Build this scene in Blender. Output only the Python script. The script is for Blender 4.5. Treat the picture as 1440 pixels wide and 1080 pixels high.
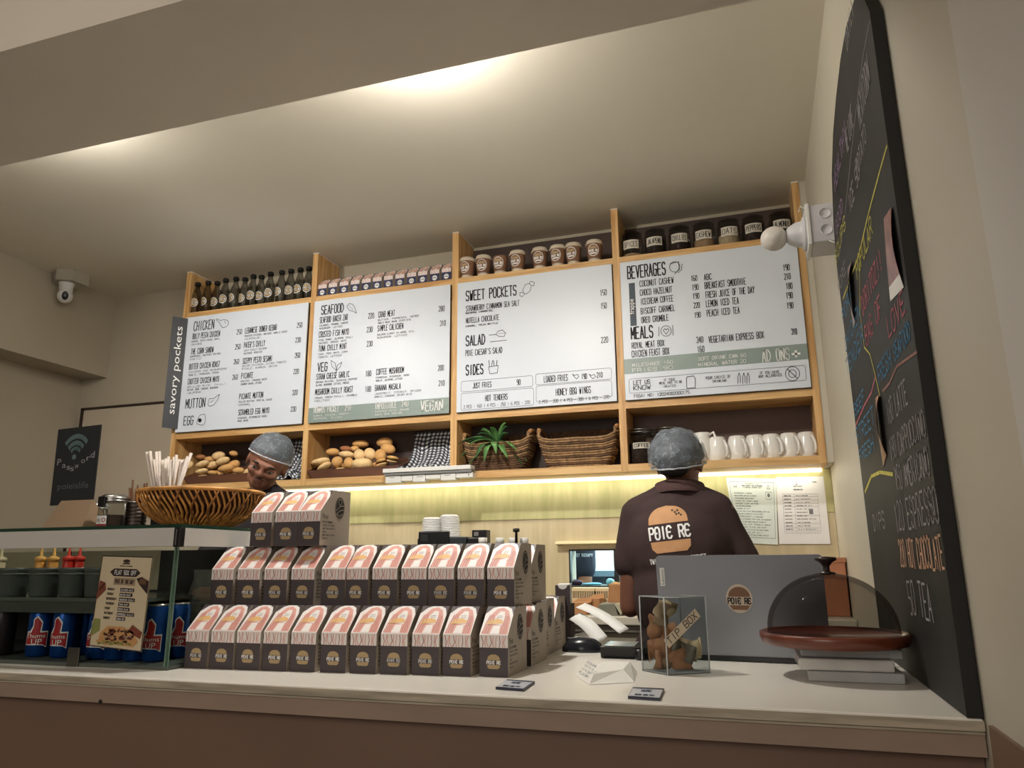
import bpy, bmesh, math, random
import numpy as np
from mathutils import Vector, Matrix, noise
from mathutils.bvhtree import BVHTree
random.seed(7)
PI = math.pi
for o in list(bpy.data.objects): bpy.data.objects.remove(o)
SC = bpy.context.scene
COL = SC.collection

# ------------------------------------------------------------------ camera
FPX, PITCH, ROLL, YAW, CH = 1054.634, 0.232733, -0.007534, 0.311841, 1.25
_F = Vector((-math.sin(YAW)*math.cos(PITCH), math.cos(YAW)*math.cos(PITCH), math.sin(PITCH)))
_R = Vector((math.cos(YAW), math.sin(YAW), 0)); _U = _R.cross(_F)
_R, _U = _R*math.cos(ROLL)+_U*math.sin(ROLL), -_R*math.sin(ROLL)+_U*math.cos(ROLL)
cd = bpy.data.cameras.new('camera'); cam = bpy.data.objects.new('camera', cd); COL.objects.link(cam)
cd.sensor_width = 36; cd.lens = FPX/1440*36; cd.clip_start = 0.05
cam.matrix_world = Matrix(((_R.x, _U.x, -_F.x, 0), (_R.y, _U.y, -_F.y, 0), (_R.z, _U.z, -_F.z, CH), (0, 0, 0, 1)))
SC.camera = cam
# ------------------------------------------------------------------ light and exposure
SC.view_settings.view_transform = 'Standard'; SC.view_settings.look = 'None'
SC.view_settings.gamma = 1; SC.view_settings.use_curve_mapping = False
SC.view_settings.exposure = 0.0
W = bpy.data.worlds.new('world'); SC.world = W; W.use_nodes = True
W.node_tree.nodes['Background'].inputs[0].default_value = (0.95, 0.89, 0.82, 1)
W.node_tree.nodes['Background'].inputs[1].default_value = 0.16
def lamp(kind, name, loc, energy, col=(1, .9, .76), size=.05, target=None, spot=None, blend=.5, sy=None):
    l = bpy.data.lights.new(name, kind); l.energy = energy; l.color = col
    if kind == 'AREA':
        l.size = size
        if sy: l.shape = 'RECTANGLE'; l.size_y = sy
    else: l.shadow_soft_size = size
    if kind == 'SPOT': l.spot_size = spot; l.spot_blend = blend
    o = bpy.data.objects.new(name, l); COL.objects.link(o); o.location = loc
    if target is not None:
        o.rotation_euler = (Vector(target)-Vector(loc)).to_track_quat('-Z', 'Y').to_euler()
    return o
LAMPS = [(-2.15, 1.66, 2.62), (-0.85, 1.66, 2.62)]
KEY = (1, .955, .895)
lamp('POINT', 'ceiling_bulb_light', LAMPS[0], 6, KEY, size=.03)
lamp('POINT', 'ceiling_bulb_light', LAMPS[1], 16, KEY, size=.03)
lamp('SPOT', 'track_spot_light', (-2.15, 1.66, 2.56), 42, KEY, .04, target=(-2.2, 3.0, 1.65), spot=1.9, blend=.9)
lamp('SPOT', 'track_spot_light', (-0.85, 1.66, 2.56), 66, KEY, .03, target=(-0.85, 2.4, 1.1), spot=2.2, blend=1)
lamp('AREA', 'dining_side_fill', (-1.2, -1.6, 2.3), 33, (1, .90, .82), 1.6, target=(-1.2, 1.2, 1.2))  # unseen soft fill added on the dining side to lift front faces
lamp('POINT', 'back_room_light', (-0.3, 4.5, 2.2), 170, (.86, .93, 1), .1)

def at(px, py, x=None, y=None, z=None):
    v = _F + _R*((px-720)/FPX) - _U*((py-540)/FPX)
    t = x/v.x if x is not None else (y/v.y if y is not None else (z-CH)/v.z)
    return Vector((v.x*t, v.y*t, CH+v.z*t))

# ------------------------------------------------------------------ materials
def lin(c): return tuple((x/255/12.92 if x/255 <= .04045 else ((x/255+.055)/1.055)**2.4) for x in c)
MC = {}
def mat(name, c, rough=.6, metal=0, var=.06, scale=8, bump=0, bscale=60, spec=.5, trans=0, ior=1.45, coat=0, emit=None, estr=0, alpha=1, stretch=None):
    if name in MC: return MC[name]
    m = bpy.data.materials.new(name); m.use_nodes = True; MC[name] = m
    nt = m.node_tree; b = nt.nodes['Principled BSDF']
    c = lin(c)
    tc = nt.nodes.new('ShaderNodeTexCoord'); mp = nt.nodes.new('ShaderNodeMapping')
    nt.links.new(tc.outputs['Object'], mp.inputs[0])
    if stretch: mp.inputs['Scale'].default_value = stretch
    nz = nt.nodes.new('ShaderNodeTexNoise'); nz.inputs['Scale'].default_value = scale; nz.inputs['Detail'].default_value = 5
    nt.links.new(mp.outputs[0], nz.inputs[0])
    rp = nt.nodes.new('ShaderNodeValToRGB')
    rp.color_ramp.elements[0].position = .3; rp.color_ramp.elements[1].position = .7
    rp.color_ramp.elements[0].color = tuple(x*(1-var) for x in c)+(1,)
    rp.color_ramp.elements[1].color = tuple(min(1, x*(1+var)) for x in c)+(1,)
    nt.links.new(nz.outputs[0], rp.inputs[0]); nt.links.new(rp.outputs[0], b.inputs['Base Color'])
    b.inputs['Roughness'].default_value = rough; b.inputs['Metallic'].default_value = metal
    b.inputs['Specular IOR Level'].default_value = spec
    b.inputs['Transmission Weight'].default_value = trans; b.inputs['IOR'].default_value = ior
    b.inputs['Coat Weight'].default_value = coat; b.inputs['Alpha'].default_value = alpha
    if emit: b.inputs['Emission Color'].default_value = lin(emit)+(1,); b.inputs['Emission Strength'].default_value = estr
    if bump:
        n2 = nt.nodes.new('ShaderNodeTexNoise'); n2.inputs['Scale'].default_value = bscale; n2.inputs['Detail'].default_value = 4
        nt.links.new(mp.outputs[0], n2.inputs[0])
        bp = nt.nodes.new('ShaderNodeBump'); bp.inputs['Strength'].default_value = bump; bp.inputs['Distance'].default_value = .004
        nt.links.new(n2.outputs[0], bp.inputs['Height']); nt.links.new(bp.outputs[0], b.inputs['Normal'])
    return m
def wood(name, c1, c2, ax=0, rough=.5, sc=6, coat=0):
    m = bpy.data.materials.new(name); m.use_nodes = True; nt = m.node_tree; b = nt.nodes['Principled BSDF']; MC[name] = m
    tc = nt.nodes.new('ShaderNodeTexCoord'); mp = nt.nodes.new('ShaderNodeMapping'); nt.links.new(tc.outputs['Object'], mp.inputs[0])
    s = [sc*6, sc*6, sc*6]; s[ax] = sc*.5; mp.inputs['Scale'].default_value = s
    nz = nt.nodes.new('ShaderNodeTexNoise'); nz.inputs['Scale'].default_value = 1.0; nz.inputs['Detail'].default_value = 6; nz.inputs['Distortion'].default_value = .6
    nt.links.new(mp.outputs[0], nz.inputs[0])
    rp = nt.nodes.new('ShaderNodeValToRGB'); rp.color_ramp.elements[0].position = .34; rp.color_ramp.elements[1].position = .62
    rp.color_ramp.elements[0].color = lin(c1)+(1,); rp.color_ramp.elements[1].color = lin(c2)+(1,)
    nt.links.new(nz.outputs[0], rp.inputs[0]); nt.links.new(rp.outputs[0], b.inputs['Base Color'])
    b.inputs['Roughness'].default_value = rough; b.inputs['Coat Weight'].default_value = coat
    return m
def glass(name, tint=(235, 245, 240), gloss=.12, rough=.03):
    if name in MC: return MC[name]
    m = bpy.data.materials.new(name); m.use_nodes = True; nt = m.node_tree; MC[name] = m
    nt.nodes.remove(nt.nodes['Principled BSDF']); out = nt.nodes['Material Output']
    t = nt.nodes.new('ShaderNodeBsdfTransparent'); t.inputs[0].default_value = lin(tint)+(1,)
    g = nt.nodes.new('ShaderNodeBsdfGlossy'); g.inputs['Roughness'].default_value = rough
    lw = nt.nodes.new('ShaderNodeLayerWeight'); lw.inputs['Blend'].default_value = gloss
    mx = nt.nodes.new('ShaderNodeMixShader'); ml = nt.nodes.new('ShaderNodeMath'); ml.operation = 'MULTIPLY'; ml.inputs[1].default_value = .42; nt.links.new(lw.outputs['Fresnel'], ml.inputs[0]); nt.links.new(ml.outputs[0], mx.inputs[0])
    nt.links.new(t.outputs[0], mx.inputs[1]); nt.links.new(g.outputs[0], mx.inputs[2]); nt.links.new(mx.outputs[0], out.inputs[0])
    return m
def checks(name, c1, c2, scale):
    m = bpy.data.materials.new(name); m.use_nodes = True; nt = m.node_tree; b = nt.nodes['Principled BSDF']; MC[name] = m
    uv = nt.nodes.new('ShaderNodeUVMap'); uv.uv_map = 'UVMap'
    sx = nt.nodes.new('ShaderNodeSeparateXYZ'); nt.links.new(uv.outputs[0], sx.inputs[0])
    outs = []
    for k in 'XY':
        a = nt.nodes.new('ShaderNodeMath'); a.operation = 'MULTIPLY'; a.inputs[1].default_value = scale; nt.links.new(sx.outputs[k], a.inputs[0])
        f = nt.nodes.new('ShaderNodeMath'); f.operation = 'FRACT'; nt.links.new(a.outputs[0], f.inputs[0])
        g = nt.nodes.new('ShaderNodeMath'); g.operation = 'GREATER_THAN'; g.inputs[1].default_value = .5; nt.links.new(f.outputs[0], g.inputs[0]); outs.append(g)
    s = nt.nodes.new('ShaderNodeMath'); s.operation = 'ADD'; nt.links.new(outs[0].outputs[0], s.inputs[0]); nt.links.new(outs[1].outputs[0], s.inputs[1])
    h = nt.nodes.new('ShaderNodeMath'); h.operation = 'MULTIPLY'; h.inputs[1].default_value = .5; nt.links.new(s.outputs[0], h.inputs[0])
    rp = nt.nodes.new('ShaderNodeValToRGB'); rp.color_ramp.interpolation = 'CONSTANT'
    rp.color_ramp.elements[0].color = lin(c1)+(1,); rp.color_ramp.elements[1].position = .8; rp.color_ramp.elements[1].color = lin(c2)+(1,)
    e = rp.color_ramp.elements.new(.3); e.color = lin(tuple((p+q)/2.6 for p, q in zip(c1, c2)))+(1,)
    nt.links.new(h.outputs[0], rp.inputs[0]); nt.links.new(rp.outputs[0], b.inputs['Base Color']); b.inputs['Roughness'].default_value = .85
    return m
def netmat():
    m = bpy.data.materials.new('hairnet'); m.use_nodes = True; nt = m.node_tree; b = nt.nodes['Principled BSDF']; MC['hairnet'] = m
    tc = nt.nodes.new('ShaderNodeTexCoord'); nz = nt.nodes.new('ShaderNodeTexNoise'); nz.inputs['Scale'].default_value = 60; nz.inputs['Detail'].default_value = 7; nz.inputs['Distortion'].default_value = .9
    nt.links.new(tc.outputs['Object'], nz.inputs[0])
    rp = nt.nodes.new('ShaderNodeValToRGB'); rp.color_ramp.elements[0].position = .42; rp.color_ramp.elements[0].color = (.26,)*3+(1,)
    rp.color_ramp.elements[1].position = .66; rp.color_ramp.elements[1].color = (.50,)*3+(1,)
    nt.links.new(nz.outputs[0], rp.inputs[0]); nt.links.new(rp.outputs[0], b.inputs['Alpha'])
    b.inputs['Base Color'].default_value = lin((158, 168, 178))+(1,); b.inputs['Roughness'].default_value = .5
    bp = nt.nodes.new('ShaderNodeBump'); bp.inputs['Distance'].default_value = .004; nt.links.new(nz.outputs[0], bp.inputs['Height']); nt.links.new(bp.outputs[0], b.inputs['Normal'])
    return m
def ribbed(name, c, c2, freq):
    m = bpy.data.materials.new(name); m.use_nodes = True; nt = m.node_tree; b = nt.nodes['Principled BSDF']; MC[name] = m
    tc = nt.nodes.new('ShaderNodeTexCoord'); wv = nt.nodes.new('ShaderNodeTexWave'); wv.bands_direction = 'X'; wv.inputs['Scale'].default_value = freq
    wv.inputs['Distortion'].default_value = .35; wv.inputs['Detail'].default_value = 2
    nt.links.new(tc.outputs['Object'], wv.inputs[0])
    mp = nt.nodes.new('ShaderNodeMapping'); mp.inputs['Scale'].default_value = (9, 1, 1.4); nt.links.new(tc.outputs['Object'], mp.inputs[0])
    nz = nt.nodes.new('ShaderNodeTexNoise'); nz.inputs['Scale'].default_value = 3; nz.inputs['Detail'].default_value = 5; nt.links.new(mp.outputs[0], nz.inputs[0])
    rp = nt.nodes.new('ShaderNodeValToRGB'); rp.color_ramp.elements[0].position = .3; rp.color_ramp.elements[1].position = .7
    rp.color_ramp.elements[0].color = lin(c2)+(1,); rp.color_ramp.elements[1].color = lin(c)+(1,)
    nt.links.new(nz.outputs[0], rp.inputs[0]); nt.links.new(rp.outputs[0], b.inputs['Base Color']); b.inputs['Roughness'].default_value = .42
    bp = nt.nodes.new('ShaderNodeBump'); bp.inputs['Distance'].default_value = .0015; bp.inputs['Strength'].default_value = .22
    nt.links.new(wv.outputs[0], bp.inputs['Height']); nt.links.new(bp.outputs[0], b.inputs['Normal'])
    return m

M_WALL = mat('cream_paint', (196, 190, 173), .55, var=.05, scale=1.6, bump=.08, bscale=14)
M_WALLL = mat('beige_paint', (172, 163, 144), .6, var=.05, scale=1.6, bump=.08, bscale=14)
M_CEIL = mat('ceiling_paint', (226, 220, 204), .8, var=.04, scale=1.2, bump=.06, bscale=10)
M_BEAM = mat('beam_paint', (232, 224, 210), .8, var=.04, scale=1.5, bump=.06, bscale=10)
M_PILL = mat('pillar_paint', (206, 203, 196), .7, var=.03, scale=2)
M_DADO = mat('brown_paint', (122, 98, 80), .5, var=.08, scale=3)
M_FASC = mat('counter_fascia', (158, 138, 122), .5, var=.08, scale=5, stretch=(1, 1, 3))
M_PANEL = mat('counter_panel', (124, 100, 84), .55, var=.08, scale=3)
M_TOP = mat('white_laminate', (226, 222, 212), .28, var=.04, scale=3)
M_EDGE = mat('worn_edge', (176, 166, 146), .6, var=.3, scale=30, stretch=(.3, 1, 3))
M_FLOOR = mat('floor_tile', (120, 106, 92), .4, var=.1, scale=2)
M_PINEX = wood('pine_x', (190, 142, 84), (222, 184, 126), 0)
M_PINEZ = wood('pine_z', (186, 138, 80), (220, 180, 122), 2)
M_SHBACK = mat('dark_brown_board', (66, 52, 46), .6, var=.08)
M_SHBACK2 = mat('mauve_brown_board', (104, 84, 76), .6, var=.05)
M_WHITE = mat('white_panel', (216, 224, 234), .38, var=.01, scale=2)
M_INK = mat('black_ink', (26, 26, 30), .6, var=.02)
M_SAGE = mat('sage_band', (134, 150, 145), .4, var=.02)
M_SLATE = mat('slate_blue', (52, 66, 78), .5, var=.02)
M_WINK = mat('white_ink', (238, 238, 236), .5, var=.02)
M_BLACK = mat('black_plastic', (20, 21, 23), .35, var=.05)
M_MATTE = mat('matte_black', (26, 26, 27), .7, var=.1)
M_WPLAS = mat('white_plastic', (222, 222, 218), .35, var=.02)
M_PAPER = mat('white_paper', (236, 236, 232), .8, var=.02)
M_KRAFT = mat('kraft_card', (168, 122, 82), .85, var=.07, scale=25)
M_GREY = mat('grey_print', (120, 122, 124), .6, var=.03)
M_STEEL = mat('brushed_steel', (190, 190, 188), .28, 1, var=.03)

# ------------------------------------------------------------------ mesh building
def wm(o):
    m = o.matrix_basis.copy()
    while o.parent: o = o.parent; m = o.matrix_basis @ m
    return m
def tagp(o, label=None, cat=None, group=None, kind=None):
    if label: o['label'] = label
    if cat: o['category'] = cat
    if group: o['group'] = group
    if kind: o['kind'] = kind
    return o
def thing(name, label, cat, loc=(0, 0, 0), rz=0, group=None):
    o = bpy.data.objects.new(name, None); COL.objects.link(o); o.empty_display_size = .05
    o.location = loc; o.rotation_euler = (0, 0, rz)
    o.matrix_basis = Matrix.Translation(loc) @ Matrix.Rotation(rz, 4, 'Z')
    return tagp(o, label, cat, group)
def mvt(o, loc, rz=0, tilt=None):
    m = Matrix.Translation(loc) @ Matrix.Rotation(rz, 4, 'Z')
    if tilt is not None: m = m @ tilt
    o.matrix_basis = m
def dup(root, loc, rz=0, label=None, group=None, tilt=None):
    r = root.copy(); COL.objects.link(r); mvt(r, loc, rz, tilt)
    if label: r['label'] = label
    if group: r['group'] = group
    for ch in root.children:
        c = ch.copy(); COL.objects.link(c); c.parent = r
        for g in ch.children:
            d = g.copy(); COL.objects.link(d); d.parent = c
    return r
class MB:
    def __init__(s): s.v = []; s.f = []; s.mi = []; s.sm = []; s.uv = None
    def add(s, vs, fs, mi=0, sm=False, M=None):
        b = len(s.v)
        s.v += [tuple(M @ Vector(v)) if M is not None else tuple(v) for v in vs]
        for f in fs: s.f.append([b+i for i in f]); s.mi.append(mi); s.sm.append(sm)
        return s
    def box(s, a, b, mi=0, M=None, bev=0):
        x0, y0, z0 = a; x1, y1, z1 = b
        if bev:
            bm = bmesh.new(); bmesh.ops.create_cube(bm, size=1)
            for v in bm.verts: v.co = Vector(((x0+x1)/2+v.co.x*(x1-x0), (y0+y1)/2+v.co.y*(y1-y0), (z0+z1)/2+v.co.z*(z1-z0)))
            bmesh.ops.bevel(bm, geom=bm.edges[:], offset=bev, segments=2, affect='EDGES', profile=.5)
            bm.verts.index_update()
            s.add([v.co[:] for v in bm.verts], [[v.index for v in f.verts] for f in bm.faces], mi, False, M); bm.free(); return s
        return s.add([(x0, y0, z0), (x1, y0, z0), (x1, y1, z0), (x0, y1, z0), (x0, y0, z1), (x1, y0, z1), (x1, y1, z1), (x0, y1, z1)],
                     [(0, 3, 2, 1), (4, 5, 6, 7), (0, 1, 5, 4), (1, 2, 6, 5), (2, 3, 7, 6), (3, 0, 4, 7)], mi, False, M)
    def prism(s, pts, ax, a, b, mi=0, M=None, sm=False):
        # pts 2d polygon in the plane across axis ax ('x': (y,z), 'y': (x,z), 'z': (x,y)), between a and b
        def mk(p, t): return {'x': (t, p[0], p[1]), 'y': (p[0], t, p[1]), 'z': (p[0], p[1], t)}[ax]
        n = len(pts); vs = [mk(p, a) for p in pts]+[mk(p, b) for p in pts]
        fs = [list(range(n))[::-1], list(range(n, 2*n))]
        s.add(vs, fs, mi, False, M)
        base = len(s.v)-2*n
        for i in range(n):
            j = (i+1) % n; s.f.append([base+i, base+j, base+n+j, base+n+i]); s.mi.append(mi); s.sm.append(sm)
        return s
    def lathe(s, prof, seg=20, mi=0, M=None, sm=True, cap=True, sx=1, sy=1, a0=0, a1=2*PI):
        n = len(prof); vs = []; full = abs(a1-a0-2*PI) < 1e-6; k = seg if full else seg+1
        for i in range(k):
            a = a0+(a1-a0)*i/seg
            for r, z in prof: vs.append((r*math.cos(a)*sx, r*math.sin(a)*sy, z))
        fs = []
        for i in range(seg):
            j = (i+1) % k
            for t in range(n-1):
                fs.append((i*n+t, j*n+t, j*n+t+1, i*n+t+1))
        s.add(vs, fs, mi, sm, M)
        b = len(s.v)-len(vs)
        if cap and full:
            if prof[0][0] > 1e-5: s.f.append([b+i*n for i in range(k)][::-1]); s.mi.append(mi); s.sm.append(False)
            if prof[-1][0] > 1e-5: s.f.append([b+i*n+n-1 for i in range(k)]); s.mi.append(mi); s.sm.append(False)
        return s
    def tube(s, pts, r, seg=8, mi=0, M=None, closed=False, sm=True):
        pts = [Vector(p) for p in pts]; n = len(pts); rs = r if isinstance(r, (list, tuple)) else [r]*n
        vs = []; up = None
        for i in range(n):
            d = (pts[(i+1) % n]-pts[i-1]) if closed else (pts[min(i+1, n-1)]-pts[max(i-1, 0)])
            d.normalize()
            if up is None: up = d.orthogonal().normalized()
            else:
                up = (up-d*up.dot(d)); up = up.normalized() if up.length > 1e-6 else d.orthogonal().normalized()
            w = d.cross(up)
            for k in range(seg):
                a = 2*PI*k/seg; vs.append(pts[i]+(up*math.cos(a)+w*math.sin(a))*rs[i])
        fs = []
        for i in range(n if closed else n-1):
            j = (i+1) % n
            for k in range(seg): l = (k+1) % seg; fs.append((i*seg+k, i*seg+l, j*seg+l, j*seg+k))
        s.add(vs, fs, mi, sm, M); b = len(s.v)-len(vs)
        if not closed:
            s.f += [[b+k for k in range(seg)][::-1], [b+(n-1)*seg+k for k in range(seg)]]; s.mi += [mi, mi]; s.sm += [False, False]
        return s
    def ball(s, c, r, mi=0, seg=16, rings=10, M=None, nz=0, nf=10):
        if not isinstance(r, (tuple, list)): r = (r, r, r)
        vs = []; fs = []
        for i in range(rings+1):
            t = PI*i/rings
            for k in range(seg):
                a = 2*PI*k/seg; u = Vector((math.sin(t)*math.cos(a), math.sin(t)*math.sin(a), math.cos(t)))
                f = 1+nz*noise.noise(Vector((u.x*r[0], u.y*r[1], u.z*r[2]))*nf+Vector(c)*7) if nz else 1
                vs.append((c[0]+u.x*r[0]*f, c[1]+u.y*r[1]*f, c[2]+u.z*r[2]*f))
        for i in range(rings):
            for k in range(seg):
                l = (k+1) % seg; fs.append((i*seg+k, (i+1)*seg+k, (i+1)*seg+l, i*seg+l))
        return s.add(vs, fs, mi, True, M)
    # flat print drawn through f(u, v) -> point
    def seg2(s, f, a, b, w, mi=0, maxl=None):
        a = Vector(a); b = Vector(b); d = b-a; L = d.length
        if L < 1e-7: return
        d /= L; n = Vector((-d.y, d.x))*w/2; a = a-d*w*.3; b = b+d*w*.3
        k = 1 if not maxl else max(1, math.ceil(L/maxl))
        vs = []
        for i in range(k+1):
            p = a+(b-a)*i/k; vs += [f(*(p-n)), f(*(p+n))]
        s.add(vs, [(2*i, 2*i+2, 2*i+3, 2*i+1) for i in range(k)], mi)
    def line2(s, f, pts, w, mi=0, closed=False, maxl=None):
        n = len(pts)
        for i in range(n if closed else n-1): s.seg2(f, pts[i], pts[(i+1) % n], w, mi, maxl)
    def fill2(s, f, pts, mi=0, rows=0, cols=4):
        if not rows: return s.add([f(*p) for p in pts], [list(range(len(pts)))], mi)
        v0 = min(p[1] for p in pts)+1e-6; v1 = max(p[1] for p in pts)-1e-6; vs = []
        for i in range(rows+1):
            v = v0+(v1-v0)*i/rows; xs = []
            for k in range(len(pts)):
                (x0, y0), (x1, y1) = pts[k], pts[(k+1) % len(pts)]
                if (y0-v)*(y1-v) <= 0 and abs(y1-y0) > 1e-9: xs.append(x0+(x1-x0)*(v-y0)/(y1-y0))
            a, b = min(xs), max(xs)
            for j in range(cols+1): vs.append(f(a+(b-a)*j/cols, v))
        s.add(vs, [(i*(cols+1)+j, i*(cols+1)+j+1, (i+1)*(cols+1)+j+1, (i+1)*(cols+1)+j) for i in range(rows) for j in range(cols)], mi)
    def build(s, name, mats, parent=None, origin=None, tags=None):
        me = bpy.data.meshes.new(name)
        if parent is not None: inv = wm(parent).inverted(); vs = [inv @ Vector(v) for v in s.v]
        elif origin is not None: oo = Vector(origin); vs = [Vector(v)-oo for v in s.v]
        else: vs = s.v
        me.from_pydata([tuple(v) for v in vs], [], s.f)
        for m in (mats if isinstance(mats, (list, tuple)) else [mats]): me.materials.append(m)
        me.polygons.foreach_set('material_index', s.mi); me.polygons.foreach_set('use_smooth', s.sm)
        if s.uv:
            ul = me.uv_layers.new(name='UVMap')
            for l in me.loops: ul.data[l.index].uv = s.uv[l.vertex_index]
        me.update()
        o = bpy.data.objects.new(name, me); COL.objects.link(o)
        if parent is not None: o.parent = parent
        elif origin is not None: mvt(o, origin)
        if tags: tagp(o, *tags)
        return o
def struct(name, mb, mats, parent=None):
    o = mb.build(name, mats, parent)
    if parent is None: o['kind'] = 'structure'
    return o

# ------------------------------------------------------------------ stroke lettering
GL = {'A': '002640|1232', 'B': '00063645443303|3342413000', 'C': '45361605011031 41'.replace(' ', '')[:12]+'3041', 'D': '00062644422000',
 'E': '46060040|0333', 'F': '460600|0333', 'G': '45361605011030424323', 'H': '0006|4046|0343', 'I': '2026', 'J': '4641301001',
 'K': '0006|460340', 'L': '060040', 'M': '0006224640', 'N': '00064046', 'O': '100105163645413010', 'P': '00063645443303',
 'Q': '100105163645413010|2240', 'R': '00063645443303|2340', 'S': '453616050413334241301001', 'T': '0646|2620', 'U': '060110304146',
 'V': '062046', 'W': '0610243046', 'X': '0046|0640', 'Y': '062346|2320', 'Z': '06460040', '0': '100105163645413010', '1': '152620',
 '2': '051636454400 40'.replace(' ', ''), '3': '051636454433|334241301001', '4': '30360242', '5': '4606033342413010', '6': '36160501103041423303',
 '7': '064610', '8': '13040516364544331302011030414233', '9': '43130405163645413010', "'": '2625', '-': '1333', '+': '0343|2125', '%': '0046|0616150506|4030314140',
 '|': '2026', ',': '2110', '.': '2021', '/': '0046', '!': '2622|2120', 'e': '4536160501103041|0333', '&': '40051626042001 3043'.replace(' ', ''),
 ':': '2122|2425', '$': '453616050413334241301001|2720'}
GP = {k: [[(int(st[i]), int(st[i+1])) for i in range(0, len(st)-1, 2)] for st in v.split('|')] for k, v in GL.items()}
GP['|'] = [[(2, 0), (2, 6)]]
def stext(mb, f, s, u0, v0, width, h, w, mi=0, gap=.45, jit=0, maxl=None, rng=random):
    n = len(s); adv = width/(n+(n-1)*gap)
    for i, ch in enumerate(s):
        g = GP.get(ch) or GP.get(ch.upper())
        if not g: continue
        x0 = u0+i*adv*(1+gap); jy = rng.uniform(-jit, jit)*h
        for st in g: mb.line2(f, [(x0+p[0]/4*adv+rng.uniform(-jit, jit)*adv*.5, v0+jy+p[1]/6*h) for p in st], w, mi, maxl=maxl)
_bc = {}
def btext(mb, f, s, u0, v0, h, mi=0, width=None, center=False):
    if s not in _bc:
        cu = bpy.data.curves.new('t', 'FONT'); cu.body = s; cu.resolution_u = 2; o = bpy.data.objects.new('t', cu); COL.objects.link(o)
        dg = bpy.context.evaluated_depsgraph_get(); me = bpy.data.meshes.new_from_object(o.evaluated_get(dg))
        _bc[s] = ([v.co[:2] for v in me.vertices], [list(p.vertices) for p in me.polygons])
        bpy.data.objects.remove(o); bpy.data.curves.remove(cu)
    vs, fs = _bc[s]; x0 = min(v[0] for v in vs); x1 = max(v[0] for v in vs)
    sc = h/.72; sx = sc if width is None else width/(x1-x0)
    off = -(x1-x0)*sx/2 if center else 0
    mb.add([f(u0+off+(v[0]-x0)*sx, v0+v[1]*sc) for v in vs], fs, mi)
def circ(cx, cy, r, n=18, ry=None, a0=0, a1=2*PI):
    return [(cx+r*math.cos(a0+(a1-a0)*i/n), cy+(ry or r)*math.sin(a0+(a1-a0)*i/n)) for i in range(n+(abs(a1-a0-2*PI) > 1e-6))]
def bun(mb, f, cx, cy, s, tan=0, txt=1, rows=0, tw=None, word='P0Ie Re', maxl=None, band=None):
    # two bun halves and the word between them; s = overall height
    up = [(cx-.45*s, cy+.13*s), (cx+.45*s, cy+.13*s)]+[(cx+.45*s*math.cos(a), cy+.13*s+.37*s*math.sin(a)**.8) for a in [PI*i/12 for i in range(1, 12)]]
    lo = [(cx-.45*s, cy-.17*s), (cx+.45*s, cy-.17*s), (cx+.43*s, cy-.34*s), (cx+.3*s, cy-.42*s), (cx-.3*s, cy-.42*s), (cx-.43*s, cy-.34*s)]
    mb.fill2(f, up, tan, rows); mb.fill2(f, lo[::-1], tan, rows//2)
    if band is not None: mb.fill2(lambda u, v: f(u, v), [(cx-.5*s, cy-.15*s), (cx+.5*s, cy-.15*s), (cx+.5*s, cy+.11*s), (cx-.5*s, cy+.11*s)], band, rows//2)
    stext(mb, f, word, cx-.48*s, cy-.12*s, .96*s, .2*s, tw or .045*s, txt, gap=.35, maxl=maxl)
def plane(o, u, v, n=None, d=.0006):
    o = Vector(o); u = Vector(u).normalized(); v = Vector(v).normalized(); nn = u.cross(v)*d
    return lambda a, b: o+u*a+v*b+nn

# ================================================================== SETTING
XW = .285; YB = 3.2; ZC = 2.745; CT = 1.027
WX0, WX1, WZ0, WZ1 = -.78, -.50, 1.146, 1.297
struct('floor', MB().box((-4.2, -3.5, -.05), (2.2, 6.2, 0)), M_FLOOR)
struct('ceiling', MB().box((-4.2, 1.0, ZC), (XW+.3, YB+.2, ZC+.08)).box((-4.2, -3.5, ZC), (2.2, 1.0, ZC+.08)), M_CEIL)
mb = MB()
mb.box((-3.75, YB, 0), (WX0, YB+.12, ZC)); mb.box((WX1, YB, 0), (XW+.1, YB+.12, ZC))
mb.box((WX0, YB, 0), (WX1, YB+.12, WZ0)); mb.box((WX0, YB, WZ1), (WX1, YB+.12, ZC))
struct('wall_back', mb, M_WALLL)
struct('wall_right', MB().box((XW, .93, 0), (XW+.15, YB, ZC)), M_WALL)
struct('trim_1', MB().box((XW, -3.5, 0), (XW+.15, .93, ZC)).box((XW-.012, .2, 0), (XW, .927, ZC)), M_PILL)
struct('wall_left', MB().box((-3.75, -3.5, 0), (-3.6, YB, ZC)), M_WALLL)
struct('trim_2', MB().box((-3.6, -1, 2.274), (-3.425, YB, ZC)), M_WALLL)         # dropped beam on the left
struct('trim_3', MB().box((-3.425, 1.115, 2.45), (XW, 1.512, ZC)), M_BEAM)        # beam across the room
struct('trim_4', MB().box((XW-.006, -3.5, 0), (XW, 1.262, 1.026)), M_DADO)        # painted dado
struct('trim_5', MB().box((-2.3, YB-.012, 1.43), (XW-.001, YB, 1.598)), ribbed('ribbed_green', (196, 190, 140), (170, 168, 118), 14))
struct('trim_6', MB().box((-2.3, YB-.008, 1.30), (XW-.001, YB, 1.43)).box((-2.3, YB-.008, 1.06), (WX0, YB, 1.30)).box((WX1, YB-.008, 1.06), (XW-.001, YB, 1.30)),
       ribbed('ribbed_beige', (206, 192, 158), (190, 176, 140), 14))
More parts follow.
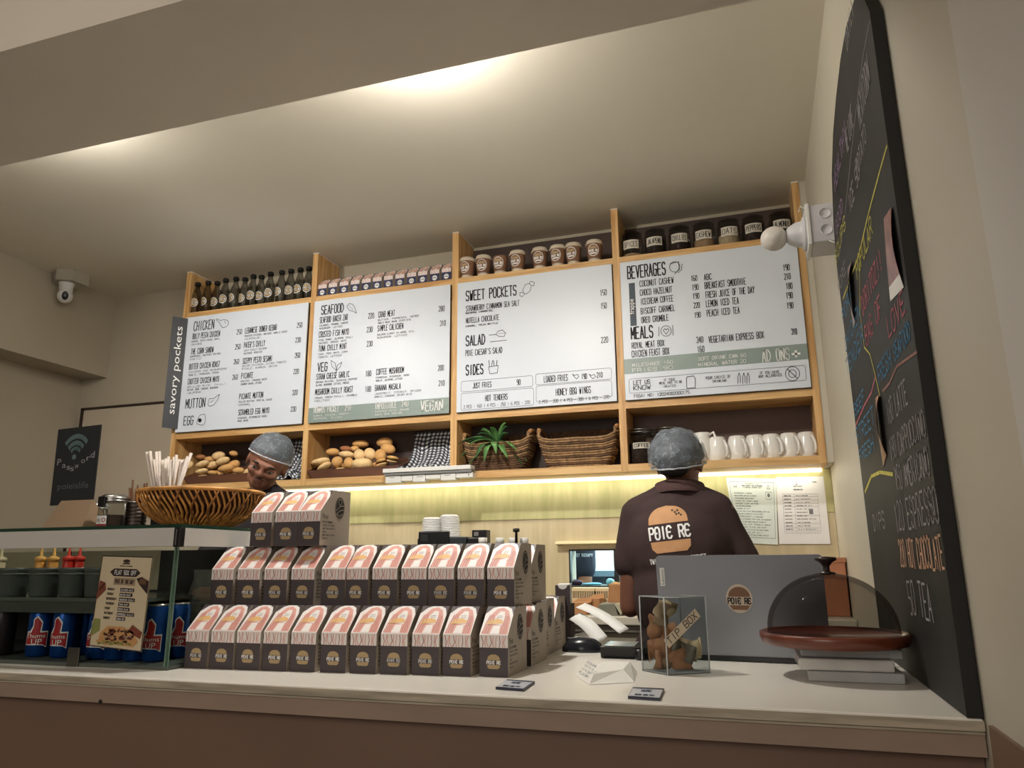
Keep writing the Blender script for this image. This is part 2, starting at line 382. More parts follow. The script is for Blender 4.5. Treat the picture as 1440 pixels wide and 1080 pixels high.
# door set flush in the back wall, seen beyond the counter on the left
dr = MB(); dr.box((-3.56, YB-.004, 0), (-2.78, YB, 2.095))
d0 = struct('door_1', dr, mat('door_paint', (186, 174, 154), .6, var=.03))
g = MB(); g.box((-3.575, YB-.012, 0), (-3.56, YB, 2.108)); g.box((-3.575, YB-.012, 2.097), (-2.78, YB, 2.108))
g.build('frame', mat('dark_groove', (52, 38, 30), .7), d0)
# room beyond the hatch
mb = MB(); mb.box((-2.2, 5.0, 0), (.6, 5.1, 2.5)); mb.box((-2.2, YB+.12, 0), (-2.1, 5.0, 2.5)); mb.box((.5, YB+.12, 0), (.6, 5.0, 2.5)); mb.box((-2.2, YB+.12, 2.5), (.6, 5.1, 2.6))
struct('wall_far', mb, mat('far_white', (235, 238, 240), .6, var=.02))
w = MB()
for a, b in (((WX0, YB-.01, WZ0), (WX0+.006, YB+.02, WZ1)), ((-.588, YB-.01, WZ0), (-.568, YB+.02, WZ1)), ((WX1-.01, YB-.01, WZ0), (WX1, YB+.02, WZ1)), ((WX0, YB-.01, WZ0), (WX1, YB+.02, WZ0+.004)), ((WX0, YB-.01, WZ1-.004), (WX1, YB+.02, WZ1))): w.box(a, b)
wo = struct('window_1', w, M_BLACK)
MB().box((WX0+.006, YB+.004, WZ0+.004), (WX1-.01, YB+.007, WZ1-.004)).build('pane', glass('clear_glass'), wo)
# thin beige ledge over the hatch
MB().prism([(YB-.05, 1.322), (YB-.008, 1.318), (YB-.008, 1.334), (YB-.045, 1.33)], 'x', -.83, -.50).build('ledge', mat('ledge', (214, 200, 160), .5), None, (-.66, YB, 1.32), ('narrow cream ledge fixed on the wall above the kitchen hatch', 'ledge'))
# ================================================================== WALL SHELF
PX = [(-2.757, -2.727), (-1.996, -1.967), (-1.252, -1.222), (-.509, -.480), (.233, .259)]
YF = 3.0
shelf = thing('wall_shelf', 'long pine shelf unit with cubbyholes framing the four white menu panels', 'shelf', (-1.25, YF, 1.598))
for a, b in PX:
    MB().box((a, YF, 1.598), (b, YB-.001, ZC-.004)).build('divider', M_PINEZ, shelf)
for k in range(4):
    a, b = PX[k][1], PX[k+1][0]
    for z0, z1, nm in ((1.598, 1.628, 'bottom_board'), (1.855, 1.884, 'middle_board'), (2.487, 2.516, 'top_board')):
        MB().box((a, YF, z0), (b, YB-.001, z1)).build(nm, M_PINEX, shelf)
    MB().box((a, YB-.012, 1.628), (b, YB-.002, 1.855)).build('back_panel', M_SHBACK if k < 3 else M_SHBACK2, shelf)
    if k > 0: MB().box((a, YB-.012, 2.516), (b, YB-.002, 2.60 if k == 1 else ZC-.02)).build('back_panel', M_SHBACK2 if k == 1 else M_SHBACK, shelf)
# pale fillers where the dividers meet the ceiling
for a, b in PX: MB().box((a-.001, YF-.002, ZC-.004), (b+.001, YB-.002, ZC-.0005)).build('cap_strip', M_PAPER, shelf)
struct('trim_7', MB().box((.2595, YF+.004, 1.60), (XW-.0005, YB, ZC-.001)), M_WALL)
led = MB().box((-2.3, 3.165, 1.586), (.25, 3.185, 1.5975))
led.build('led_strip', mat('led_glow', (255, 250, 235), .5, emit=(255, 244, 214), estr=4), None, (-1, 3.175, 1.586), ('bright LED light strip running under the pine wall shelf', 'light strip'))
lamp('AREA', 'led_strip_light', (-1.02, 3.14, 1.584), 2.6, (1, .95, .80), 2.5, target=(-1.02, 3.12, 0), sy=.03)

# ------------------------------------------------------------------ menu panels
YP = 2.985
def Z1(x, y): return 220+x/3.349, 360+y/3.349
def Z3(x, y): return 630+x/3.084, 330+y/3.086
def Z4(x, y): return 860+x/2.7, 260+y/2.7
fm = lambda u, v: (u, YP-.0012, v)
def mtext(mb, Zf, s, x0, yb, x1, h, w, mi=0, gap=.45):
    # text from (x0, baseline) to x1 in the enlarged picture; level on the board
    a = at(*Zf(x0, yb), y=YP); sl = {Z1: -.12, Z3: -.10, Z4: -.11}[Zf]
    b = at(*Zf(x1, yb+sl*(x1-x0)), y=YP); t = at(*Zf(x0, yb-h), y=YP)
    stext(mb, fm, s, a.x, a.z, b.x-a.x, (t.z-a.z), w, mi, gap)
def mrow(mb, Zf, words, x0, yb, x1, h=8, w=.0011, mi=0):
    for i, s in enumerate(words): mtext(mb, Zf, s, x0, yb+i*h*1.75, x0+(x1-x0)*(1 if i == 0 else .8 if len(s) > 12 else .35), h, w, mi, .35)
def mk_panel(k, label):
    a, b = PX[k][1]+.001, PX[k+1][0]-.001
    t = thing('menu_board', label, 'menu board', ((a+b)/2, YP+.01, 1.886), 0, 'white menu boards in the wall shelf')
    MB().box((a+.002, YP, 1.886), (b-.002, YP+.008, 2.485), bev=.0015).build('panel', M_WHITE, t)
    MB().box((a+.03, YP+.008, 1.90), (b-.03, YF+.03, 2.47)).build('backing', M_SHBACK, t)
    return t, a+.002, b-.002
W1, W2, W3 = .0052, .0026, .0012
t, a, b = mk_panel(0, 'white menu board headed CHICKEN, at the far left of the shelf')
mb = MB()
for s, x0, yb, x1, h in (('CHICKEN', 176, 353, 270, 42), ('MUTTON', 137, 718, 228, 42), ('EGG', 128, 797, 172, 40)): mtext(mb, Z1, s, x0, yb, x1, h, W1*.8)
for s, x0, yb, x1 in (('BULLY PESTA CHICKEN', 170, 392, 298), ('THE CORN SANDW', 163, 464, 268), ('BUTTER CHICKEN ROAST', 154, 535, 298), ('CHUTTER CHICKEN MAYO', 148, 605, 294),
                      ('LEBANESE DONER KEBAB', 418, 365, 566), ('PATER\'S CHILLY', 413, 433, 510), ('SCEPPY PESTO SESAMI', 407, 508, 545), ('PICANTE', 400, 578, 455), ('PICANTE MUTTON', 390, 675, 502), ('SCRAMBLED EGG MAYO', 386, 750, 530)): mtext(mb, Z1, s, x0, yb, x1, 25, W2)
for s, x0, yb in (('250', 378, 370), ('250', 371, 440), ('260', 364, 510), ('260', 358, 583), ('250', 662, 338), ('230', 655, 408), ('350', 652, 480), ('220', 646, 556), ('320', 640, 655), ('230', 633, 733)): mtext(mb, Z1, s, x0, yb, x0+24, 22, W2)
for ws, x0, yb, x1 in ((('Cheese, pesto sauce, basil', 'onions'), 166, 408, 300), (('Barbeque, sauteed onions', 'mayo'), 160, 478, 302), (('Chicken and mushrooms', 'garlic, parmesan, fresh'), 152, 552, 330), (('Grilled rice, chilli', 'butter, herb, cheddar, mushroom', 'jalapeno'), 146, 622, 326),
                       (('Roasted chicken, sauteed, garlic sauce', 'hummus'), 416, 382, 616), (('Juicy chilly chicken', 'sauteed veggies'), 411, 450, 520), (('Onion chicken, diced tomato', 'pickle, hummus, onion'), 404, 523, 610), (('Roasted, cheddar mayo', 'charred onion, lettuce'), 398, 595, 520), (('Pulled mutton, special sauce', 'caramel'), 388, 692, 545), (('Cheddar, scrambled eggs', 'Mayo, onion'), 384, 768, 520)): mrow(mb, Z1, ws, x0, yb, x1)
def pt(Zf, x, y): p = at(*Zf(x, y), y=YP); return (p.x, p.z)
def icon(mb, Zf, pts, w=.0022, closed=False): mb.line2(fm, [pt(Zf, *p) for p in pts], w, 0, closed)
icon(mb, Z1, [(283, 296), (303, 304), (318, 300), (336, 303), (341, 318), (330, 334), (312, 338), (304, 326), (298, 314), (283, 303)], closed=True); icon(mb, Z1, [(322, 308), (326, 318)])
icon(mb, Z1, [(243, 700), (250, 672), (270, 672), (284, 660), (298, 652), (288, 680), (270, 702), (250, 708)], closed=True); icon(mb, Z1, [(255, 690), (268, 680)])
icon(mb, Z1, [(190, 790), (196, 765), (208, 748), (228, 745), (231, 765), (228, 790), (214, 798)], closed=True)
mb.fill2(fm, [pt(Z1, 205+9*math.cos(q), 774+10*math.sin(q)) for q in [2*PI*i/12 for i in range(12)]][::-1])
mb.build('lettering', M_INK, t)

t, a, b = mk_panel(1, 'white menu board headed SEAFOOD with grey vegan strip along its bottom')
zt = at(*Z1(1060, 690), y=YP).z
MB().box((a, YP-.0006, 1.887), (b, YP, zt)).build('grey_band', M_SAGE, t)
mb = MB(); wb = MB(); fm_ = fm
mtext(mb, Z1, 'SEAFOOD', 777, 276, 880, 40, W1*.85); mtext(mb, Z1, 'VEG', 760, 545, 804, 40, W1*.85)
for s, x0, yb, x1 in (('SEAFOOD BAKER ZAR', 770, 316, 900), ('CRUSTED FISH MAYO', 766, 384, 905), ('TUNA CHILLY MINT', 764, 450, 895), ('STRAW CHEESE GARLIC', 754, 583, 908), ('MUSHROOM CHILLY ROAST', 748, 655, 925),
                      ('CRAB MEAT', 1046, 290, 1122), ('SIMPLE CALICHEN', 1042, 355, 1162), ('COFFEE MUSHROOM', 1036, 560, 1165), ('BANANA MASALA', 1030, 635, 1150)): mtext(mb, Z1, s, x0, yb, x1, 26, W2)
for s, x0, yb in (('220', 998, 295), ('230', 991, 360), ('230', 991, 427), ('180', 985, 567), ('180', 984, 640), ('280', 1330, 262), ('310', 1336, 330), ('200', 1327, 540), ('210', 1330, 612)): mtext(mb, Z1, s, x0, yb, x0+26, 24, W2)
for ws, x0, yb, x1 in ((('calamari, prawns, cheese', 'mushroom, lettuce'), 768, 333, 903), (('fish, panko, jalapeno, chilli', 'sauteed, smoked, mayo'), 765, 402, 925), (('tuna, peri mayo, corn', 'tomato, lettuce'), 762, 468, 900), (('brown onions, roasted pepper', 'olives, mushroom, lettuce, fresco'), 752, 600, 945), (('cream, fresh chilli, crumble', 'melted'), 746, 674, 945),
                       (('butter, parmesan, herbs', 'garlic mayo, onion, crispy bits'), 1044, 307, 1236), (('salmon cured in herb, dill', 'mushroom, lettuce'), 1040, 376, 1216), (('parmesan, mushroom, herb', 'garlic, jalapeno, lettuce'), 1034, 578, 1190), (('jackfruit, coconut, spices', 'garlic, cheddar, crispy bite'), 1028, 654, 1246)): mrow(mb, Z1, ws, x0, yb, x1)
icon(mb, Z1, [(897, 236), (908, 224), (925, 228), (936, 246), (942, 270), (930, 262), (908, 256)], closed=True); icon(mb, Z1, [(905, 232), (930, 256)], .0012)
for pp in ([(848, 540), (826, 520), (823, 492), (842, 505), (848, 540)], [(848, 540), (852, 515), (874, 500), (866, 522), (848, 540)], [(848, 540), (846, 552)]): icon(mb, Z1, pp)
mb.build('lettering', M_INK, t)
yd = YP-.0018; fm = lambda u, v: (u, YP-.0018, v)
mtext(wb, Z1, 'HUMMUS PACKET', 742, 740, 858, 28, W2); mtext(wb, Z1, '250', 888, 728, 915, 24, W2)
mtext(wb, Z1, 'IMPOSSIBLE', 1030, 722, 1130, 28, W2); mtext(wb, Z1, '240', 1155, 710, 1186, 26, W2); mtext(wb, Z1, 'VEGAN', 1246, 732, 1348, 48, W1*.9)
mrow(wb, Z1, ('hummus, falafel, roasted', 'peppers, olives'), 740, 758, 910); mrow(wb, Z1, ('barbeque patty, smoked', 'veggies, onion, fresh herb'), 1030, 738, 1190)
wb.build('white_lettering', M_WINK, t)
fm = lambda u, v: (u, YP-.0012, v)

t, a, b = mk_panel(2, 'white menu board headed SWEET POCKETS with outlined boxes at its foot')
mb = MB()
for s, x0, yb, x1, h in (('SWEET POCKETS', 79, 288, 296, 42), ('SALAD', 79, 483, 160, 42), ('SIDES', 79, 610, 152, 42)): mtext(mb, Z3, s, x0, yb, x1, h, W1)
for s, x0, yb, x1, h in (('STRAWBERRY CINNAMON SEA SALT', 79, 333, 309, 22), ('NUTELLA CHOCOLATE', 79, 385, 221, 22), ('POIE CAESAR\'S SALAD', 77, 527, 235, 24), ('150', 661, 265, 688, 24), ('150', 664, 322, 688, 24), ('220', 665, 470, 694, 24),
                         ('JUST FRIES', 108, 667, 188, 22), ('90', 299, 652, 314, 22), ('LOADED FRIES', 417, 641, 519, 26), ('190', 580, 627, 602, 22), ('210', 646, 621, 670, 22), ('HOT TENDERS', 162, 722, 258, 24), ('HONEY BBQ WINGS', 469, 698, 619, 28)): mtext(mb, Z3, s, x0, yb, x1, h, W2)
for s, x0, yb, x1, h in (('mascarpone, cinnamon roll', 77, 345, 196, 7), ('caramel, pecan brittle', 77, 402, 216, 7), ('2 pcs - 160 | 4 pcs - 250 | 6 pcs - 370', 68, 755, 355, 13), ('2 pcs - 200 | 4 pcs - 300 | 6 pcs - 370', 395, 733, 698, 13)): mtext(mb, Z3, s, x0, yb, x1, h, W3*1.3, gap=.3)
icon(mb, Z3, [(325, 240), (335, 218), (352, 212), (362, 222), (356, 245), (340, 258), (328, 254)], closed=True); icon(mb, Z3, [(352, 212), (360, 202), (375, 208), (372, 222), (362, 222)]); icon(mb, Z3, [(326, 252), (312, 252), (312, 265), (322, 270), (334, 258)])
icon(mb, Z3, [(178, 436), (208, 434), (216, 420), (236, 414), (250, 426), (244, 442), (222, 442), (208, 434)]); icon(mb, Z3, [(184, 466), (254, 458)]); icon(mb, Z3, [(216, 430), (246, 428)], .0012)
icon(mb, Z3, [(176, 575), (218, 568), (214, 600), (182, 604)], closed=True)
for x in (180, 190, 200, 210): icon(mb, Z3, [(x, 573-(x-176)*.15), (x-2+((x//10) % 2)*5, 546)], .003)
for x in (550, 622): icon(mb, Z3, [(x-10, 605), (x, 612), (x+12, 606), (x+18, 615), (x+8, 626), (x-2, 618)], closed=True)
def rrect(mb, Zf, x0, y0, x1, y1, sl, w=.0012):
    A = pt(Zf, x0, y0); B = pt(Zf, x1, y1); r = .008; (xa, za), (xb, zb) = (A[0], max(A[1], B[1])), (B[0], min(A[1], B[1]))
    p = []
    for cx, cz, q in ((xb-r, za-r, 0), (xa+r, za-r, 1), (xa+r, zb+r, 2), (xb-r, zb+r, 3)):
        p += [(cx+r*math.cos(q*PI/2+k*PI/6), cz+r*math.sin(q*PI/2+k*PI/6)) for k in range(4)]
    mb.line2(fm, p, w, 0, True)
rrect(mb, Z3, 57, 638, 368, 658, 0); rrect(mb, Z3, 57, 690, 372, 740, 0); rrect(mb, Z3, 380, 606, 710, 626, 0); rrect(mb, Z3, 382, 658, 712, 702, 0)
mb.build('lettering', M_INK, t)

t, a, b = mk_panel(3, 'white menu board headed BEVERAGES at the right end of the shelf')
z0, z1 = at(*Z4(400, 690), y=YP).z, at(*Z4(400, 632), y=YP).z
MB().box((a, YP-.0006, z0), (b, YP, z1)).build('grey_band', M_SAGE, t)
pa, pb = pt(Z4, 65, 374), pt(Z4, 96, 534)
MB().box((pa[0], YP-.0006, pb[1]), (pb[0], YP, pa[1])).build('side_tab', M_SLATE, t)
mb = MB()
for s, x0, yb, x1, h in (('BEVERAGES', 62, 357, 205, 46), ('MEALS', 76, 586, 157, 44)): mtext(mb, Z4, s, x0, yb, x1, h, W1*1.05)
for s, x0, yb, x1, h in (('COCONUT CASHEW', 108, 387, 235, 22), ('CHOCO HAZELNUT', 109, 421, 230, 22), ('ICECREAM COFFEE', 111, 455, 234, 22), ('BISCOFF CARAMEL', 112, 491, 240, 22), ('OREO CRUMBLE', 114, 525, 216, 22), ('ROYAL MEAT BOX', 78, 622, 200, 22), ('CHICKEN FEAST BOX', 78, 655, 219, 24),
                         ('ABC', 352, 362, 380, 22), ('BREAKFAST SMOOTHIE', 355, 395, 510, 24), ('FRESH JUICE OF THE DAY', 359, 430, 543, 24), ('LEMON ICED TEA', 360, 464, 483, 24), ('PEACH ICED TEA', 363, 500, 486, 24), ('VEGETARIAN EXPRESS BOX', 370, 600, 578, 24),
                         ('160', 303, 366, 325, 20), ('190', 307, 400, 330, 20), ('190', 310, 433, 333, 20), ('220', 313, 468, 335, 20), ('190', 316, 505, 338, 20), ('340', 323, 600, 348, 22), ('160', 327, 636, 352, 22),
                         ('190', 653, 326, 676, 22), ('210', 657, 360, 680, 22), ('180', 664, 396, 687, 22), ('190', 664, 432, 688, 22), ('190', 667, 470, 690, 22), ('310', 684, 569, 704, 22)): mtext(mb, Z4, s, x0, yb, x1, h, W2)
for s, x0, yb, x1, h, ww in (('LET US', 84, 760, 146, 16, .0028), ('KNOW', 84, 780, 148, 16, .0028), ('FSSAI NO: 12024082000175', 86, 808, 296, 11, .0018), ('If your', 198, 746, 240, 9, .0014), ('meal has to be', 182, 758, 268, 9, .0014), ('heated', 200, 770, 245, 9, .0014), ('Your choice of', 357, 739, 452, 10, .0014), ('drinking', 385, 751, 436, 9, .0014), ('If you have', 562, 720, 636, 10, .0014), ('any allergies', 558, 733, 646, 10, .0014)): mtext(mb, Z4, s, x0, yb, x1, h, ww, gap=.35)
icon(mb, Z4, circ(240, 312, 20, 12), closed=True); icon(mb, Z4, [(222, 300), (255, 292), (256, 320), (240, 340)]); icon(mb, Z4, [(268, 300), (266, 322), (252, 335)])
icon(mb, Z4, circ(207, 555, 20, 16), closed=True); icon(mb, Z4, [(207, 567), (196, 553), (202, 546), (207, 552), (213, 545), (219, 552), (207, 567)]); icon(mb, Z4, [(180, 540), (180, 575)]); icon(mb, Z4, [(232, 534), (234, 572)])
icon(mb, Z4, circ(687, 717, 27, 20), closed=True); icon(mb, Z4, [(668, 700), (706, 735)], .003); icon(mb, Z4, circ(687, 717, 15, 10), closed=True)
icon(mb, Z4, [(284, 735), (288, 728), (312, 726), (318, 735), (318, 770), (286, 773)], closed=True)
for x in (480, 498, 514): icon(mb, Z4, [(x, 755), (x, 728), (x+4, 714), (x+9, 728), (x+9, 752)])
rrect(mb, Z4, 66, 738, 740, 742, 0)
mb.build('lettering', M_INK, t)
wb = MB(); fm = lambda u, v: (u, YP-.0018, v)
mtext(wb, Z4, 'AD ONS', 574, 672, 676, 44, W1*.7); mtext(wb, Z4, '+', 688, 660, 716, 34, .008)
for s, x0, yb, x1 in (('Milkshake 160', 80, 692, 232), ('Fries 90', 80, 712, 232), ('Soft drink can 60', 330, 668, 510), ('Mineral water 20', 330, 690, 510)): mtext(wb, Z4, s, x0, yb, x1, 13, .002, gap=.35)
p = pt(Z4, 86, 490)
btext(wb, lambda u, v: (p[0]-v, YP-.0018, p[1]+u), 'frappe', 0, 0, .021, 0, width=.066)
wb.build('white_lettering', M_WINK, t)
fm = lambda u, v: (u, YP-.0012, v)

# savory pockets sign, fixed to the first divider and turned towards the room
q0, q1 = Vector((-2.709, 2.985, 1.903)), Vector((-2.764, 2.938, 1.908))
du = (q0-q1).normalized(); nn = du.cross(Vector((0, 0, 1)))
t = thing('vertical_sign', 'narrow charcoal sign reading savory pockets at the shelf left end', 'sign', tuple(q1))
Hs = .575; Ws = (q0-q1).length
mb = MB(); c = [q1, q0, q0-nn*.006, q1-nn*.006]; c = [tuple(p) for p in c]+[tuple(p+Vector((0, 0, Hs))) for p in c]
mb.add(c, [(0, 1, 2, 3), (4, 7, 6, 5), (0, 4, 5, 1), (1, 5, 6, 2), (2, 6, 7, 3), (3, 7, 4, 0)]); mb.build('plate', mat('charcoal', (44, 47, 52), .5, var=.03), t)
mb = MB(); btext(mb, lambda u, v: tuple(q1+du*(Ws*.70-v)+nn*.0008+Vector((0, 0, u))), 'savory pockets', .072, 0, .033, 0, width=.455); mb.build('lettering', M_WINK, t)
# ================================================================== FRONT COUNTER
CY0, CY1, CX0, CX1 = 1.30, 2.14, -2.9, XW-.002
ctr = thing('service_counter', 'long white topped service counter with brown front panel', 'counter', (-1.3, 1.72, 0))
MB().box((CX0, CY0, CT-.018), (CX1, CY1, CT), bev=.003).build('worktop', M_TOP, ctr)
MB().box((CX0, CY0+.003, CT-.022), (CX1, CY0+.03, CT-.0185)).box((CX0, CY0-.0012, CT-.0165), (CX1, CY0, CT-.003)).build('edge_band', M_EDGE, ctr)
mb = MB(); mb.box((CX0, CY0+.006, .975), (CX1, CY0+.03, CT-.0225)); mb.build('fascia', M_FASC, ctr)
MB().box((CX0, CY0+.03, 0), (CX1, CY0+.05, .98)).build('front_panel', M_PANEL, ctr)
MB().box((CX0, CY0+.05, .60), (CX1, CY1-.03, .62)).box((CX0, CY1-.05, 0), (CX0+.03, CY1-.03, CT-.02)).build('inner_shelf', M_PANEL, ctr)
a = at(819, 992, y=CY0); b = at(868, 996, y=CY0)
MB().box((a.x, CY0+.0045, a.z-.004), (b.x, CY0+.0058, a.z-.0005)).build('slot', M_INK, ctr)
a = at(138, 987, y=CY0)
MB().ball((a.x, CY0+.007, a.z), (.006, .003, .004), seg=8, rings=6).build('screw_hole', M_INK, ctr)
# rear counter by the back wall
BCT = 1.055
rc = thing('rear_counter', 'cream topped back counter along the wall under the hatch', 'counter', (-.9, 3.0, 0))
MB().box((-2.2, 2.80, BCT-.03), (XW-.002, YB-.009, BCT), bev=.004).build('worktop', mat('cream_stone', (206, 200, 182), .35, var=.1, scale=20), rc)
MB().box((-2.18, 2.83, 0), (XW-.004, YB-.01, BCT-.031)).build('base', mat('grey_beige_cabinet', (150, 142, 124), .5), rc)
MB().box((-2.2, 2.815, BCT-.055), (XW-.002, 2.829, BCT-.033)).build('edge_rail', mat('dull_metal_rail', (120, 116, 106), .4, .4), rc)

# ------------------------------------------------------------------ takeaway boxes
BW, BD, BF, BH, BT = .0605, .128, .079, .131, .052   # width, depth, front height, height, depth of slope
M_BKR = mat('box_kraft_grey', (184, 172, 158), .6, var=.03, scale=30)
M_BDK = mat('box_charcoal', (72, 64, 66), .5, var=.04)
M_BWH = mat('box_white', (238, 232, 228), .45, var=.02)
M_TAN = mat('bun_tan', (176, 152, 112), .6, var=.04)
M_PINK = mat('illustration_pink', (222, 164, 152), .5, var=.06)
M_PINKD = mat('illustration_rose', (176, 112, 104), .5, var=.06)
M_ORNG = mat('illustration_bun', (228, 184, 124), .5, var=.06)
def make_box(name, label, group, dark=M_BDK, s=1.0, printed=True):
    t = thing(name, label, 'box', (0, 0, 0), 0, group)
    w, d, f, h, sl = BW*s/2, BD*s, BF*s, BH*s, BT*s
    mb = MB(); mb.prism([(0, 0), (d, 0), (d, h), (sl, h), (0, f)], 'x', -w, w, 0)
    mb.mi[2] = 0
    mb.build('carton', M_BKR, t)
    n = .0005
    # dark sleeve on the front and on the flat top
    fz = f*.70
    MB().box((-w, -n, 0), (w, 0, fz)).build('front_panel', dark, t); MB().box((-w, sl+.002, h), (w, d, h+n)).build('top_flap', dark, t)
    mb = MB(); L = math.hypot(sl, h-f); us = Vector((0, sl, h-f))/L; nr = Vector((0, -(h-f), sl))/L
    F1 = lambda u, v: ((u, -.001, fz+v) if v < f-fz else tuple(Vector((u, 0, f))+us*(v-(f-fz))+nr*.001))
    top = f-fz+L
    mb.fill2(F1, [(-w, 0), (w, 0), (w, f-fz), (-w, f-fz)], 0); mb.fill2(F1, [(-w, f-fz+1e-5), (w, f-fz+1e-5), (w, top), (-w, top)], 0)
    F2 = lambda u, v: tuple(Vector(F1(u, v))+(nr*.0003 if v >= f-fz else Vector((0, -.0003, 0))))
    F3 = lambda u, v: tuple(Vector(F1(u, v))+(nr*.0006 if v >= f-fz else Vector((0, -.0006, 0))))
    v1 = f-fz+.002*s
    S = s
    # dark corners beside an arched portrait, pink hair, pale face, bun
    mb.fill2(F2, [(-w, top), (-w, top-.020*S), (-w*.55, top-.004*S), (-w*.2, top)], 4)
    mb.fill2(F2, [(w, top), (w*.45, top), (w*.8, top-.006*S), (w, top-.022*S)], 4)
    hair = [(-w*.9, v1), (w*.95, v1), (w*.9, v1+L*.5), (w*.62, v1+L*.82), (w*.2, v1+L*.93), (-w*.25, v1+L*.88), (-w*.65, v1+L*.62)]
    mb.fill2(F2, hair, 1)
    mb.fill2(F3, [(-w*.30, v1+L*.34), (w*.4, v1+L*.30), (w*.48, v1+L*.55), (w*.36, v1+L*.78), (w*.05, v1+L*.80), (-w*.22, v1+L*.62)], 0)
    F4 = lambda u, v: tuple(Vector(F1(u, v))+(nr*.0009 if v >= f-fz else Vector((0, -.0009, 0))))
    mb.fill2(F4, [(-w*.72, v1+L*.32), (w*.42, v1+L*.36), (w*.40, v1+L*.47), (0, v1+L*.54), (-w*.6, v1+L*.47)], 3)
    mb.fill2(F3, [(-w*.3, v1), (w*.35, v1), (w*.3, v1+L*.3), (-w*.2, v1+L*.28)], 0)
    rg = random.Random(3)
    for k in range(3):
        x = w*(-.85+k*.16); mb.line2(F4, [(x+i*.0012*S*rg.uniform(.2, 2)+k*.001*S, v1+L*(.02+.16*i)) for i in range(5)], .0009*S, 2)
        x = w*(.50+k*.15); mb.line2(F4, [(x-(k*.0004*S)*i+rg.uniform(-1, 1)*.0012*S, v1+L*(.02+.15*i)) for i in range(5)], .0009*S, 2)
    for y0 in (.56, .62): mb.line2(F4, [(-w*.1, v1+L*y0), (w*.08, v1+L*(y0+.01)), (w*.28, v1+L*y0)], .0007*S, 5)
    F0 = lambda u, v: (u, -.0014, v)
    for k in range(9):
        x = w*(-.82+k*.2); mb.line2(F0, [(x+rg.uniform(-1, 1)*.003*S, fz+.0006), (x+rg.uniform(-1, 1)*.003*S, fz+(f-fz)*.4), (x+rg.uniform(-1, 1)*.003*S, fz+(f-fz)*.93)], .0016*S, (2, 1, 5)[k % 3] if k % 3 < 2 else 1)
    mb.build('illustration', [M_BWH, M_PINK, M_PINKD, M_ORNG, dark, M_INK], t)
    mb = MB(); FE = lambda u, v: (u, -n-.0004, v)
    bun(mb, FE, 0, fz*.5, .030*s, 0, 1, word='POIe Re'); mb.build('emblem', [M_TAN, M_WINK], t)
    if printed:
        for sx in (1, -1):
            mb = MB(); FS = (lambda u, v: (w+.0005, u, v)) if sx == 1 else (lambda u, v: (-w-.0005, d-u, v))
            o = 0 if sx == 1 else .0
            btext(mb, FS, 'Poie:', .008*s, .062*s, .012*s, 0, width=.026*s)
            stext(mb, FS, 'BITE OF COMFORT', .008*s, .052*s, .044*s, .004*s, .0009*s)
            for k in range(5): stext(mb, FS, ['STUFFED WITH FLAVOUR', 'BAKED FRESH EVERY DAY', 'GOAN', 'BREAD FROM THE COAST', 'POCKETS'][k], .010*s, (.045-.0075*k)*s, (.05, .054, .014, .052, .022)[k]*s, .003*s, .0006*s, gap=.3)
            mb.fill2(FS, circ(.081*s, .090*s, .021*s, 20, .026*s), 0)
            FT = (lambda u, v: (w+.0009, u, v)) if sx == 1 else (lambda u, v: (-w-.0009, d-u, v))
            for q in (-.010, 0): mb.line2(FT, [(.066*s, .088*s+q*s-.004*s), (.081*s, .090*s+q*s+.004*s), (.098*s, .090*s+q*s+.006*s)], .0015*s, 1)
            mb.line2(FT, circ(.081*s, .104*s, .007*s, 10), .0012*s, 1, True); mb.line2(FT, circ(.081*s, .090*s, .018*s, 20, .023*s), .0008*s, 1, True)
            mb.line2(FT, [(.070*s, .074*s), (.081*s, .071*s), (.092*s, .076*s)], .0014*s, 1)
            mb.build('side_print', [M_INK, M_BKR], t)
    return t
ORD = ['first', 'second', 'third', 'fourth', 'fifth', 'sixth', 'seventh', 'eighth', 'ninth', 'tenth', 'last', 'twelfth', 'thirteenth']
bx = None
ROW1 = [274, 310, 347, 385, 425, 467.5, 509.5, 553, 598, 642]
def putbox(p, rz, label, group):
    global bx
    if bx is None: bx = make_box('takeaway_box', label, group); mvt(bx, p, rz)
    else: dup(bx, p, rz, label, group)
for i, px in enumerate([88, 180, 275, 373, 475, 585, 693, 805, 920, 1033, 1168]):
    px = 240+px/2.571; py = 939.8+(952-939.8)*i/10
    p = at(px, py, z=CT); rz = -.03+random.uniform(-.02, .03)
    rz = .0 if i == 10 else random.uniform(-.02, .012)
    putbox(tuple(p), rz, 'takeaway box, %s from the left in the bottom front row' % ORD[i] if i < 10 else 'takeaway box at the right end of the bottom front row', 'takeaway boxes stacked on the counter')
for i, px in enumerate([190, 285, 382, 480, 590, 672, 775, 880, 978, 1085, 1193]):
    px = 240+px/2.571; f = i/10
    p = at(px, 848.5+f*1.2, z=CT+BH+.001); p = Vector((0, 0, 0))+p
    y = 1.515+.055*f; p = at(px, 800, y=y); p.z = CT+BH+.0006
    putbox(tuple(p), random.uniform(-.015, .012), 'takeaway box, %s from the left in the middle row of the stack' % ORD[i] if i < 10 else 'takeaway box at the right end of the middle row of the stack', 'takeaway boxes stacked on the counter')
for i, px in enumerate([367.5, 402.5, 434.5]):
    p = at(px, 740, y=1.55); p.z = CT+2*BH+.0012
    putbox(tuple(p), (-.05, .03, -.02)[i], 'takeaway box on top of the stack, %s of three beside the woven bowl' % ('left', 'middle', 'right')[i], 'takeaway boxes stacked on the counter')
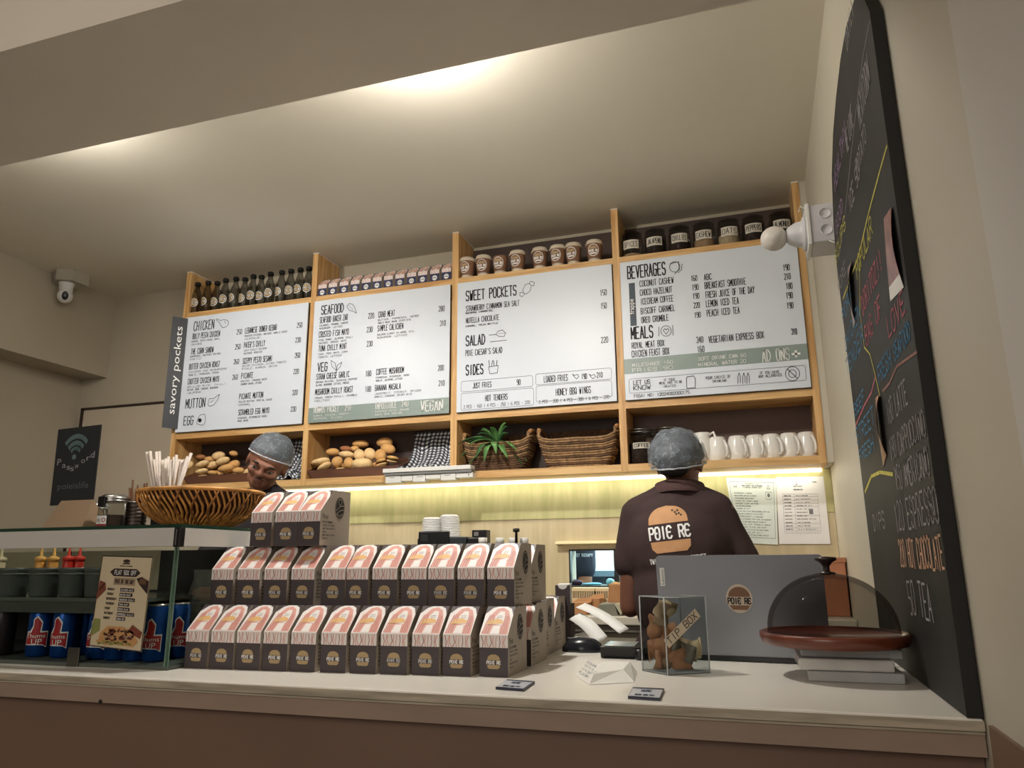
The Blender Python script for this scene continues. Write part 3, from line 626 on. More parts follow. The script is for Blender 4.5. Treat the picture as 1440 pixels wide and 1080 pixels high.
for k, (px, py, lab) in enumerate(((722, 941, 'second takeaway box back from the bottom right corner of the stack'), (752, 929.5, 'third takeaway box back along the stack right end, by the mouse'), (770, 921, 'rearmost takeaway box behind the stack, nearest the computer mouse'))):
    p = at(px, py, z=CT); p.x = (-.5285, -.545, -.551)[k]; p.y = (1.668, 1.815, 1.957)[k]
    putbox(tuple(p), (.0, .02, .0)[k], lab, 'takeaway boxes stacked on the counter')
p = at(735, 800, y=1.706); putbox((-.540, 1.712, CT+BH+.0006), .0, 'takeaway box directly behind the right end of the middle row', 'takeaway boxes stacked on the counter')

# ------------------------------------------------------------------ display case
DX0, DX1, DY0, DY1, DZ0, DZ1 = -2.7, -1.238, 1.402, 1.80, CT, 1.338
G_GREEN = glass('green_glass', (248, 251, 249), .05)
G_EDGE = mat('green_glass_edge', (30, 62, 48), .2, var=.1)
M_BAND = mat('case_band_white', (206, 204, 198), .35, var=.02)
dc = thing('display_case', 'glass display case with white top band on the counter left end', 'display case', (-1.97, 1.6, CT))
MB().box((DX0, DY0, DZ0+.0005), (DX1, DY1, DZ0+.008)).build('floor_panel', mat('case_floor', (84, 90, 84), .5), dc)
MB().box((DX0, DY0, DZ0+.008), (DX1-.010, DY0+.006, 1.290)).build('front_glass', G_GREEN, dc)
MB().box((DX1-.006, DY0+.0, DZ0+.008), (DX1, DY1, 1.290)).build('side_glass', G_GREEN, dc)
MB().box((DX1-.010, DY0-.001, DZ0+.008), (DX1-.0065, DY0+.005, 1.290)).box((DX1-.0005, DY0-.001, DZ0+.008), (DX1+.001, DY0+.002, 1.290)).build('glass_edge', mat('pale_green_edge', (96, 124, 108), .25), dc)
MB().box((DX0, DY0-.004, 1.290), (DX1-.012, DY0+.02, 1.330)).box((DX1-.014, DY0+.012, 1.290), (DX1+.004, DY1, 1.330)).build('top_band', M_BAND, dc)
MB().box((DX1-.012, DY0-.005, 1.288), (DX1+.005, DY0+.011, 1.3305), bev=.001).build('corner_bracket', M_BLACK, dc)
mbk = MB().box((DX1-.006, DY0-.0062, 1.292), (DX1-.003, DY0-.005, 1.327)); mbk.build('bracket_slot', M_STEEL, dc)
MB().box((DX0, DY0-.002, 1.3305), (DX1+.002, DY1, 1.338)).build('top_glass', glass('top_glass', (244, 248, 245), .12), dc)
MB().box((DX0, DY0-.004, 1.3305), (DX1+.004, DY0-.0021, 1.338)).box((DX1+.0021, DY0-.002, 1.3305), (DX1+.004, DY1, 1.338)).build('top_glass_edge', G_EDGE, dc)
XBK = at(224, 800, y=DY1-.01).x
MB().box((DX0, DY1-.01, 1.18), (XBK, DY1, 1.29)).build('back_panel', mat('case_back', (178, 166, 142), .6), dc)
MB().box((DX0, DY1-.01, DZ0+.008), (DX1-.007, DY1, 1.18)).box((XBK, DY1-.01, 1.18), (DX1-.007, DY1, 1.289)).build('back_shade', mat('case_shade', (44, 42, 42), .6), dc)  # dark sheets stand in for the shaded case depth and rear opening
MB().box((DX0, DY0+.03, 1.166), (DX1-.115, DY1-.012, 1.174)).build('glass_shelf', mat('shelf_glass', (84, 90, 84), .15, var=.1), dc)
MB().box((DX0, DY0+.0295, 1.140), (DX1-.115, DY0+.05, 1.1655)).build('shelf_rail', mat('shelf_rail', (66, 70, 66), .3), dc)
MB().box((at(98, 780, y=DY1-.014).x, DY1-.014, 1.18), (at(98, 780, y=DY1-.014).x+.003, DY1-.0105, 1.29)).build('panel_seam', M_INK, dc)
# little black hinge clip on the glass
a = at(92, 941, y=DY0-.004); b = at(112, 911, y=DY0-.004)
hc = MB(); hc.box((a.x, DY0-.004, CT), (b.x, DY0-.0005, b.z), bev=.001); hc.build('glass_clip', mat('clip_metal', (92, 90, 84), .35, .8), dc)

# cans
M_CBLUE = mat('can_blue', (20, 72, 148), .28, .55, var=.05); M_CRED = mat('can_red', (170, 40, 46), .4, var=.05)
def make_can(label, group, body, logo=True):
    t = thing('drink_can', label, 'can', (0, 0, 0), 0, group); r = .0275
    MB().lathe([(r*.82, 0), (r, .006), (r, .112), (r*.86, .122), (r*.84, .1245), (r*.78, .1215), (0, .1215)], 28, 0).build('body', body, t)
    MB().lathe([(r*.88, .1215), (r*.88, .1252), (r*.80, .1252), (r*.80, .122)], 28).build('rim', M_STEEL, t)
    if logo:
        FC = lambda rr: (lambda u, v: (rr*math.sin(u/r), -rr*math.cos(u/r), v))
        out = [(-.027, .030), (.024, .022), (.026, .058), (.018, .060), (.006, .061), (.012, .066), (.011, .082), (.001, .094), (-.006, .088), (-.005, .074), (-.020, .057), (-.024, .054)]
        inn = [(u*.90, .032+(v-.03)*.93) for u, v in out]
        mb = MB(); mb.fill2(FC(r+.0004), [(-.0265, .026), (.0265, .022), (.027, .06), (-.022, .060)], 0, 6, 12); mb.fill2(FC(r+.0004), [(-.014, .060), (.012, .060), (.013, .082), (.002, .0955), (-.0075, .089), (-.007, .072)], 0, 8, 6)
        mb.fill2(FC(r+.0008), [(-.0245, .029), (.0245, .025), (.025, .057), (-.020, .057)], 1, 6, 12); mb.fill2(FC(r+.0008), [(-.010, .056), (.009, .056), (.011, .080), (.001, .092), (-.0055, .087), (-.005, .071)], 1, 8, 6)
        btext(mb, FC(r+.0013), 'Thums', -.021, .045, .010, 0, width=.042); btext(mb, FC(r+.0013), 'UP', -.007, .030, .013, 0, width=.022)
        mb.build('logo', [M_WINK, M_CRED], t)
    return t
can = None
gcan = 'blue and red soft drink cans in the glass case'
for i, (px, y, rz, lab) in enumerate(((56.5, 1.475, .5, 'blue soft drink can, leftmost in the case, red logo turned right'), (91, 1.475, .12, 'blue soft drink can, second from the left, logo facing front'), (119, 1.535, 2.4, 'blue soft drink can, third from the left, logo turned away'),
        (142, 1.472, .2, 'blue soft drink can behind the left edge of menu card'), (167.5, 1.472, .0, 'blue soft drink can behind the middle of menu card'), (193.5, 1.472, -.1, 'blue soft drink can behind the right edge of menu card'), (221, 1.472, .15, 'blue soft drink can just right of the menu card'))):
    p = at(px, 890, y=y); p.z = CT+.0082
    if i == 0: can = make_can(lab, gcan, M_CBLUE); mvt(can, tuple(p), rz)
    else: dup(can, tuple(p), rz, lab)
dup(can, (at(249, 890, y=1.535).x, 1.535, CT+.0082), .75, 'blue soft drink can seen through the case side glass')
p = at(4, 890, y=1.47); p.z = CT+.0082
c2 = make_can('dark soft drink can at the far left of the case', 'dark cans', mat('can_dark', (44, 38, 42), .35, .5), False); mvt(c2, tuple(p)); del c2['group']
# tubs with squeeze bottles
M_TUB = mat('tub_grey', (84, 88, 84), .35, var=.05)
def make_tub(lab):
    t = thing('condiment_tub', lab, 'tub', (0, 0, 0), 0, 'grey condiment tubs on the case glass shelf')
    MB().lathe([(.030, 0), (.032, .003), (.038, .062), (.040, .064), (.0405, .070), (.038, .070), (.030, .006), (0, .006)], 28).build('body', M_TUB, t)
    MB().lathe([(.0385, .052), (.0405, .053), (.0405, .056), (.0395, .057)], 28, cap=False).build('rim_band', M_TUB, t)
    return t
tub = None
for i, (px, lab) in enumerate(((-22, 'grey condiment tub cut off at the left image edge'), (20, 'grey condiment tub, leftmost one fully in view'), (64, 'grey condiment tub under the orange squeeze bottle caps'), (106, 'grey condiment tub under the red squeeze bottle caps'), (142, 'grey condiment tub beside the menu card'))):
    p = at(px, 815, y=1.50); p.z = 1.1742
    if tub is None: tub = make_tub(lab); mvt(tub, tuple(p))
    else: dup(tub, tuple(p), 0, lab)
def squeeze(px, y, col, lab, hh=.1):
    p = at(px, 790, y=y); p.z = 1.1802
    t = thing('squeeze_bottle', lab, 'bottle', tuple(p))
    x, yy, z = p
    T = Matrix.Translation(p)
    MB().lathe([(.011, 0), (.012, .002), (.012, .078), (.010, .082)], 16, M=T).build('body', mat('sauce_'+col[0], col[1], .4), t)
    MB().lathe([(.0135, .080), (.0138, .088), (.010, .0905), (.004, .093), (.0018, .112), (0, .112)], 16, M=T).build('nozzle_cap', mat('cap_'+col[0], col[2], .35), t)
OR_ = ('orange', (216, 150, 70), (235, 176, 96)); RD = ('red', (190, 40, 30), (210, 52, 40)); CR = ('cream', (210, 190, 160), (225, 205, 170))
squeeze(57, 1.49, OR_, 'squeeze bottle with pale orange nozzle, left one of its tub'); squeeze(75, 1.505, OR_, 'squeeze bottle with orange nozzle, right one of its tub')
squeeze(96, 1.485, RD, 'squeeze bottle with red nozzle, left one of the red pair'); squeeze(111, 1.505, RD, 'squeeze bottle with red nozzle, right one of the red pair')
squeeze(1, 1.50, CR, 'squeeze bottle with pale cap at the left image edge')
# menu card taped to the glass
q = [at(145, 781, y=DY0-.002), at(216, 783, y=DY0-.002), at(199, 917, y=DY0-.002), at(126, 908, y=DY0-.002)]
t = thing('promo_card', 'cream offer card taped to the case glass with food pictures', 'menu card', (q[3].x, DY0-.002, q[3].z))
def FQ(d): return lambda u, v: tuple((q[3]*(1-u)+q[2]*u)*(1-v)+(q[0]*(1-u)+q[1]*u)*v+Vector((0, -d, 0)))
mb = MB(); A = [FQ(.0)(*p) for p in ((0, 0), (1, 0), (1, 1), (0, 1))]; B = [FQ(.0012)(*p) for p in ((0, 0), (1, 0), (1, 1), (0, 1))]
mb.add(A+B, [(0, 3, 2, 1), (4, 5, 6, 7), (0, 1, 5, 4), (1, 2, 6, 5), (2, 3, 7, 6), (3, 0, 4, 7)]); mb.build('card', mat('card_cream', (206, 192, 160), .5, var=.03), t)
mb = MB(); f2 = FQ(.0018); f3 = FQ(.0023); f4 = FQ(.0028)
M_DKB = mat('print_dark_brown', (52, 34, 30), .6, var=.1)
mb.line2(f2, [(.01, .005), (.99, .005), (.99, .995), (.01, .995)], .0, 0)
for a, b in (((0, 0), (1, 0)), ((1, 0), (1, 1)), ((1, 1), (0, 1)), ((0, 1), (0, 0))):
    a, b = Vector(a), Vector(b); c = Vector((.5, .5)); mb.fill2(f2, [tuple(a), tuple(b), tuple(b+(c-b)*.022), tuple(a+(c-a)*.022)], 0)
mb.fill2(f2, [(.2, .82), (.28, .86), (.72, .86), (.8, .82), (.72, .775), (.28, .775)][::-1], 0)
mb.fill2(f2, [(.3, .68), (.72, .68), (.72, .76), (.3, .76)], 3)
mb.fill2(f2, circ(.5, .945, .07, 14, .018), 0); mb.fill2(f2, [(.43, .91), (.57, .91), (.57, .925), (.43, .925)], 0); stext(mb, f2, 'POCKETS FRIENDS', .38, .885, .24, .008, .004, 0)
def sx(f): return f
stext(mb, f3, 'FLAT 50% OFF', .3, .795, .42, .045, .008, 1); stext(mb, f3, 'POIE OF THE DAY', .33, .70, .36, .04, .008, 0)
for k in range(7):
    y = .62-.052*k; stext(mb, f2, ['MONDAY', 'TUESDAY', 'WEDNESDAY', 'THURSDAY', 'FRIDAY', 'SATURDAY', 'SUNDAY'][k], .2, y, (.14, .13, .2, .17, .1, .17, .12)[k], .022, .006, 0)
    mb.fill2(f2, [(.45, y-.008), ((.72, .7, .76, .66, .68, .78, .62)[k], y-.008), ((.72, .7, .76, .66, .68, .78, .62)[k], y+.03), (.45, y+.03)], 0)
    stext(mb, f3, ['CHICKEN MAYO', 'BUTTER ROAST', 'MUSHROOM CHILLY', 'TUNA MINT', 'PESTO CHICK', 'BARBEQUE CHILLY', 'FRESH VEG'][k], .47, y, (.23, .2, .27, .17, .19, .29, .13)[k], .018, .004, 1)
rg = random.Random(5)
mb.fill2(f3, [(.16, .05), (.84, .04), (.92, .10), (.80, .20), (.6, .24), (.3, .23), (.18, .15)], 4)
for k in range(60): a = rg.uniform(0, 6.28); r_ = rg.random()**.5; u, v = .52+.3*r_*math.cos(a), .14+.07*r_*math.sin(a); mb.fill2(f4, circ(u, v, rg.uniform(.02, .045), 6, rg.uniform(.008, .018)), rg.choice((0, 0, 5, 3)))
for k in range(26): mb.fill2(f4, circ(.16+.64*k/26, .055+rg.uniform(-.015, .02), .035, 6, .014), 6 if k % 3 else 4)
mb.fill2(f3, [(0, .10), (.16, .18), (.14, .3), (.03, .3)], 6); mb.fill2(f3, [(.7, .2), (.95, .13), (.98, .2), (.78, .27)], 5)
mb.fill2(f3, [(0, .5), (.03, .72), (.14, .70), (.17, .62)], 5); mb.fill2(f3, [(.98, .6), (.8, .7), (.74, .76), (.84, .78), (.98, .74)], 0)
for k in range(5): mb.line2(f4, [(.02+.02*k, .6+.02*k), (.1+.01*k, .64+.012*k)], .006, 0); mb.line2(f4, [(.8+.03*k, .7), (.84+.025*k, .76)], .005, 4)
mb.build('print', [M_DKB, M_WINK, M_PAPER, mat('print_taupe', (160, 140, 116), .6), mat('print_bun', (196, 146, 92), .6), mat('print_red_brown', (120, 62, 44), .6), mat('print_green', (132, 138, 74), .6)], t)
# bag of rolls behind the side glass
GX = min(at(296, 830, y=1.66).x, -1.292); GY = 1.645
t = thing('bread_bag', 'clear plastic bag slumped over dark tray behind the case side glass', 'bag', (GX, GY, CT+.008))
mb = MB(); rg = random.Random(2)
n, m_ = 16, 24; vs = []
for i in range(n+1):
    for k in range(m_):
        tt = i/n; a = 2*PI*k/m_; r_ = .045*(1-.35*tt**2)*(1+.22*noise.noise(Vector((math.cos(a)*2, math.sin(a)*2, tt*5))))
        vs.append((GX+.035*math.cos(a)*r_/.045+.004*math.sin(tt*9), GY+1.5*r_*math.sin(a), CT+.009+.20*tt))
mb.add(vs, [(i*m_+k, i*m_+(k+1) % m_, (i+1)*m_+(k+1) % m_, (i+1)*m_+k) for i in range(n) for k in range(m_)], 0, True)
mb.build('bag', mat('bag_film', (150, 156, 152), .18, var=.3, scale=30, alpha=.42, bump=.6, bscale=40), t)
MB().box((GX-.022, GY-.04, CT+.0085), (GX+.022, GY+.045, CT+.13), bev=.006).build('dark_tray', mat('tray_dark', (62, 66, 62), .5), t)
a = at(288, 797, y=1.60)
tagp(MB().ball((0, 0, 0), (.028, .034, .018), seg=18, rings=12, nz=.15, nf=40).build('bread_roll', mat('roll_crust', (180, 124, 92), .7, var=.2, scale=40), None), 'round bread roll resting on the tray inside the plastic bag', 'bread roll'); mvt(bpy.data.objects['bread_roll'], (GX, GY-.005, CT+.149))
# ================================================================== THINGS ON THE SHELF
ZT, ZL = 2.5165, 1.6285
G_BOT = glass('bottle_glass', (196, 196, 192), .3, .08); G_JAR = glass('jar_glass', (226, 227, 224), .25, .06)
CYL = lambda r, d=.0004: (lambda u, v: ((r+d)*math.sin(u/r), -(r+d)*math.cos(u/r), v))
ORD13 = ['first', 'second', 'third', 'fourth', 'fifth', 'sixth', 'seventh', 'eighth', 'ninth', 'tenth', 'eleventh', 'twelfth', 'thirteenth']
def zoomx(f, xs): return [f(x, 0)[0] for x in xs]
def make_bottle(lab, grp):
    t = thing('glass_bottle', lab, 'bottle', (0, 0, 0), 0, grp); r = .0255
    MB().lathe([(r*.9, 0), (r, .004), (r, .095), (r*.9, .108), (.013, .140), (.0115, .158), (.0135, .160), (.0135, .165), (0, .165)], 20).build('body', G_BOT, t)
    MB().lathe([(.0155, .160), (.0160, .162), (.0150, .174), (.012, .1765), (0, .177)], 16).build('cap', M_BLACK, t)
    mb = MB(); F = CYL(r, .0008); mb.line2(F, circ(0, .058, .0215, 22), .0028, 0, True); bun(mb, F, 0, .058, .036, 1, 0, rows=4, word='P0Ie', tw=.0022)
    mb.build('label_print', [M_WINK, M_TAN], t); return t
bo = None
for i, px in enumerate(zoomx(Z1, [192, 240, 283, 322, 370, 413, 451, 490, 532, 585, 628, 672, 712])):
    p = at(px, 415, y=3.035+(.022 if i in (2, 5, 7) else 0)); p.z = ZT
    lab = 'dark glass bottle with black cap, %s from the left on the upper shelf' % ORD13[i]
    if bo is None: bo = make_bottle(lab, 'glass bottles on the upper shelf over the chicken board'); mvt(bo, tuple(p), .1)
    else: dup(bo, tuple(p), random.uniform(-.45, .35), lab)
# small navy boxes
M_NAVY = mat('box_navy', (44, 48, 84), .5, var=.04)
sb = None
for i, px in enumerate(zoomx(lambda x, y: (420+x/3.349, 0), [113, 162, 214, 266, 318, 369, 422, 476, 531, 583, 640, 695])):
    p = at(px, 400, y=3.012); p.z = ZT
    lab = 'small navy and pink box, %s from the left on the upper shelf' % ORD13[i]
    if sb is None:
        sb = make_box('snack_box', lab, 'small navy boxes on the upper shelf', M_NAVY, .755, False)
        for ch in list(sb.children):
            if ch.name.startswith('emblem'):
                bpy.data.objects.remove(ch)
        mb = MB(); FE = lambda u, v: (u, -.0011, v); mb.fill2(FE, circ(0, .021, .0125, 16), 0); mb.line2(lambda u, v: (u, -.0016, v), [(-.010, .021), (.010, .019)], .003, 1); mb.line2(lambda u, v: (u, -.0016, v), [(-.004, .028), (.006, .026)], .002, 1); mb.build('round_emblem', [M_WINK, M_NAVY], sb)
        mvt(sb, tuple(p))
    else: dup(sb, tuple(p), random.uniform(-.02, .02), lab)
# paper cups
M_CUPB = mat('cup_brown', (128, 92, 68), .6, var=.05, scale=20); M_LID = mat('cup_lid', (214, 202, 182), .45, var=.02)
cb = None
for i, px in enumerate([657.4, 680, 703.7, 728, 759.5, 785, 807, 836.5]):
    p = at(px, 370, y=3.04); p.z = ZT
    lab = 'brown paper cup %s, %s from the left on the upper shelf' % ('without a lid' if i == 2 else 'with cream lid', ORD13[i])
    t = None
    if cb is None or i == 2:
        t = thing('paper_cup', lab, 'cup', (0, 0, 0), 0, 'brown paper cups on the upper shelf')
        fr = lambda z: .026+.010*(z/.088)
        MB().lathe([(fr(0)-.002, 0), (fr(0), .001), (fr(.018), .018), (fr(.018)-.003, .018)], 24, cap=False).build('base_band', M_LID, t)
        MB().lathe([(fr(.018)+.0004, .0165), (fr(.088)+.0004, .086), (fr(.088), .088), (fr(.088)-.002, .086), (fr(0)-.002, .003), (0, .003)], 24, cap=False).build('body', M_CUPB, t)
        if i != 2: MB().lathe([(.0375, .084), (.0395, .085), (.0395, .090), (.036, .093), (.0345, .103), (.030, .105), (.028, .101), (0, .101)], 24).build('lid', M_LID, t)
        mb = MB(); F = lambda u, v: ((fr(v)+.0014)*math.sin(u/.031), -(fr(v)+.0014)*math.cos(u/.031), v)
        mb.line2(F, circ(0, .053, .0225, 22, .026), .0026, 0, True); mb.fill2(F, [(-.015, .060), (.015, .060), (.012, .070), (-.012, .070)], 1, 2, 4); mb.fill2(F, [(-.013, .036), (.013, .036), (.016, .042), (-.016, .042)], 0, 2, 4)
        stext(mb, F, 'P0Ie Re', -.019, .046, .038, .010, .0024, 0); mb.build('label_print', [M_WINK, M_TAN], t)
    if t: mvt(t, tuple(p), random.uniform(-.2, .1))
    else: dup(cb, tuple(p), random.uniform(-.3, .25), lab)
    if i == 0: cb = t
# labelled jars
def make_jar(name, lab, cat, grp, word, fill, fh, s=1.0, clip=False):
    t = thing(name, lab, cat, (0, 0, 0), 0, grp); r = .047*s; h = .128*s
    MB().lathe([(r*.9, 0), (r, .005), (r, h*.72), (r*.93, h*.80), (r*.82, h*.84), (r*.82, h*.90), (r*.78, h*.9)], 28, cap=False).lathe([(0, .001), (r*.9, .001)], 28, cap=False).build('jar_body', G_JAR, t)
    if clip:
        MB().lathe([(r*.84, h*.88), (r*.92, h*.89), (r*.92, h*.95), (r*.80, h*.99), (0, h*1.0)], 28).build('glass_lid', G_JAR, t)
        MB().tube([(r*.93*math.cos(a), r*.93*math.sin(a), h*.885) for a in [2*PI*k/24 for k in range(24)]], .0016, 6, closed=True).tube([(-r*.95, 0, h*.95), (-r*1.12, -.004, h*.86), (-r*1.05, -.004, h*.78)], .0018, 6).tube([(r*.92*math.cos(a), r*.92*math.sin(a), h*.955) for a in [2*PI*k/24 for k in range(24)]], .0014, 6, closed=True).build('wire_clip', M_STEEL, t)
    else:
        MB().lathe([(r*.84, h*.88), (r*.92, h*.885), (r*.93, h*.93), (r*.80, h*.97), (r*.5, h*1.0), (0, h*1.01)], 28).build('glass_lid', G_JAR, t)
    if fh: MB().lathe([(0, .004), (r*.88, .004), (r*.93, .01), (r*.93, fh*h), (r*.6, fh*h*1.06), (0, fh*h*1.02)], 24, cap=False).build('contents', fill, t)
    lw, lz0, lz1 = (.036*s, h*.30, h*.62) if not clip else (.030*s, h*.42, h*.58)
    mb = MB(); F = CYL(r, .0008); mb.fill2(F, [(-lw, lz0), (lw, lz0), (lw, lz1), (-lw, lz1)], 0, 1, 10); stext(mb, CYL(r, .0013), word, -lw*.82, lz0+(lz1-lz0)*.22, lw*1.64, (lz1-lz0)*.56, .0024*s, 1, jit=.05, maxl=.008)
    mb.build('label', [mat('label_paper', (206, 200, 186), .7, var=.04), M_INK], t); return t
FD = mat('dark_spice', (58, 44, 38), .9, var=.4, scale=90, bump=.5, bscale=120); FL_ = mat('pale_nuts', (176, 146, 112), .8, var=.3, scale=60, bump=.6, bscale=90); FO = mat('oat_flakes', (196, 178, 148), .85, var=.15, scale=120)
for i, (px, w, fill, fh) in enumerate(((888.5, 'SPICES', FL_, .14), (921, 'JALAPENO', FD, .55), (955, 'CHILLIES', FD, .35), (990, 'CASHEW', FL_, .34), (1025, 'OATS', FO, .40), (1060, 'PEPPERS', FD, .62), (1099, 'ALMONDS', FD, .6))):
    p = at(px, 330, y=3.055); p.z = ZT
    t = make_jar('spice_jar', 'glass jar with handwritten label reading %s on the upper shelf' % w.lower(), 'jar', 'labelled glass jars on the upper shelf', w, fill, fh, .98); mvt(t, tuple(p), random.uniform(-.1, .15), Matrix.Rotation(0, 4, 'X'))
# lower right bay: clip jars, pitcher, mugs
for px, w, lab in ((903, 'COFFEE', 'clip top glass jar of coffee beans at the pine divider'), (940, 'COFFEE', 'clip top glass jar partly hidden behind the standing hairnet')):
    p = at(px, 630, y=3.075); p.z = ZL
    t = make_jar('clip_jar', lab, 'jar', None, w, FD, .58, 1.18, True); mvt(t, tuple(p), .08)
    if px == 903:
        for ch in t.children: pass
M_CHINA = mat('white_china', (232, 230, 224), .18, var=.02, coat=.4)
def make_mug(lab):
    t = thing('mug', lab, 'mug', (0, 0, 0), 0, 'upturned white mugs in the lower right bay')
    MB().lathe([(.040, 0), (.0425, .002), (.041, .03), (.036, .075), (.031, .094), (.028, .098), (.020, .097), (.019, .095), (0, .095)], 28).build('body', M_CHINA, t)
    MB().tube([(.038+.0, 0, .018), (.054, 0, .016), (.062, 0, .030), (.058, 0, .055), (.046, 0, .076), (.033, 0, .080)], [.0045, .005, .0055, .0055, .005, .0045], 10).build('handle', M_CHINA, t)
    return t
mg = None
for i, px in enumerate([1011, 1038.5, 1063.7, 1086.7, 1111.9, 1136.7]):
    p = at(px-2, 625, y=3.07); p.z = ZL; lab = 'upturned white mug, %s from the left in the lower right bay' % ORD13[i]
    if mg is None: mg = make_mug(lab); mvt(mg, tuple(p), -.9)
    else: dup(mg, tuple(p), -.9-.1*(i % 3), lab)
p = at(988, 625, y=3.07); t = thing('milk_jug', 'white china jug with raised handle, left end of the mug row', 'jug', (p.x, p.y, ZL)); T = Matrix.Translation((p.x, p.y, ZL))
MB().lathe([(.028, 0), (.034, .003), (.042, .04), (.038, .075), (.030, .10), (.034, .118), (.031, .118), (.027, .10), (0, .02)], 24, M=T).build('body', M_CHINA, t)
MB().tube([(.030, 0, .108), (.048, 0, .118), (.056, 0, .095), (.050, 0, .06), (.040, 0, .04)], .005, 8, M=T @ Matrix.Rotation(-.3, 4, 'Z')).build('handle', M_CHINA, t)

# breads, trays, cloths
M_BREAD = [mat('bread_%s' % n, c, .8, var=.22, scale=22, bump=.3, bscale=60) for n, c in (('golden', (206, 160, 100)), ('pale', (226, 194, 142)), ('brown', (160, 108, 70)))]
def tray(nm, lab, x0, x1, y0, y1, z):
    t = thing('bread_tray', lab, 'tray', ((x0+x1)/2, (y0+y1)/2, z)); m = wood('tray_wood_'+nm, (70, 44, 32), (104, 66, 46), 0)
    # splayed tray
    e = .012; b = [(x0+.03, y0+.004), (x1-.03, y0+.004), (x1-.03, y1-.004), (x0+.03, y1-.004)]; tp = [(x0, y0), (x1, y0), (x1, y1), (x0, y1)]
    hs = (.048, .075, .10, .075)
    MB().box((x0+.03, y0+.006, z), (x1-.03, y1-.006, z+.006)).build('base', m, t)
    for k in range(4):
        i, j = k, (k+1) % 4; zi = [.038, .045, .10, .10]
        A, B_ = Vector((*b[i], z)), Vector((*b[j], z)); C, D = Vector((*tp[j], z+zi[j])), Vector((*tp[i], z+zi[i]))
        nn = (B_-A).cross(D-A).normalized()*-.006; vs = [A, B_, C, D, A-nn, B_-nn, C-nn, D-nn]
        MB().add([tuple(v) for v in vs], [(3, 2, 1, 0), (4, 5, 6, 7), (0, 1, 5, 4), (1, 2, 6, 5), (2, 3, 7, 6), (3, 0, 4, 7)]).build('side_board', m, t)
    return t
xb0, xb1 = PX[0][1], PX[1][0]
tray('left', 'dark wooden bread tray in the lower left bay', at(262, 650, y=3.02).x, -2.13, 3.012, 3.17, ZL)
xb0, xb1 = PX[1][1], PX[2][0]
tray('middle', 'dark wooden bread tray in the second bay, under the seafood board', at(432, 650, y=3.02).x+.012, at(564, 650, y=3.02).x, 3.012, 3.17, ZL)
def bread(px, py, y, rx, rz_, th, mi, lab, tilt=0, grp='breads in the shelf trays'):
    p = at(px, py, y=y)
    o = MB().ball((0, 0, 0), (rx, rx*.62, rz_), seg=18, rings=12, nz=.16, nf=26).build('bread', M_BREAD[mi]); tagp(o, lab, 'bread', grp)
    o.matrix_basis = Matrix.Translation(p) @ Matrix.Rotation(th, 4, 'Y') @ Matrix.Rotation(tilt, 4, 'X')
for a in ((208, 947, 3.12, 28, 12, .1, 2, 'brown bread at the back left of the left tray'), (292, 942, 3.10, 36, 20, -.12, 1, 'pale flat bread standing at the back of the left tray'), (216, 980, 3.05, 36, 14, -.3, 1, 'pale bread lying front left in the left tray, upper one'), (312, 966, 3.06, 38, 17, -.3, 1, 'large pale flat bread in the middle of the left tray'),
          (212, 1014, 3.035, 34, 12, -.15, 1, 'pale bread at the front left corner of the left tray'), (330, 1000, 3.035, 44, 18, -.2, 0, 'golden bread at the front middle of the left tray'), (156, 985, 3.06, 20, 16, -.8, 1, 'pale bread leaning on the left end board of the tray'), (362, 930, 3.10, 24, 12, .2, 0, 'golden bread behind the stooping cap'),
          (262, 1020, 3.03, 26, 10, .1, 0, 'golden bread low at the front of the left tray'), (566, 1010, 3.04, 30, 12, .1, 0, 'golden bread on the checked cloth in the left bay'), (262, 985, 3.08, 34, 16, -.2, 1, 'pale bread wedged in the heart of the left tray'), (362, 985, 3.06, 34, 20, -.4, 0, 'torn golden bread next to the stooping face'), (250, 958, 3.11, 30, 14, .1, 0, 'golden bread behind the pale ones in the left tray'), (385, 1010, 3.03, 30, 14, .0, 0, 'golden bread low in the left tray by the face')):
    px, py = Z1(a[0], a[1]); bread(px, py, a[2], a[3]/3.349*.0036, a[4]/3.349*.0038, a[5], a[6], a[7])
Z2 = lambda x, y: (420+x/3.349, 340+y/3.349)
for a in ((105, 1035, 3.035, 52, 17, -.15, 1, 'long pale bread at the left front of the middle tray'), (120, 1058, 3.03, 40, 14, -.45, 1, 'slim pale bread at the front left corner of the middle tray'), (160, 990, 3.08, 38, 18, .05, 0, 'golden bread at the left back of the middle tray'), (222, 975, 3.10, 34, 14, .15, 2, 'twisted brown bread at the back of the middle tray'),
          (225, 1002, 3.07, 44, 17, .1, 1, 'pale bread left of centre in the middle tray'), (292, 952, 3.12, 46, 18, .05, 0, 'golden bread on top at the back of the middle tray'), (180, 1035, 3.04, 30, 24, -.3, 0, 'golden bread low left of centre in the middle tray'), (235, 1040, 3.035, 28, 24, .5, 0, 'short golden bread at the front of the middle tray'),
          (285, 1003, 3.07, 32, 26, .3, 1, 'pale round bread at the centre of the middle tray'), (335, 998, 3.08, 34, 26, .4, 1, 'pale bread right of the centre of the middle tray'), (300, 1045, 3.035, 56, 27, -.05, 1, 'large pale bread at the front centre of the middle tray'), (385, 1005, 3.07, 32, 27, .6, 0, 'golden bread leaning right in the middle tray'),
          (405, 945, 3.12, 44, 24, -.05, 0, 'golden bread highest in the middle tray'), (420, 975, 3.09, 40, 24, .2, 0, 'cracked golden bread near the middle tray right end'), (262, 975, 3.11, 26, 14, 0, 0, 'small golden bread behind the middle tray pile')):
    px, py = Z2(a[0], a[1]); bread(px, py, a[2], a[3]/3.349*.0032, a[4]/3.349*.0034, a[5], a[6], a[7])
rgb_ = random.Random(12)
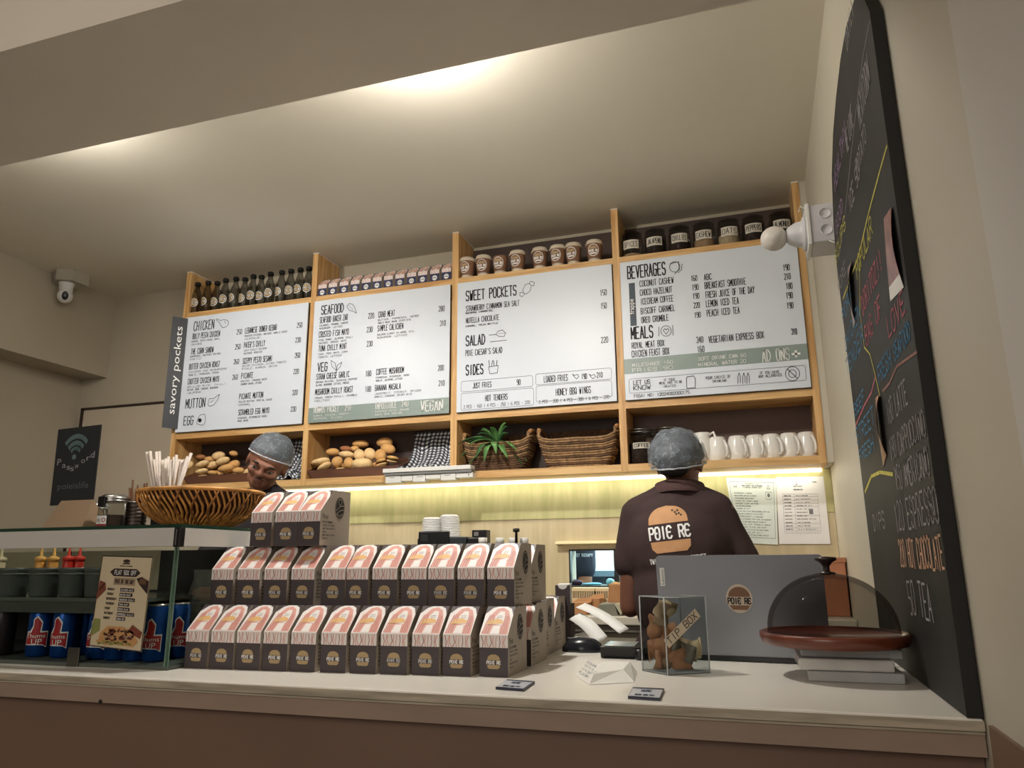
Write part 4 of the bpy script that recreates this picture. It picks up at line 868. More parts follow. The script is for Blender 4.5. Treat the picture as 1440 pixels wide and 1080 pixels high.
for nm_t, xa_, xb_, n_ in (('left', -2.60, -2.22, 9), ('middle', -1.88, -1.62, 9)):
    for k in range(n_):
        x_ = xa_+(xb_-xa_)*k/(n_-1); y_ = 3.055+.055*(k % 2)+rgb_.uniform(-.006, .006); z_ = ZL+.030+.028*(k % 2)
        o = MB().ball((0, 0, 0), (rgb_.uniform(.036, .048), .028, rgb_.uniform(.017, .023)), seg=18, rings=12, nz=.16, nf=26).build('bread', M_BREAD[(1, 0, 1)[k % 3]])
        tagp(o, 'bread low in the %s tray pile, %s from the left' % (nm_t, ORD13[k]), 'bread', 'breads in the shelf trays')
        o.matrix_basis = Matrix.Translation((x_, y_, z_)) @ Matrix.Rotation(rgb_.uniform(-.35, .2), 4, 'Y')
# wrapped rolls with green leaves
for (x, y, lab, k) in ((392, 1040, 'half roll with lettuce at the front right of middle tray', 0), (440, 1025, 'filled roll with green lettuce near the middle tray right board', 1)):
    p = at(*Z2(x, y), y=3.045); t = thing('filled_roll', lab, 'sandwich', tuple(p)); T = Matrix.Translation(p) @ Matrix.Rotation(.4*k-.2, 4, 'Y')
    MB().ball((0, 0, .008), (.028, .022, .009), nz=.1, M=T).build('top_half', M_BREAD[0], t); MB().ball((0, 0, -.008), (.027, .021, .008), nz=.1, M=T).build('bottom_half', M_BREAD[1], t)
    mb = MB(); vs = [(0, 0, 0)]+[((.031+.004*math.sin(q*3))*math.cos(q*.5236), (.025+.003*math.cos(q*5))*math.sin(q*.5236), .003*math.sin(q*2.5)) for q in range(12)]
    mb.add(vs, [(0, i, i % 12+1) for i in range(1, 13)], 0, False, T); mb.add([(a_, b_, c_-.0025) for a_, b_, c_ in vs], [(0, i, i % 12+1) for i in range(1, 13)], 1, False, T)
    mb.build('leaf_filling', [mat('lettuce', (120, 148, 62), .6, var=.3, scale=40), mat('tomato_slice', (176, 66, 46), .5)], t)
M_CHK = checks('gingham_cloth', (24, 30, 44), (222, 226, 230), 10)
def cloth(lab, x0, x1, seed, front=3.004):
    nu, nv = 40, 44; vs = []; uv = []; L = .36
    for i in range(nv+1):
        tt = i/nv*L
        for j in range(nu+1):
            u = j/nu; fold = .012*math.sin(u*11+seed)+.006*math.sin(u*23+seed*2+tt*9)
            if tt < .10: z, y = ZL+.215-tt*.9, 3.176-tt*.15
            elif tt < .25: q = (tt-.10)/.15; z, y = ZL+.125-.100*q, 3.161-.10*q
            elif tt < .33: q = (tt-.25)/.08; z, y = ZL+.025+.012*math.sin(q*PI), 3.061-.055*q
            else: q = (tt-.33)/.03; z, y = ZL+.025-.020*q, 3.006-.001*q
            z = max(z+fold*min(1, tt/.1)*.9, ZL+.003)
            x = x0+(x1-x0)*u+.006*math.sin(tt*30+seed)*(1 if 0 < j < nu else 0)
            vs.append((min(x, x1), max(min(y+fold*.5*(tt < .25), 3.184), front), z)); uv.append((u*(x1-x0)*5, tt*5))
    mb = MB(); mb.add(vs, [(i*(nu+1)+j, i*(nu+1)+j+1, (i+1)*(nu+1)+j+1, (i+1)*(nu+1)+j) for i in range(nv) for j in range(nu)], 0, True); mb.uv = uv
    o = mb.build('checked_cloth', M_CHK, None, ((x0+x1)/2, 3.1, ZL), (lab, 'cloth'))
    md = o.modifiers.new('s', 'SOLIDIFY'); md.thickness = .0015
cloth('black and white checked cloth behind the stooping head in the left bay', -2.17, PX[1][0]-.004, 1)
cloth('black and white checked cloth bunched in the second bay beside tray', at(562, 650, y=3.05).x+.012, PX[2][0]-.004, 2.4)

# seagrass baskets
M_GRASS = mat('seagrass', (142, 112, 78), .85, var=.4, scale=70, bump=.9, bscale=160, stretch=(1, 1, .6)); M_GRASSD = mat('seagrass_dark', (92, 68, 48), .9, var=.4, scale=70, bump=.9, bscale=160)
M_HAND = wood('handle_wood', (140, 96, 56), (190, 144, 96), 0)
def basket(lab, x0, x1, dk):
    t = thing('seagrass_basket', lab, 'basket', ((x0+x1)/2, 3.09, ZL)); cx = (x0+x1)/2; n = 13
    for k in range(n):
        z = ZL+.006+k*.0093; f = k/(n-1); hw = (x1-x0)/2*(.70+.26*f**.8); hd = .055+.022*f; pts = []
        for q in range(40):
            a = 2*PI*q/40; ex = .35; c, s_ = math.cos(a), math.sin(a)
            px_ = hw*math.copysign(abs(c)**ex, c); py_ = hd*math.copysign(abs(s_)**ex, s_)
            rise = .028*(max(0, abs(px_)/hw-.62)/.38)**2*f
            pts.append((cx+px_, 3.09+py_, z+rise+.0012*math.sin(q*2.6+k)))
        MB().tube(pts, .0054, 6, closed=True).build('woven_row', M_GRASSD if (k % 3 == 1 or dk and k < 6) else M_GRASS, t)
    MB().box((cx-(x1-x0)*.34, 3.04, ZL+.001), (cx+(x1-x0)*.34, 3.14, ZL+.006)).build('base', M_GRASSD, t)
    MB().box((cx-(x1-x0)*.42, 3.155, ZL+.10), (cx+(x1-x0)*.42, 3.166, ZL+.175), bev=.004).build('woven_back', M_GRASSD, t)
    for s in (-1, 1):
        xx = cx+s*(x1-x0)/2*.93; zz = ZL+.140
        MB().tube([(xx-s*.004, 3.035, zz+.018), (xx, 3.055, zz+.030), (xx+s*.002, 3.09, zz+.033), (xx, 3.125, zz+.030), (xx-s*.004, 3.145, zz+.018)], .009, 8).build('wooden_handle', M_HAND, t)
        MB().tube([(xx-s*.006, 3.03, zz-.012), (xx-s*.005, 3.033, zz+.018)], .007, 7).tube([(xx-s*.006, 3.15, zz-.012), (xx-s*.005, 3.147, zz+.018)], .007, 7).build('rope_loop', M_GRASS, t)
    return t
xm = at(752, 640, y=3.05).x
basket('dark woven seagrass basket holding the green plant in the third bay', PX[2][1]+.004, xm-.006, True)
basket('empty lighter woven seagrass basket right half of the third bay', xm+.006, PX[3][0]-.006, False)
# plant in a dark round pot
pp = at(697, 612, y=3.07)
t = thing('potted_plant', 'green strap leaved plant growing from dark pot in left basket', 'plant', (pp.x, pp.y, ZL+.007))
MB().lathe([(.03, 0), (.042, .004), (.05, .05), (.046, .10), (.036, .115), (.034, .108), (0, .10)], 20, M=Matrix.Translation((pp.x, pp.y+.01, ZL+.007))).build('pot', M_MATTE, t)
M_LEAF = mat('leaf_green', (88, 132, 72), .5, var=.25, scale=14); M_LEAF2 = mat('leaf_dark', (58, 98, 56), .5, var=.25, scale=14)
rg = random.Random(11)
for k in range(26):
    a = 2.399*k+rg.uniform(-.2, .2); ln = rg.uniform(.13, .18) if k > 6 else rg.uniform(.10, .14); el = rg.uniform(-.5, .45) if k > 6 else rg.uniform(.5, 1.2)
    d = Vector((math.cos(a), -abs(math.sin(a))*.35-.08 if k % 4 else math.sin(a)*.4, 0)).normalized(); side = d.cross(Vector((0, 0, 1))).normalized()
    c0 = Vector((pp.x+.012, pp.y-.01, ZL+.118)); vs = []; nseg = 7
    for i in range(nseg+1):
        s = i/nseg; p = c0+d*ln*s*math.cos(el)+Vector((0, 0, 1))*ln*(math.sin(el)*s+.35*s-.62*s*s)
        p.y = max(p.y, 2.97); wd = .0145*math.sin(PI*min(1, .12+s*.88))**.7*(1 if i < nseg else 0)
        vs += [p-side*wd+Vector((0, 0, .003*(i < nseg))), p-Vector((0, 0, .0015)), p+side*wd+Vector((0, 0, .003*(i < nseg)))]
    mb = MB(); mb.add(vs, [f for i in range(nseg) for f in ((3*i, 3*i+1, 3*i+4, 3*i+3), (3*i+1, 3*i+2, 3*i+5, 3*i+4))], 0, True)
    o = mb.build('leaf', M_LEAF if k % 3 else M_LEAF2, t); md = o.modifiers.new('s', 'SOLIDIFY'); md.thickness = .0012
g = at(664, 620, y=3.10)
# white fixture clipped to the shelf bottom edge
a = at(541, 662, y=2.965); b = at(664, 655, y=2.965)
t = thing('white_fixture', 'long white plastic fixture clipped across the shelf bottom edge', 'fixture', ((a.x+b.x)/2, 2.98, a.z-.01))
MB().box((a.x, 2.945, a.z-.012), (b.x, 2.998, a.z+.006), bev=.002).build('top_bar', M_WPLAS, t)
MB().box((a.x+.004, 2.950, a.z-.024), (b.x+.002, 2.998, a.z-.0125)).build('grey_rail', mat('grey_plastic', (120, 122, 120), .4), t)
xs = [a.x+.008, a.x+.085, a.x+.14, a.x+.20, a.x+.27, a.x+.34, b.x+.006]
for k in range(6): MB().box((xs[k]+.001, 2.956+.001*(k % 2), a.z-(.056, .050, .056, .046, .054, .046)[k]), (xs[k+1]-.001, 2.998, a.z-.0245), bev=.0015).build('white_cover', M_WPLAS, t)
for k in (0, 2, 4): MB().box((xs[k]+.02, 2.9545, a.z-.034), (xs[k]+.045, 2.9558, a.z-.032)).build('mark', M_GREY, t)
MB().ball((b.x-.012, 2.956, a.z-.034), .003, seg=10, rings=6).build('screw', M_GREY, t)
# ================================================================== ON THE DISPLAY CASE
TZ = 1.3385
# woven bamboo bowl
bc = at(284, 700, y=1.62); bc.z = TZ
t = thing('woven_bowl', 'woven bamboo bowl with open slanted weave on the glass case', 'bowl', tuple(bc))
M_BAM = mat('bamboo', (206, 146, 76), .45, var=.35, scale=30); M_BAMD = mat('bamboo_dark', (150, 98, 48), .5, var=.3, scale=30); M_HON = mat('bowl_inside', (66, 36, 16), .6, var=.2)
BR = .1530; BH_ = .088
def bprof(s): return (.045+(BR-.045)*math.sin(s*PI/2)**.9, BH_*s**1.35)
MB().lathe([(0, .002)]+[(bprof(s/10)[0]-.007, bprof(s/10)[1]+.002) for s in range(11)], 36, cap=False, M=Matrix.Translation(bc)).build('liner', M_HON, t)
mb = MB()
for k in range(66):
    for dr_ in ((.55, 0, 0), (-.45, .002, 1)):
        if dr_[2] and k % 3: continue
        a0 = 2*PI*k/66; pts = []
        for i in range(7):
            s = .02+.96*i/6; r_, z = bprof(s); a = a0+(dr_[0]*min(s, .55)-dr_[0]*.9*max(0, s-.55))*.8
            pts.append((bc.x+(r_+dr_[1])*math.cos(a), bc.y+(r_+dr_[1])*math.sin(a), bc.z+z))
        mb.tube(pts, [.0020, .0034, .0036, .0034, .0030, .0026, .0022], 5, dr_[2])
wv = mb.build('weave', [M_BAM, M_BAMD], t); wv['kind'] = 'stuff'
MB().tube([(bc.x+BR*math.cos(a), bc.y+BR*math.sin(a), bc.z+BH_+.002) for a in [2*PI*k/48 for k in range(48)]], .0052, 8, closed=True).build('rim', M_BAM, t)
MB().tube([(bc.x+.047*math.cos(a), bc.y+.047*math.sin(a), bc.z+.005) for a in [2*PI*k/30 for k in range(30)]], .005, 8, closed=True).build('foot_ring', M_BAMD, t)
a = at(240, 690, y=1.475); mb = MB(); mb.ball((bc.x-.075, bc.y-.129, bc.z+.070), (.006, .004, .010)); mb.build('dark_bead', mat('bead', (70, 20, 24), .3), t)
# straws and their cup, standing behind the bowl
sc_ = at(236, 700, y=1.77); sc_.z = TZ; TT = Matrix.Translation(sc_)
t = thing('straw_holder', 'dark cup holding paper wrapped straws behind the woven bowl', 'straw holder', tuple(sc_))
MB().lathe([(.036, 0), (.038, .003), (.042, .11), (.040, .11), (.035, .006), (0, .006)], 24, M=TT).build('cup', M_MATTE, t)
rg = random.Random(4)
M_STRAW = mat('straw_paper', (226, 214, 204), .8, var=.05)
for k, px in enumerate((206, 211, 216, 220, 224, 229, 233, 237, 241, 245, 248, 252, 256, 260, 264, 269)):
    tp = at(px, rg.uniform(632, 648), y=1.77+rg.uniform(-.02, .02)); bs = Vector((sc_.x+(tp.x-sc_.x)*.2, sc_.y+rg.uniform(-.015, .02), TZ+.012))
    o = MB().tube([bs, tp], .0043, 7).build('paper_straw', M_STRAW, None, tuple(bs)); tagp(o, 'white paper wrapped straw behind the bowl, %s from the left' % ('first second third fourth fifth sixth seventh eighth ninth tenth eleventh twelfth thirteenth fourteenth fifteenth sixteenth'.split()[k]), 'straw', 'paper wrapped straws behind the bowl')
# brown stirrers in a dark tin
p = at(194, 700, y=1.74); p.z = TZ; TT = Matrix.Translation(p)
t = thing('stirrer_tin', 'dark ribbed tin holding wooden stirrers, left of the woven bowl', 'tin', tuple(p))
MB().lathe([(.026, 0), (.027, .002), (.027, .084), (.025, .084), (.025, .006), (0, .006)], 24, M=TT).build('tin', mat('dark_tin', (66, 56, 50), .4, .5), t)
for k in range(7): MB().lathe([(.0275, .010+.010*k), (.0285, .013+.010*k), (.0275, .016+.010*k)], 24, cap=False, M=TT).build('rib', mat('dark_tin', (66, 56, 50)), t)
MB().lathe([(.0275, .083), (.029, .085), (.0275, .087)], 24, cap=False, M=TT).build('rim', M_STEEL, t)
M_STIR = mat('stirrer_wood', (150, 112, 84), .8, var=.2)
for k in range(14):
    a = rg.uniform(0, 6.28); b0 = Vector((p.x+.012*math.cos(a), p.y+.012*math.sin(a), TZ+.008)); tp = Vector((p.x+.024*math.cos(a)+rg.uniform(-.004, .004), p.y+.022*math.sin(a), TZ+rg.uniform(.115, .150)))
    d = (tp-b0).normalized(); s_ = d.cross(Vector((0, 1, 0))).normalized()*.0026; n_ = Vector((0, .0008, 0)); mb = MB()
    c = [b0-s_-n_, b0+s_-n_, b0+s_+n_, b0-s_+n_, tp-s_-n_, tp+s_-n_, tp+s_+n_, tp-s_+n_]; mb.add(c, [(0, 3, 2, 1), (4, 5, 6, 7), (0, 1, 5, 4), (1, 2, 6, 5), (2, 3, 7, 6), (3, 0, 4, 7)])
    tagp(mb.build('wooden_stirrer', M_STIR, None, tuple(b0)), 'thin wooden stirrer in the dark tin, %s of the bundle going clockwise' % (ORD13[k] if k < 13 else 'last'), 'stirrer', 'wooden stirrers in the tin')
# clamp jars
def clampjar(px, y, r, h, lab, label_):
    p = at(px, 700, y=y); p.z = TZ; T = Matrix.Translation(p)
    t = thing('clamp_jar', lab, 'jar', tuple(p))
    MB().lathe([(r*.92, 0), (r, .004), (r, h*.72), (r*.93, h*.8)], 28, cap=False, M=T).lathe([(0, .001), (r*.92, .001)], 28, cap=False, M=T).build('jar_body', G_JAR, t)
    MB().lathe([(r*.9, .003), (r*.9, h*.45), (0, h*.47)], 20, cap=False, M=T).build('contents', FD, t)
    MB().lathe([(r*.96, h*.79), (r*1.03, h*.80), (r*1.03, h*.83), (r*.97, h*.84), (r*1.03, h*.86), (r*1.03, h*.90), (r*.9, h*.94), (r*.75, h*.99), (0, h)], 28, M=T).build('steel_lid', M_STEEL, t)
    MB().box((-.012, -r-.007, h*.66), (.012, -r-.0005, h*.92), M=T, bev=.001).build('black_clasp', M_BLACK, t)
    MB().tube([(r*.98, -.005, h*.82), (r*1.12, -.004, h*.6), (r*1.05, -.004, h*.1)], .0016, 6, M=T).build('wire', M_STEEL, t)
    if label_:
        mb = MB(); F = CYL(r, .0008); g_ = lambda u, v: tuple(T @ Vector(F(u, v)))
        mb.fill2(g_, [(-.026, .014), (.016, .014), (.016, .045), (-.026, .045)], 0, 1, 8); F2_ = CYL(r, .0013); g2 = lambda u, v: tuple(T @ Vector(F2_(u, v)))
        mb.fill2(g2, [(-.026, .012), (.016, .012), (.016, .022), (-.026, .022)], 1, 1, 8); btext(mb, g2, 'CAJ', -.023, .028, .010, 2, width=.020); mb.line2(g2, circ(.008, .033, .005, 12), .002, 1, True)
        mb.build('paper_label', [M_PAPER, mat('label_red', (140, 40, 50), .6), M_INK], t)
clampjar(162, 1.70, .040, .106, 'clamp jar with steel lid and red and white label on the case', True)
clampjar(141, 1.76, .026, .090, 'slim clamp jar half hidden behind the wifi chalkboard', False)
# chalkboard with the wifi password on a kraft card easel
q = [at(70, 711, y=1.72), at(130, 708, y=1.755), at(142, 597, y=1.755), at(82, 604, y=1.72)]
t = thing('wifi_chalkboard', 'small black chalkboard with wifi symbol and the word Password', 'chalkboard', tuple((q[0]+q[1])/2-Vector((0, 0, 0))))
nq = (q[1]-q[0]).cross(q[3]-q[0]).normalized()
FB = lambda d: (lambda u, v: tuple((q[0]*(1-u)+q[1]*u)*(1-v)+(q[3]*(1-u)+q[2]*u)*v+nq*d))
mb = MB(); A = [FB(0)(*p) for p in ((0, 0), (1, 0), (1, 1), (0, 1))]; B = [FB(-.006)(*p) for p in ((0, 0), (1, 0), (1, 1), (0, 1))]
mb.add(A+B, [(0, 1, 2, 3), (4, 7, 6, 5), (0, 4, 5, 1), (1, 5, 6, 2), (2, 6, 7, 3), (3, 7, 4, 0)]); mb.build('slate', mat('slate_black', (24, 26, 27), .7, var=.15, scale=30), t)
mb = MB(); F = FB(.0008)
for r_, w_ in ((.14, .05), (.24, .06), (.36, .06)): mb.line2(F, [(.47+r_*math.cos(a)*.9, .62+r_*.72*math.sin(a)) for a in [PI*(.24+.52*i/10) for i in range(11)]], w_, 0)
mb.fill2(F, circ(.45, .61, .05, 12, .035), 0)
F1_ = F
for s_, u0, v0 in (('P', .07, .52), ('a', .19, .48), ('s', .30, .45), ('s', .39, .43), ('w', .49, .46), ('o', .63, .52), ('r', .75, .55), ('d', .84, .58)): btext(mb, F, s_, u0, v0, .085 if s_ in 'Pd' else .075, 1, width=.09)
btext(mb, F, 'poieislife', .14, .20, .085, 2, width=.72)
mb.build('chalk_writing', [mat('chalk_teal', (92, 112, 112), .9), mat('chalk_white', (150, 146, 148), .9), mat('chalk_dim', (86, 90, 94), .9)], t)
c0, c1, c2, c3 = at(95, 709, y=1.735), at(148, 707, y=1.76), at(140, 740, y=1.70), at(88, 740, y=1.68)
t2 = thing('kraft_stand', 'kraft card easel stand under the wifi chalkboard', 'stand', (c3.x, 1.72, TZ))
mb = MB(); z1 = max(c0.z, c1.z)
for A_, B_ in (((c0.x-.012, 1.69, TZ), (c1.x+.01, 1.69, TZ)),):
    x0, x1 = c0.x-.03, c1.x+.012
    mb.add([(x0, 1.675, TZ), (x1, 1.675, TZ), (x1-.012, 1.712, q[0].z+.012), (x0+.03, 1.712, q[0].z+.012), (x0, 1.80, TZ), (x1, 1.80, TZ), (x1-.012, 1.718, q[0].z+.012), (x0+.03, 1.718, q[0].z+.012)],
           [(0, 1, 2, 3), (4, 7, 6, 5), (3, 2, 6, 7), (0, 3, 7, 4), (1, 5, 6, 2), (0, 4, 5, 1)])
mb.build('card', mat('kraft_pale', (150, 126, 100), .85, var=.05), t2)
q_off = Vector((0, 0, 0))
# ================================================================== RIGHT WALL
XB = .262
t = thing('wall_chalkboard', 'tall black arched chalkboard covered in coloured chalk menu on right wall', 'chalkboard', (XB+.01, 1.72, CT))
# outline in (y, z)
yN, yF = 1.300, 2.135
out = [(yN, CT+.001), (yF-.02, CT+.001), (yF, 1.9), (yF+.003, 2.06), (2.10, 2.17), (2.03, 2.265), (1.92, 2.325), (1.80, 2.355), (1.67, 2.370), (1.55, 2.365), (1.43, 2.335), (1.35, 2.285), (1.305, 2.21)]
MB().prism(out, 'x', XB, XB+.021).build('board', mat('chalkboard_black', (32, 32, 31), .6, var=.3, scale=5, stretch=(1, 2, .6)), t)
C_ = [mat('chalk_'+n, c, .95, var=.2, scale=60) for n, c in (('white', (206, 204, 198)), ('yellow', (196, 188, 96)), ('pink', (186, 104, 116)), ('blue', (76, 130, 164)), ('orange', (206, 164, 134)), ('violet', (150, 124, 158)), ('brown', (150, 112, 104)))]
FW = lambda u, v: (XB-.0010, -u, v)      # u runs from far to near
def chalk(s, x0, y0, x1, hpx, c, w=.0046, jit=.05):
    a = at(x0, y0, x=XB); b = at(x1, y0, x=XB); hh = (at(x0, y0-hpx, x=XB).z-a.z)
    mb = MB(); stext(mb, FW, s, -a.y, a.z, a.y-b.y, hh, w, 0, .4, jit, rng=rgc); mb.build('chalk_text', c, t)
rgc = random.Random(9)
for s, x0, y0, x1, h, c in (('180 LATTE', 1250, 596, 1281, 34, 0), ('180 CAPPUCCINO', 1254, 648, 1308, 32, 0), ('150 AMERICANO', 1262, 690, 1312, 34, 0), ('120 ESPRESSO', 1262, 747, 1324, 40, 0), ('200 HOT CHOCOLATE', 1268, 797, 1329, 36, 4), ('50 TEA', 1281, 862, 1312, 44, 0),
                            ('POPULAR', 1206, 392, 1236, 30, 1), ('DORITOZ!!', 1214, 443, 1250, 32, 2), ('BAG OF', 1219, 486, 1246, 32, 2), ('LOVE', 1251, 476, 1279, 34, 2), ('FRESH', 1237, 540, 1258, 28, 3), ('SEAFOOD', 1259, 508, 1286, 26, 3),
                            ('MEXICORN', 1210, 180, 1233, 60, 0), ('WE LOVE', 1192, 215, 1206, 44, 0), ('HEALTHY', 1175, 270, 1200, 34, 5), ('DAILY', 1192, 70, 1208, 44, 0), ('PORK', 1186, 455, 1204, 22, 3), ('TENDER', 1192, 530, 1222, 26, 3), ('CHICKEN', 1190, 495, 1216, 24, 3), ('BEEF', 1203, 585, 1219, 18, 3), ('STREET', 1206, 625, 1234, 24, 3), ('FRESH', 1210, 650, 1232, 18, 3),
                            ('POTATO', 1206, 250, 1226, 34, 0), ('ICE 50', 1196, 300, 1216, 34, 0), ('GOOD', 1177, 330, 1190, 24, 5), ('SOUPS', 1176, 372, 1196, 22, 1), ('MORE', 1180, 415, 1194, 20, 0), ('DIPS', 1230, 745, 1246, 22, 0)):
    chalk(s, x0, y0, x1, h, C_[c])
def cline(pts, c, w=.0035):
    mb = MB(); mb.line2(FW, [(-at(x, y, x=XB).y, at(x, y, x=XB).z) for x, y in pts], w); mb.build('chalk_line', c, t)
cline([(1224, 28), (1214, 80), (1205, 150), (1196, 230), (1188, 310), (1180, 365)], C_[0], .003); cline([(1248, 205), (1238, 240), (1222, 300), (1208, 360), (1186, 420)], C_[1], .006)
cline([(1209, 370), (1210, 440), (1216, 488), (1224, 498), (1232, 530), (1238, 557)], C_[1], .005); cline([(1204, 598), (1216, 570), (1226, 552), (1232, 528)], C_[2], .005); cline([(1242, 550), (1252, 538), (1262, 515), (1290, 495)], C_[6], .005)
cline([(1217, 692), (1226, 670), (1238, 664), (1256, 667)], C_[1], .008); cline([(1262, 650), (1268, 740), (1278, 820), (1284, 890)], mat('chalk_faint', (84, 84, 82), .95), .002); cline([(1247, 560), (1250, 600), (1256, 640), (1268, 700)], MC['chalk_faint'], .003)
cline([(1214, 10), (1200, 90), (1188, 190)], MC['chalk_faint'], .003)
# smudges of erased chalk
for (x, y, rx, rz_) in ((1222, 760, .07, .06), (1238, 700, .05, .05)):
    a = at(x, y, x=XB)
# photos and paper strips pinned on the board
def pinned(nm, lab, pts, mats_, lift=.012):
    P3 = [at(x, y, x=XB-.001) for x, y in pts]
    A_ = P3[0]; tt = thing(nm, lab, 'paper', tuple(P3[-1]))
    mb = MB(); n_ = 6; vs = []
    for i in range(n_+1):
        f = i/n_; L_ = P3[0].lerp(P3[3], f); R_ = P3[1].lerp(P3[2], f); 
        for j in range(4): g_ = j/3; p_ = L_.lerp(R_, g_); vs.append((p_.x-lift*(g_*.6+.1)*math.sin(f*PI*.9+.25), p_.y, p_.z))
    fs = [(i*4+j, (i+1)*4+j, (i+1)*4+j+1, i*4+j+1) for i in range(n_) for j in range(3)]
    mb.add(vs, fs); mb.mi = [0 if k//3 < n_-1 else 1 for k in range(len(fs))]
    o = mb.build('sheet', mats_, tt); md = o.modifiers.new('s', 'SOLIDIFY'); md.thickness = .0006
M_PHOTO = mat('photo_print', (150, 104, 98), .35, var=.55, scale=26)
pinned('photo_print', 'glossy reddish photo print with white caption pinned on the chalkboard', [(1243, 307), (1255, 291), (1271, 404), (1252, 424)], [M_PHOTO, M_PAPER])
pinned('paper_strip', 'narrow pale paper strip curling off the chalkboard left part', [(1192, 378), (1199, 368), (1203, 452), (1200, 461)], [mat('strip_pale', (150, 134, 128), .6, var=.2), MC['strip_pale']], .02)
pinned('paper_strip', 'narrow brown photo strip curling off the chalkboard, above AMERICANO', [(1231, 560), (1238, 555), (1247, 640), (1242, 657)], [mat('strip_brown', (150, 110, 80), .5, var=.5, scale=30), MC['strip_brown']], .02)
# junction box with bulb holder and unlit round bulb
t = thing('bulb_fitting', 'white junction box with bulb holder and unlit round bulb on wall', 'light fitting', (XW, 2.22, 2.18))
bz = 2.180; by = 2.20
M_LW = mat('fitting_white', (204, 204, 208), .4, var=.02)
MB().box((.208, by-.058, bz-.058), (XW-.0005, by+.058, bz+.058), bev=.004).build('junction_box', M_LW, t)
MB().box((.196, by-.063, bz-.063), (.2075, by+.063, bz+.063), bev=.003).build('cover_plate', M_WPLAS, t)
for dz in (-.026, .024):
    MB().lathe([(.017, 0), (.017, .0016), (.0145, .0016), (.0145, .0006), (0, .0006)], 20, M=Matrix.Translation((.247, by-.058, bz+dz+.004)) @ Matrix.Rotation(PI/2, 4, 'X')).build('knockout', M_LW, t)
RX = Matrix.Rotation(-PI/2, 4, 'Y')
MB().lathe([(.050, 0), (.050, .006), (.044, .008), (.038, .012), (.036, .028), (.026, .046), (.020, .052), (0, .052)], 28, M=Matrix.Translation((.196, by, bz-.004)) @ RX).build('bulb_holder', M_LW, t)
MB().ball((.108, by, bz-.006), (.038, .036, .036), seg=28, rings=20).build('bulb', mat('bulb_white', (216, 212, 204), .35, var=.02), t)
MB().tube([(.20, by-.05, bz+.05), (.185, by-.05, bz+.062), (.180, by-.03, bz+.055)], .0012, 6).tube([(.25, by-.06, bz-.058), (.27, by-.07, bz-.075), (.282, by-.05, bz-.078)], .0012, 6).build('wire', M_PAPER, t)
# security camera on the left beam
cp = Vector((-3.35, 2.80, ZC))
t = thing('security_camera', 'small white dome security camera under the ceiling at left', 'camera', tuple(cp))
MB().prism([(-3.4245, 2.78), (-3.35, 2.735), (-3.275, 2.77), (-3.275, 2.87), (-3.4245, 2.87)], 'z', ZC-.062, ZC-.001).build('mount_block', mat('mount_grey', (170, 164, 150), .5), t)
cc = Vector((-3.345, 2.80, ZC-.062))
MB().lathe([(.036, 0), (.036, -.010), (.033, -.014), (.031, -.050), (0, -.050)], 24, M=Matrix.Translation(cc)).build('collar', M_WPLAS, t)
MB().ball((cc.x, cc.y, cc.z-.070), .037, seg=24, rings=16).build('ball_housing', M_WPLAS, t)
dl = (Vector((0, 0, 1.2))-(cc+Vector((0, 0, -.07)))).normalized(); lp = cc+Vector((0, 0, -.066))+dl*.026
RT = Matrix.Translation(lp) @ dl.to_track_quat('Z', 'Y').to_matrix().to_4x4()
MB().lathe([(.019, 0), (.019, .011), (.015, .014), (0, .013)], 20, M=RT, sx=.8, sy=1.2).build('lens', M_BLACK, t)
MB().lathe([(.006, .0135), (.006, .0155), (0, .0158)], 12, M=RT).build('lens_glass', M_GREY, t)
# ================================================================== ON THE FRONT COUNTER, RIGHT PART
# laptop, lid towards the room
LB = [at(930, 925, y=1.86), at(1156, 929, y=1.80)]
p0 = Vector((-.239, 1.875, CT)); p1 = Vector((.128, 1.842, CT)); du = (p1-p0).normalized(); up = (Vector((0, 0, 1))+Vector((du.y, -du.x, 0))*(.10)).normalized(); nl = du.cross(up).normalized()
wl = (p1-p0).length; hl = .227
t = thing('laptop', 'open grey laptop seen from behind, lid up with round sticker', 'laptop', tuple((p0+p1)/2))
ML = Matrix.Translation(p0+Vector((0, 0, .008))) @ Matrix((( du.x, up.x, nl.x, 0), (du.y, up.y, nl.y, 0), (du.z, up.z, nl.z, 0), (0, 0, 0, 1)))
def rr(x0, y0, x1, y1, r, n=5):
    o = []
    for cx, cy, q in ((x1-r, y1-r, 0), (x0+r, y1-r, 1), (x0+r, y0+r, 2), (x1-r, y0+r, 3)): o += [(cx+r*math.cos((q+k/n)*PI/2), cy+r*math.sin((q+k/n)*PI/2)) for k in range(n+1)]
    return o
MB().prism(rr(0, 0, wl, hl, .008), 'z', -.006, 0, M=ML).build('lid', mat('laptop_grey', (140, 142, 148), .42, .35, var=.02), t)
MB().prism(rr(.006, .006, wl-.006, hl-.006, .004), 'z', -.0068, -.0061, M=ML).build('screen_bezel', M_BLACK, t)
bd = Vector((-du.y, du.x, 0)); MBs = Matrix.Translation(p0+bd*.006) @ Matrix(((du.x, bd.x, 0, 0), (du.y, bd.y, 0, 0), (0, 0, 1, 0), (0, 0, 0, 1)))
MB().prism(rr(0, 0, wl, .235, .01), 'z', .0015, .016, M=MBs).build('base', mat('laptop_base', (70, 72, 78), .4, .6), t)
MB().prism(rr(.03, .03, wl-.03, .14, .004), 'z', .0161, .0172, M=MBs).build('keyboard', M_BLACK, t)
MB().box((.015, -.010, .001), (wl-.02, .010, .012), M=MBs, bev=.002).build('hinge', M_BLACK, t)
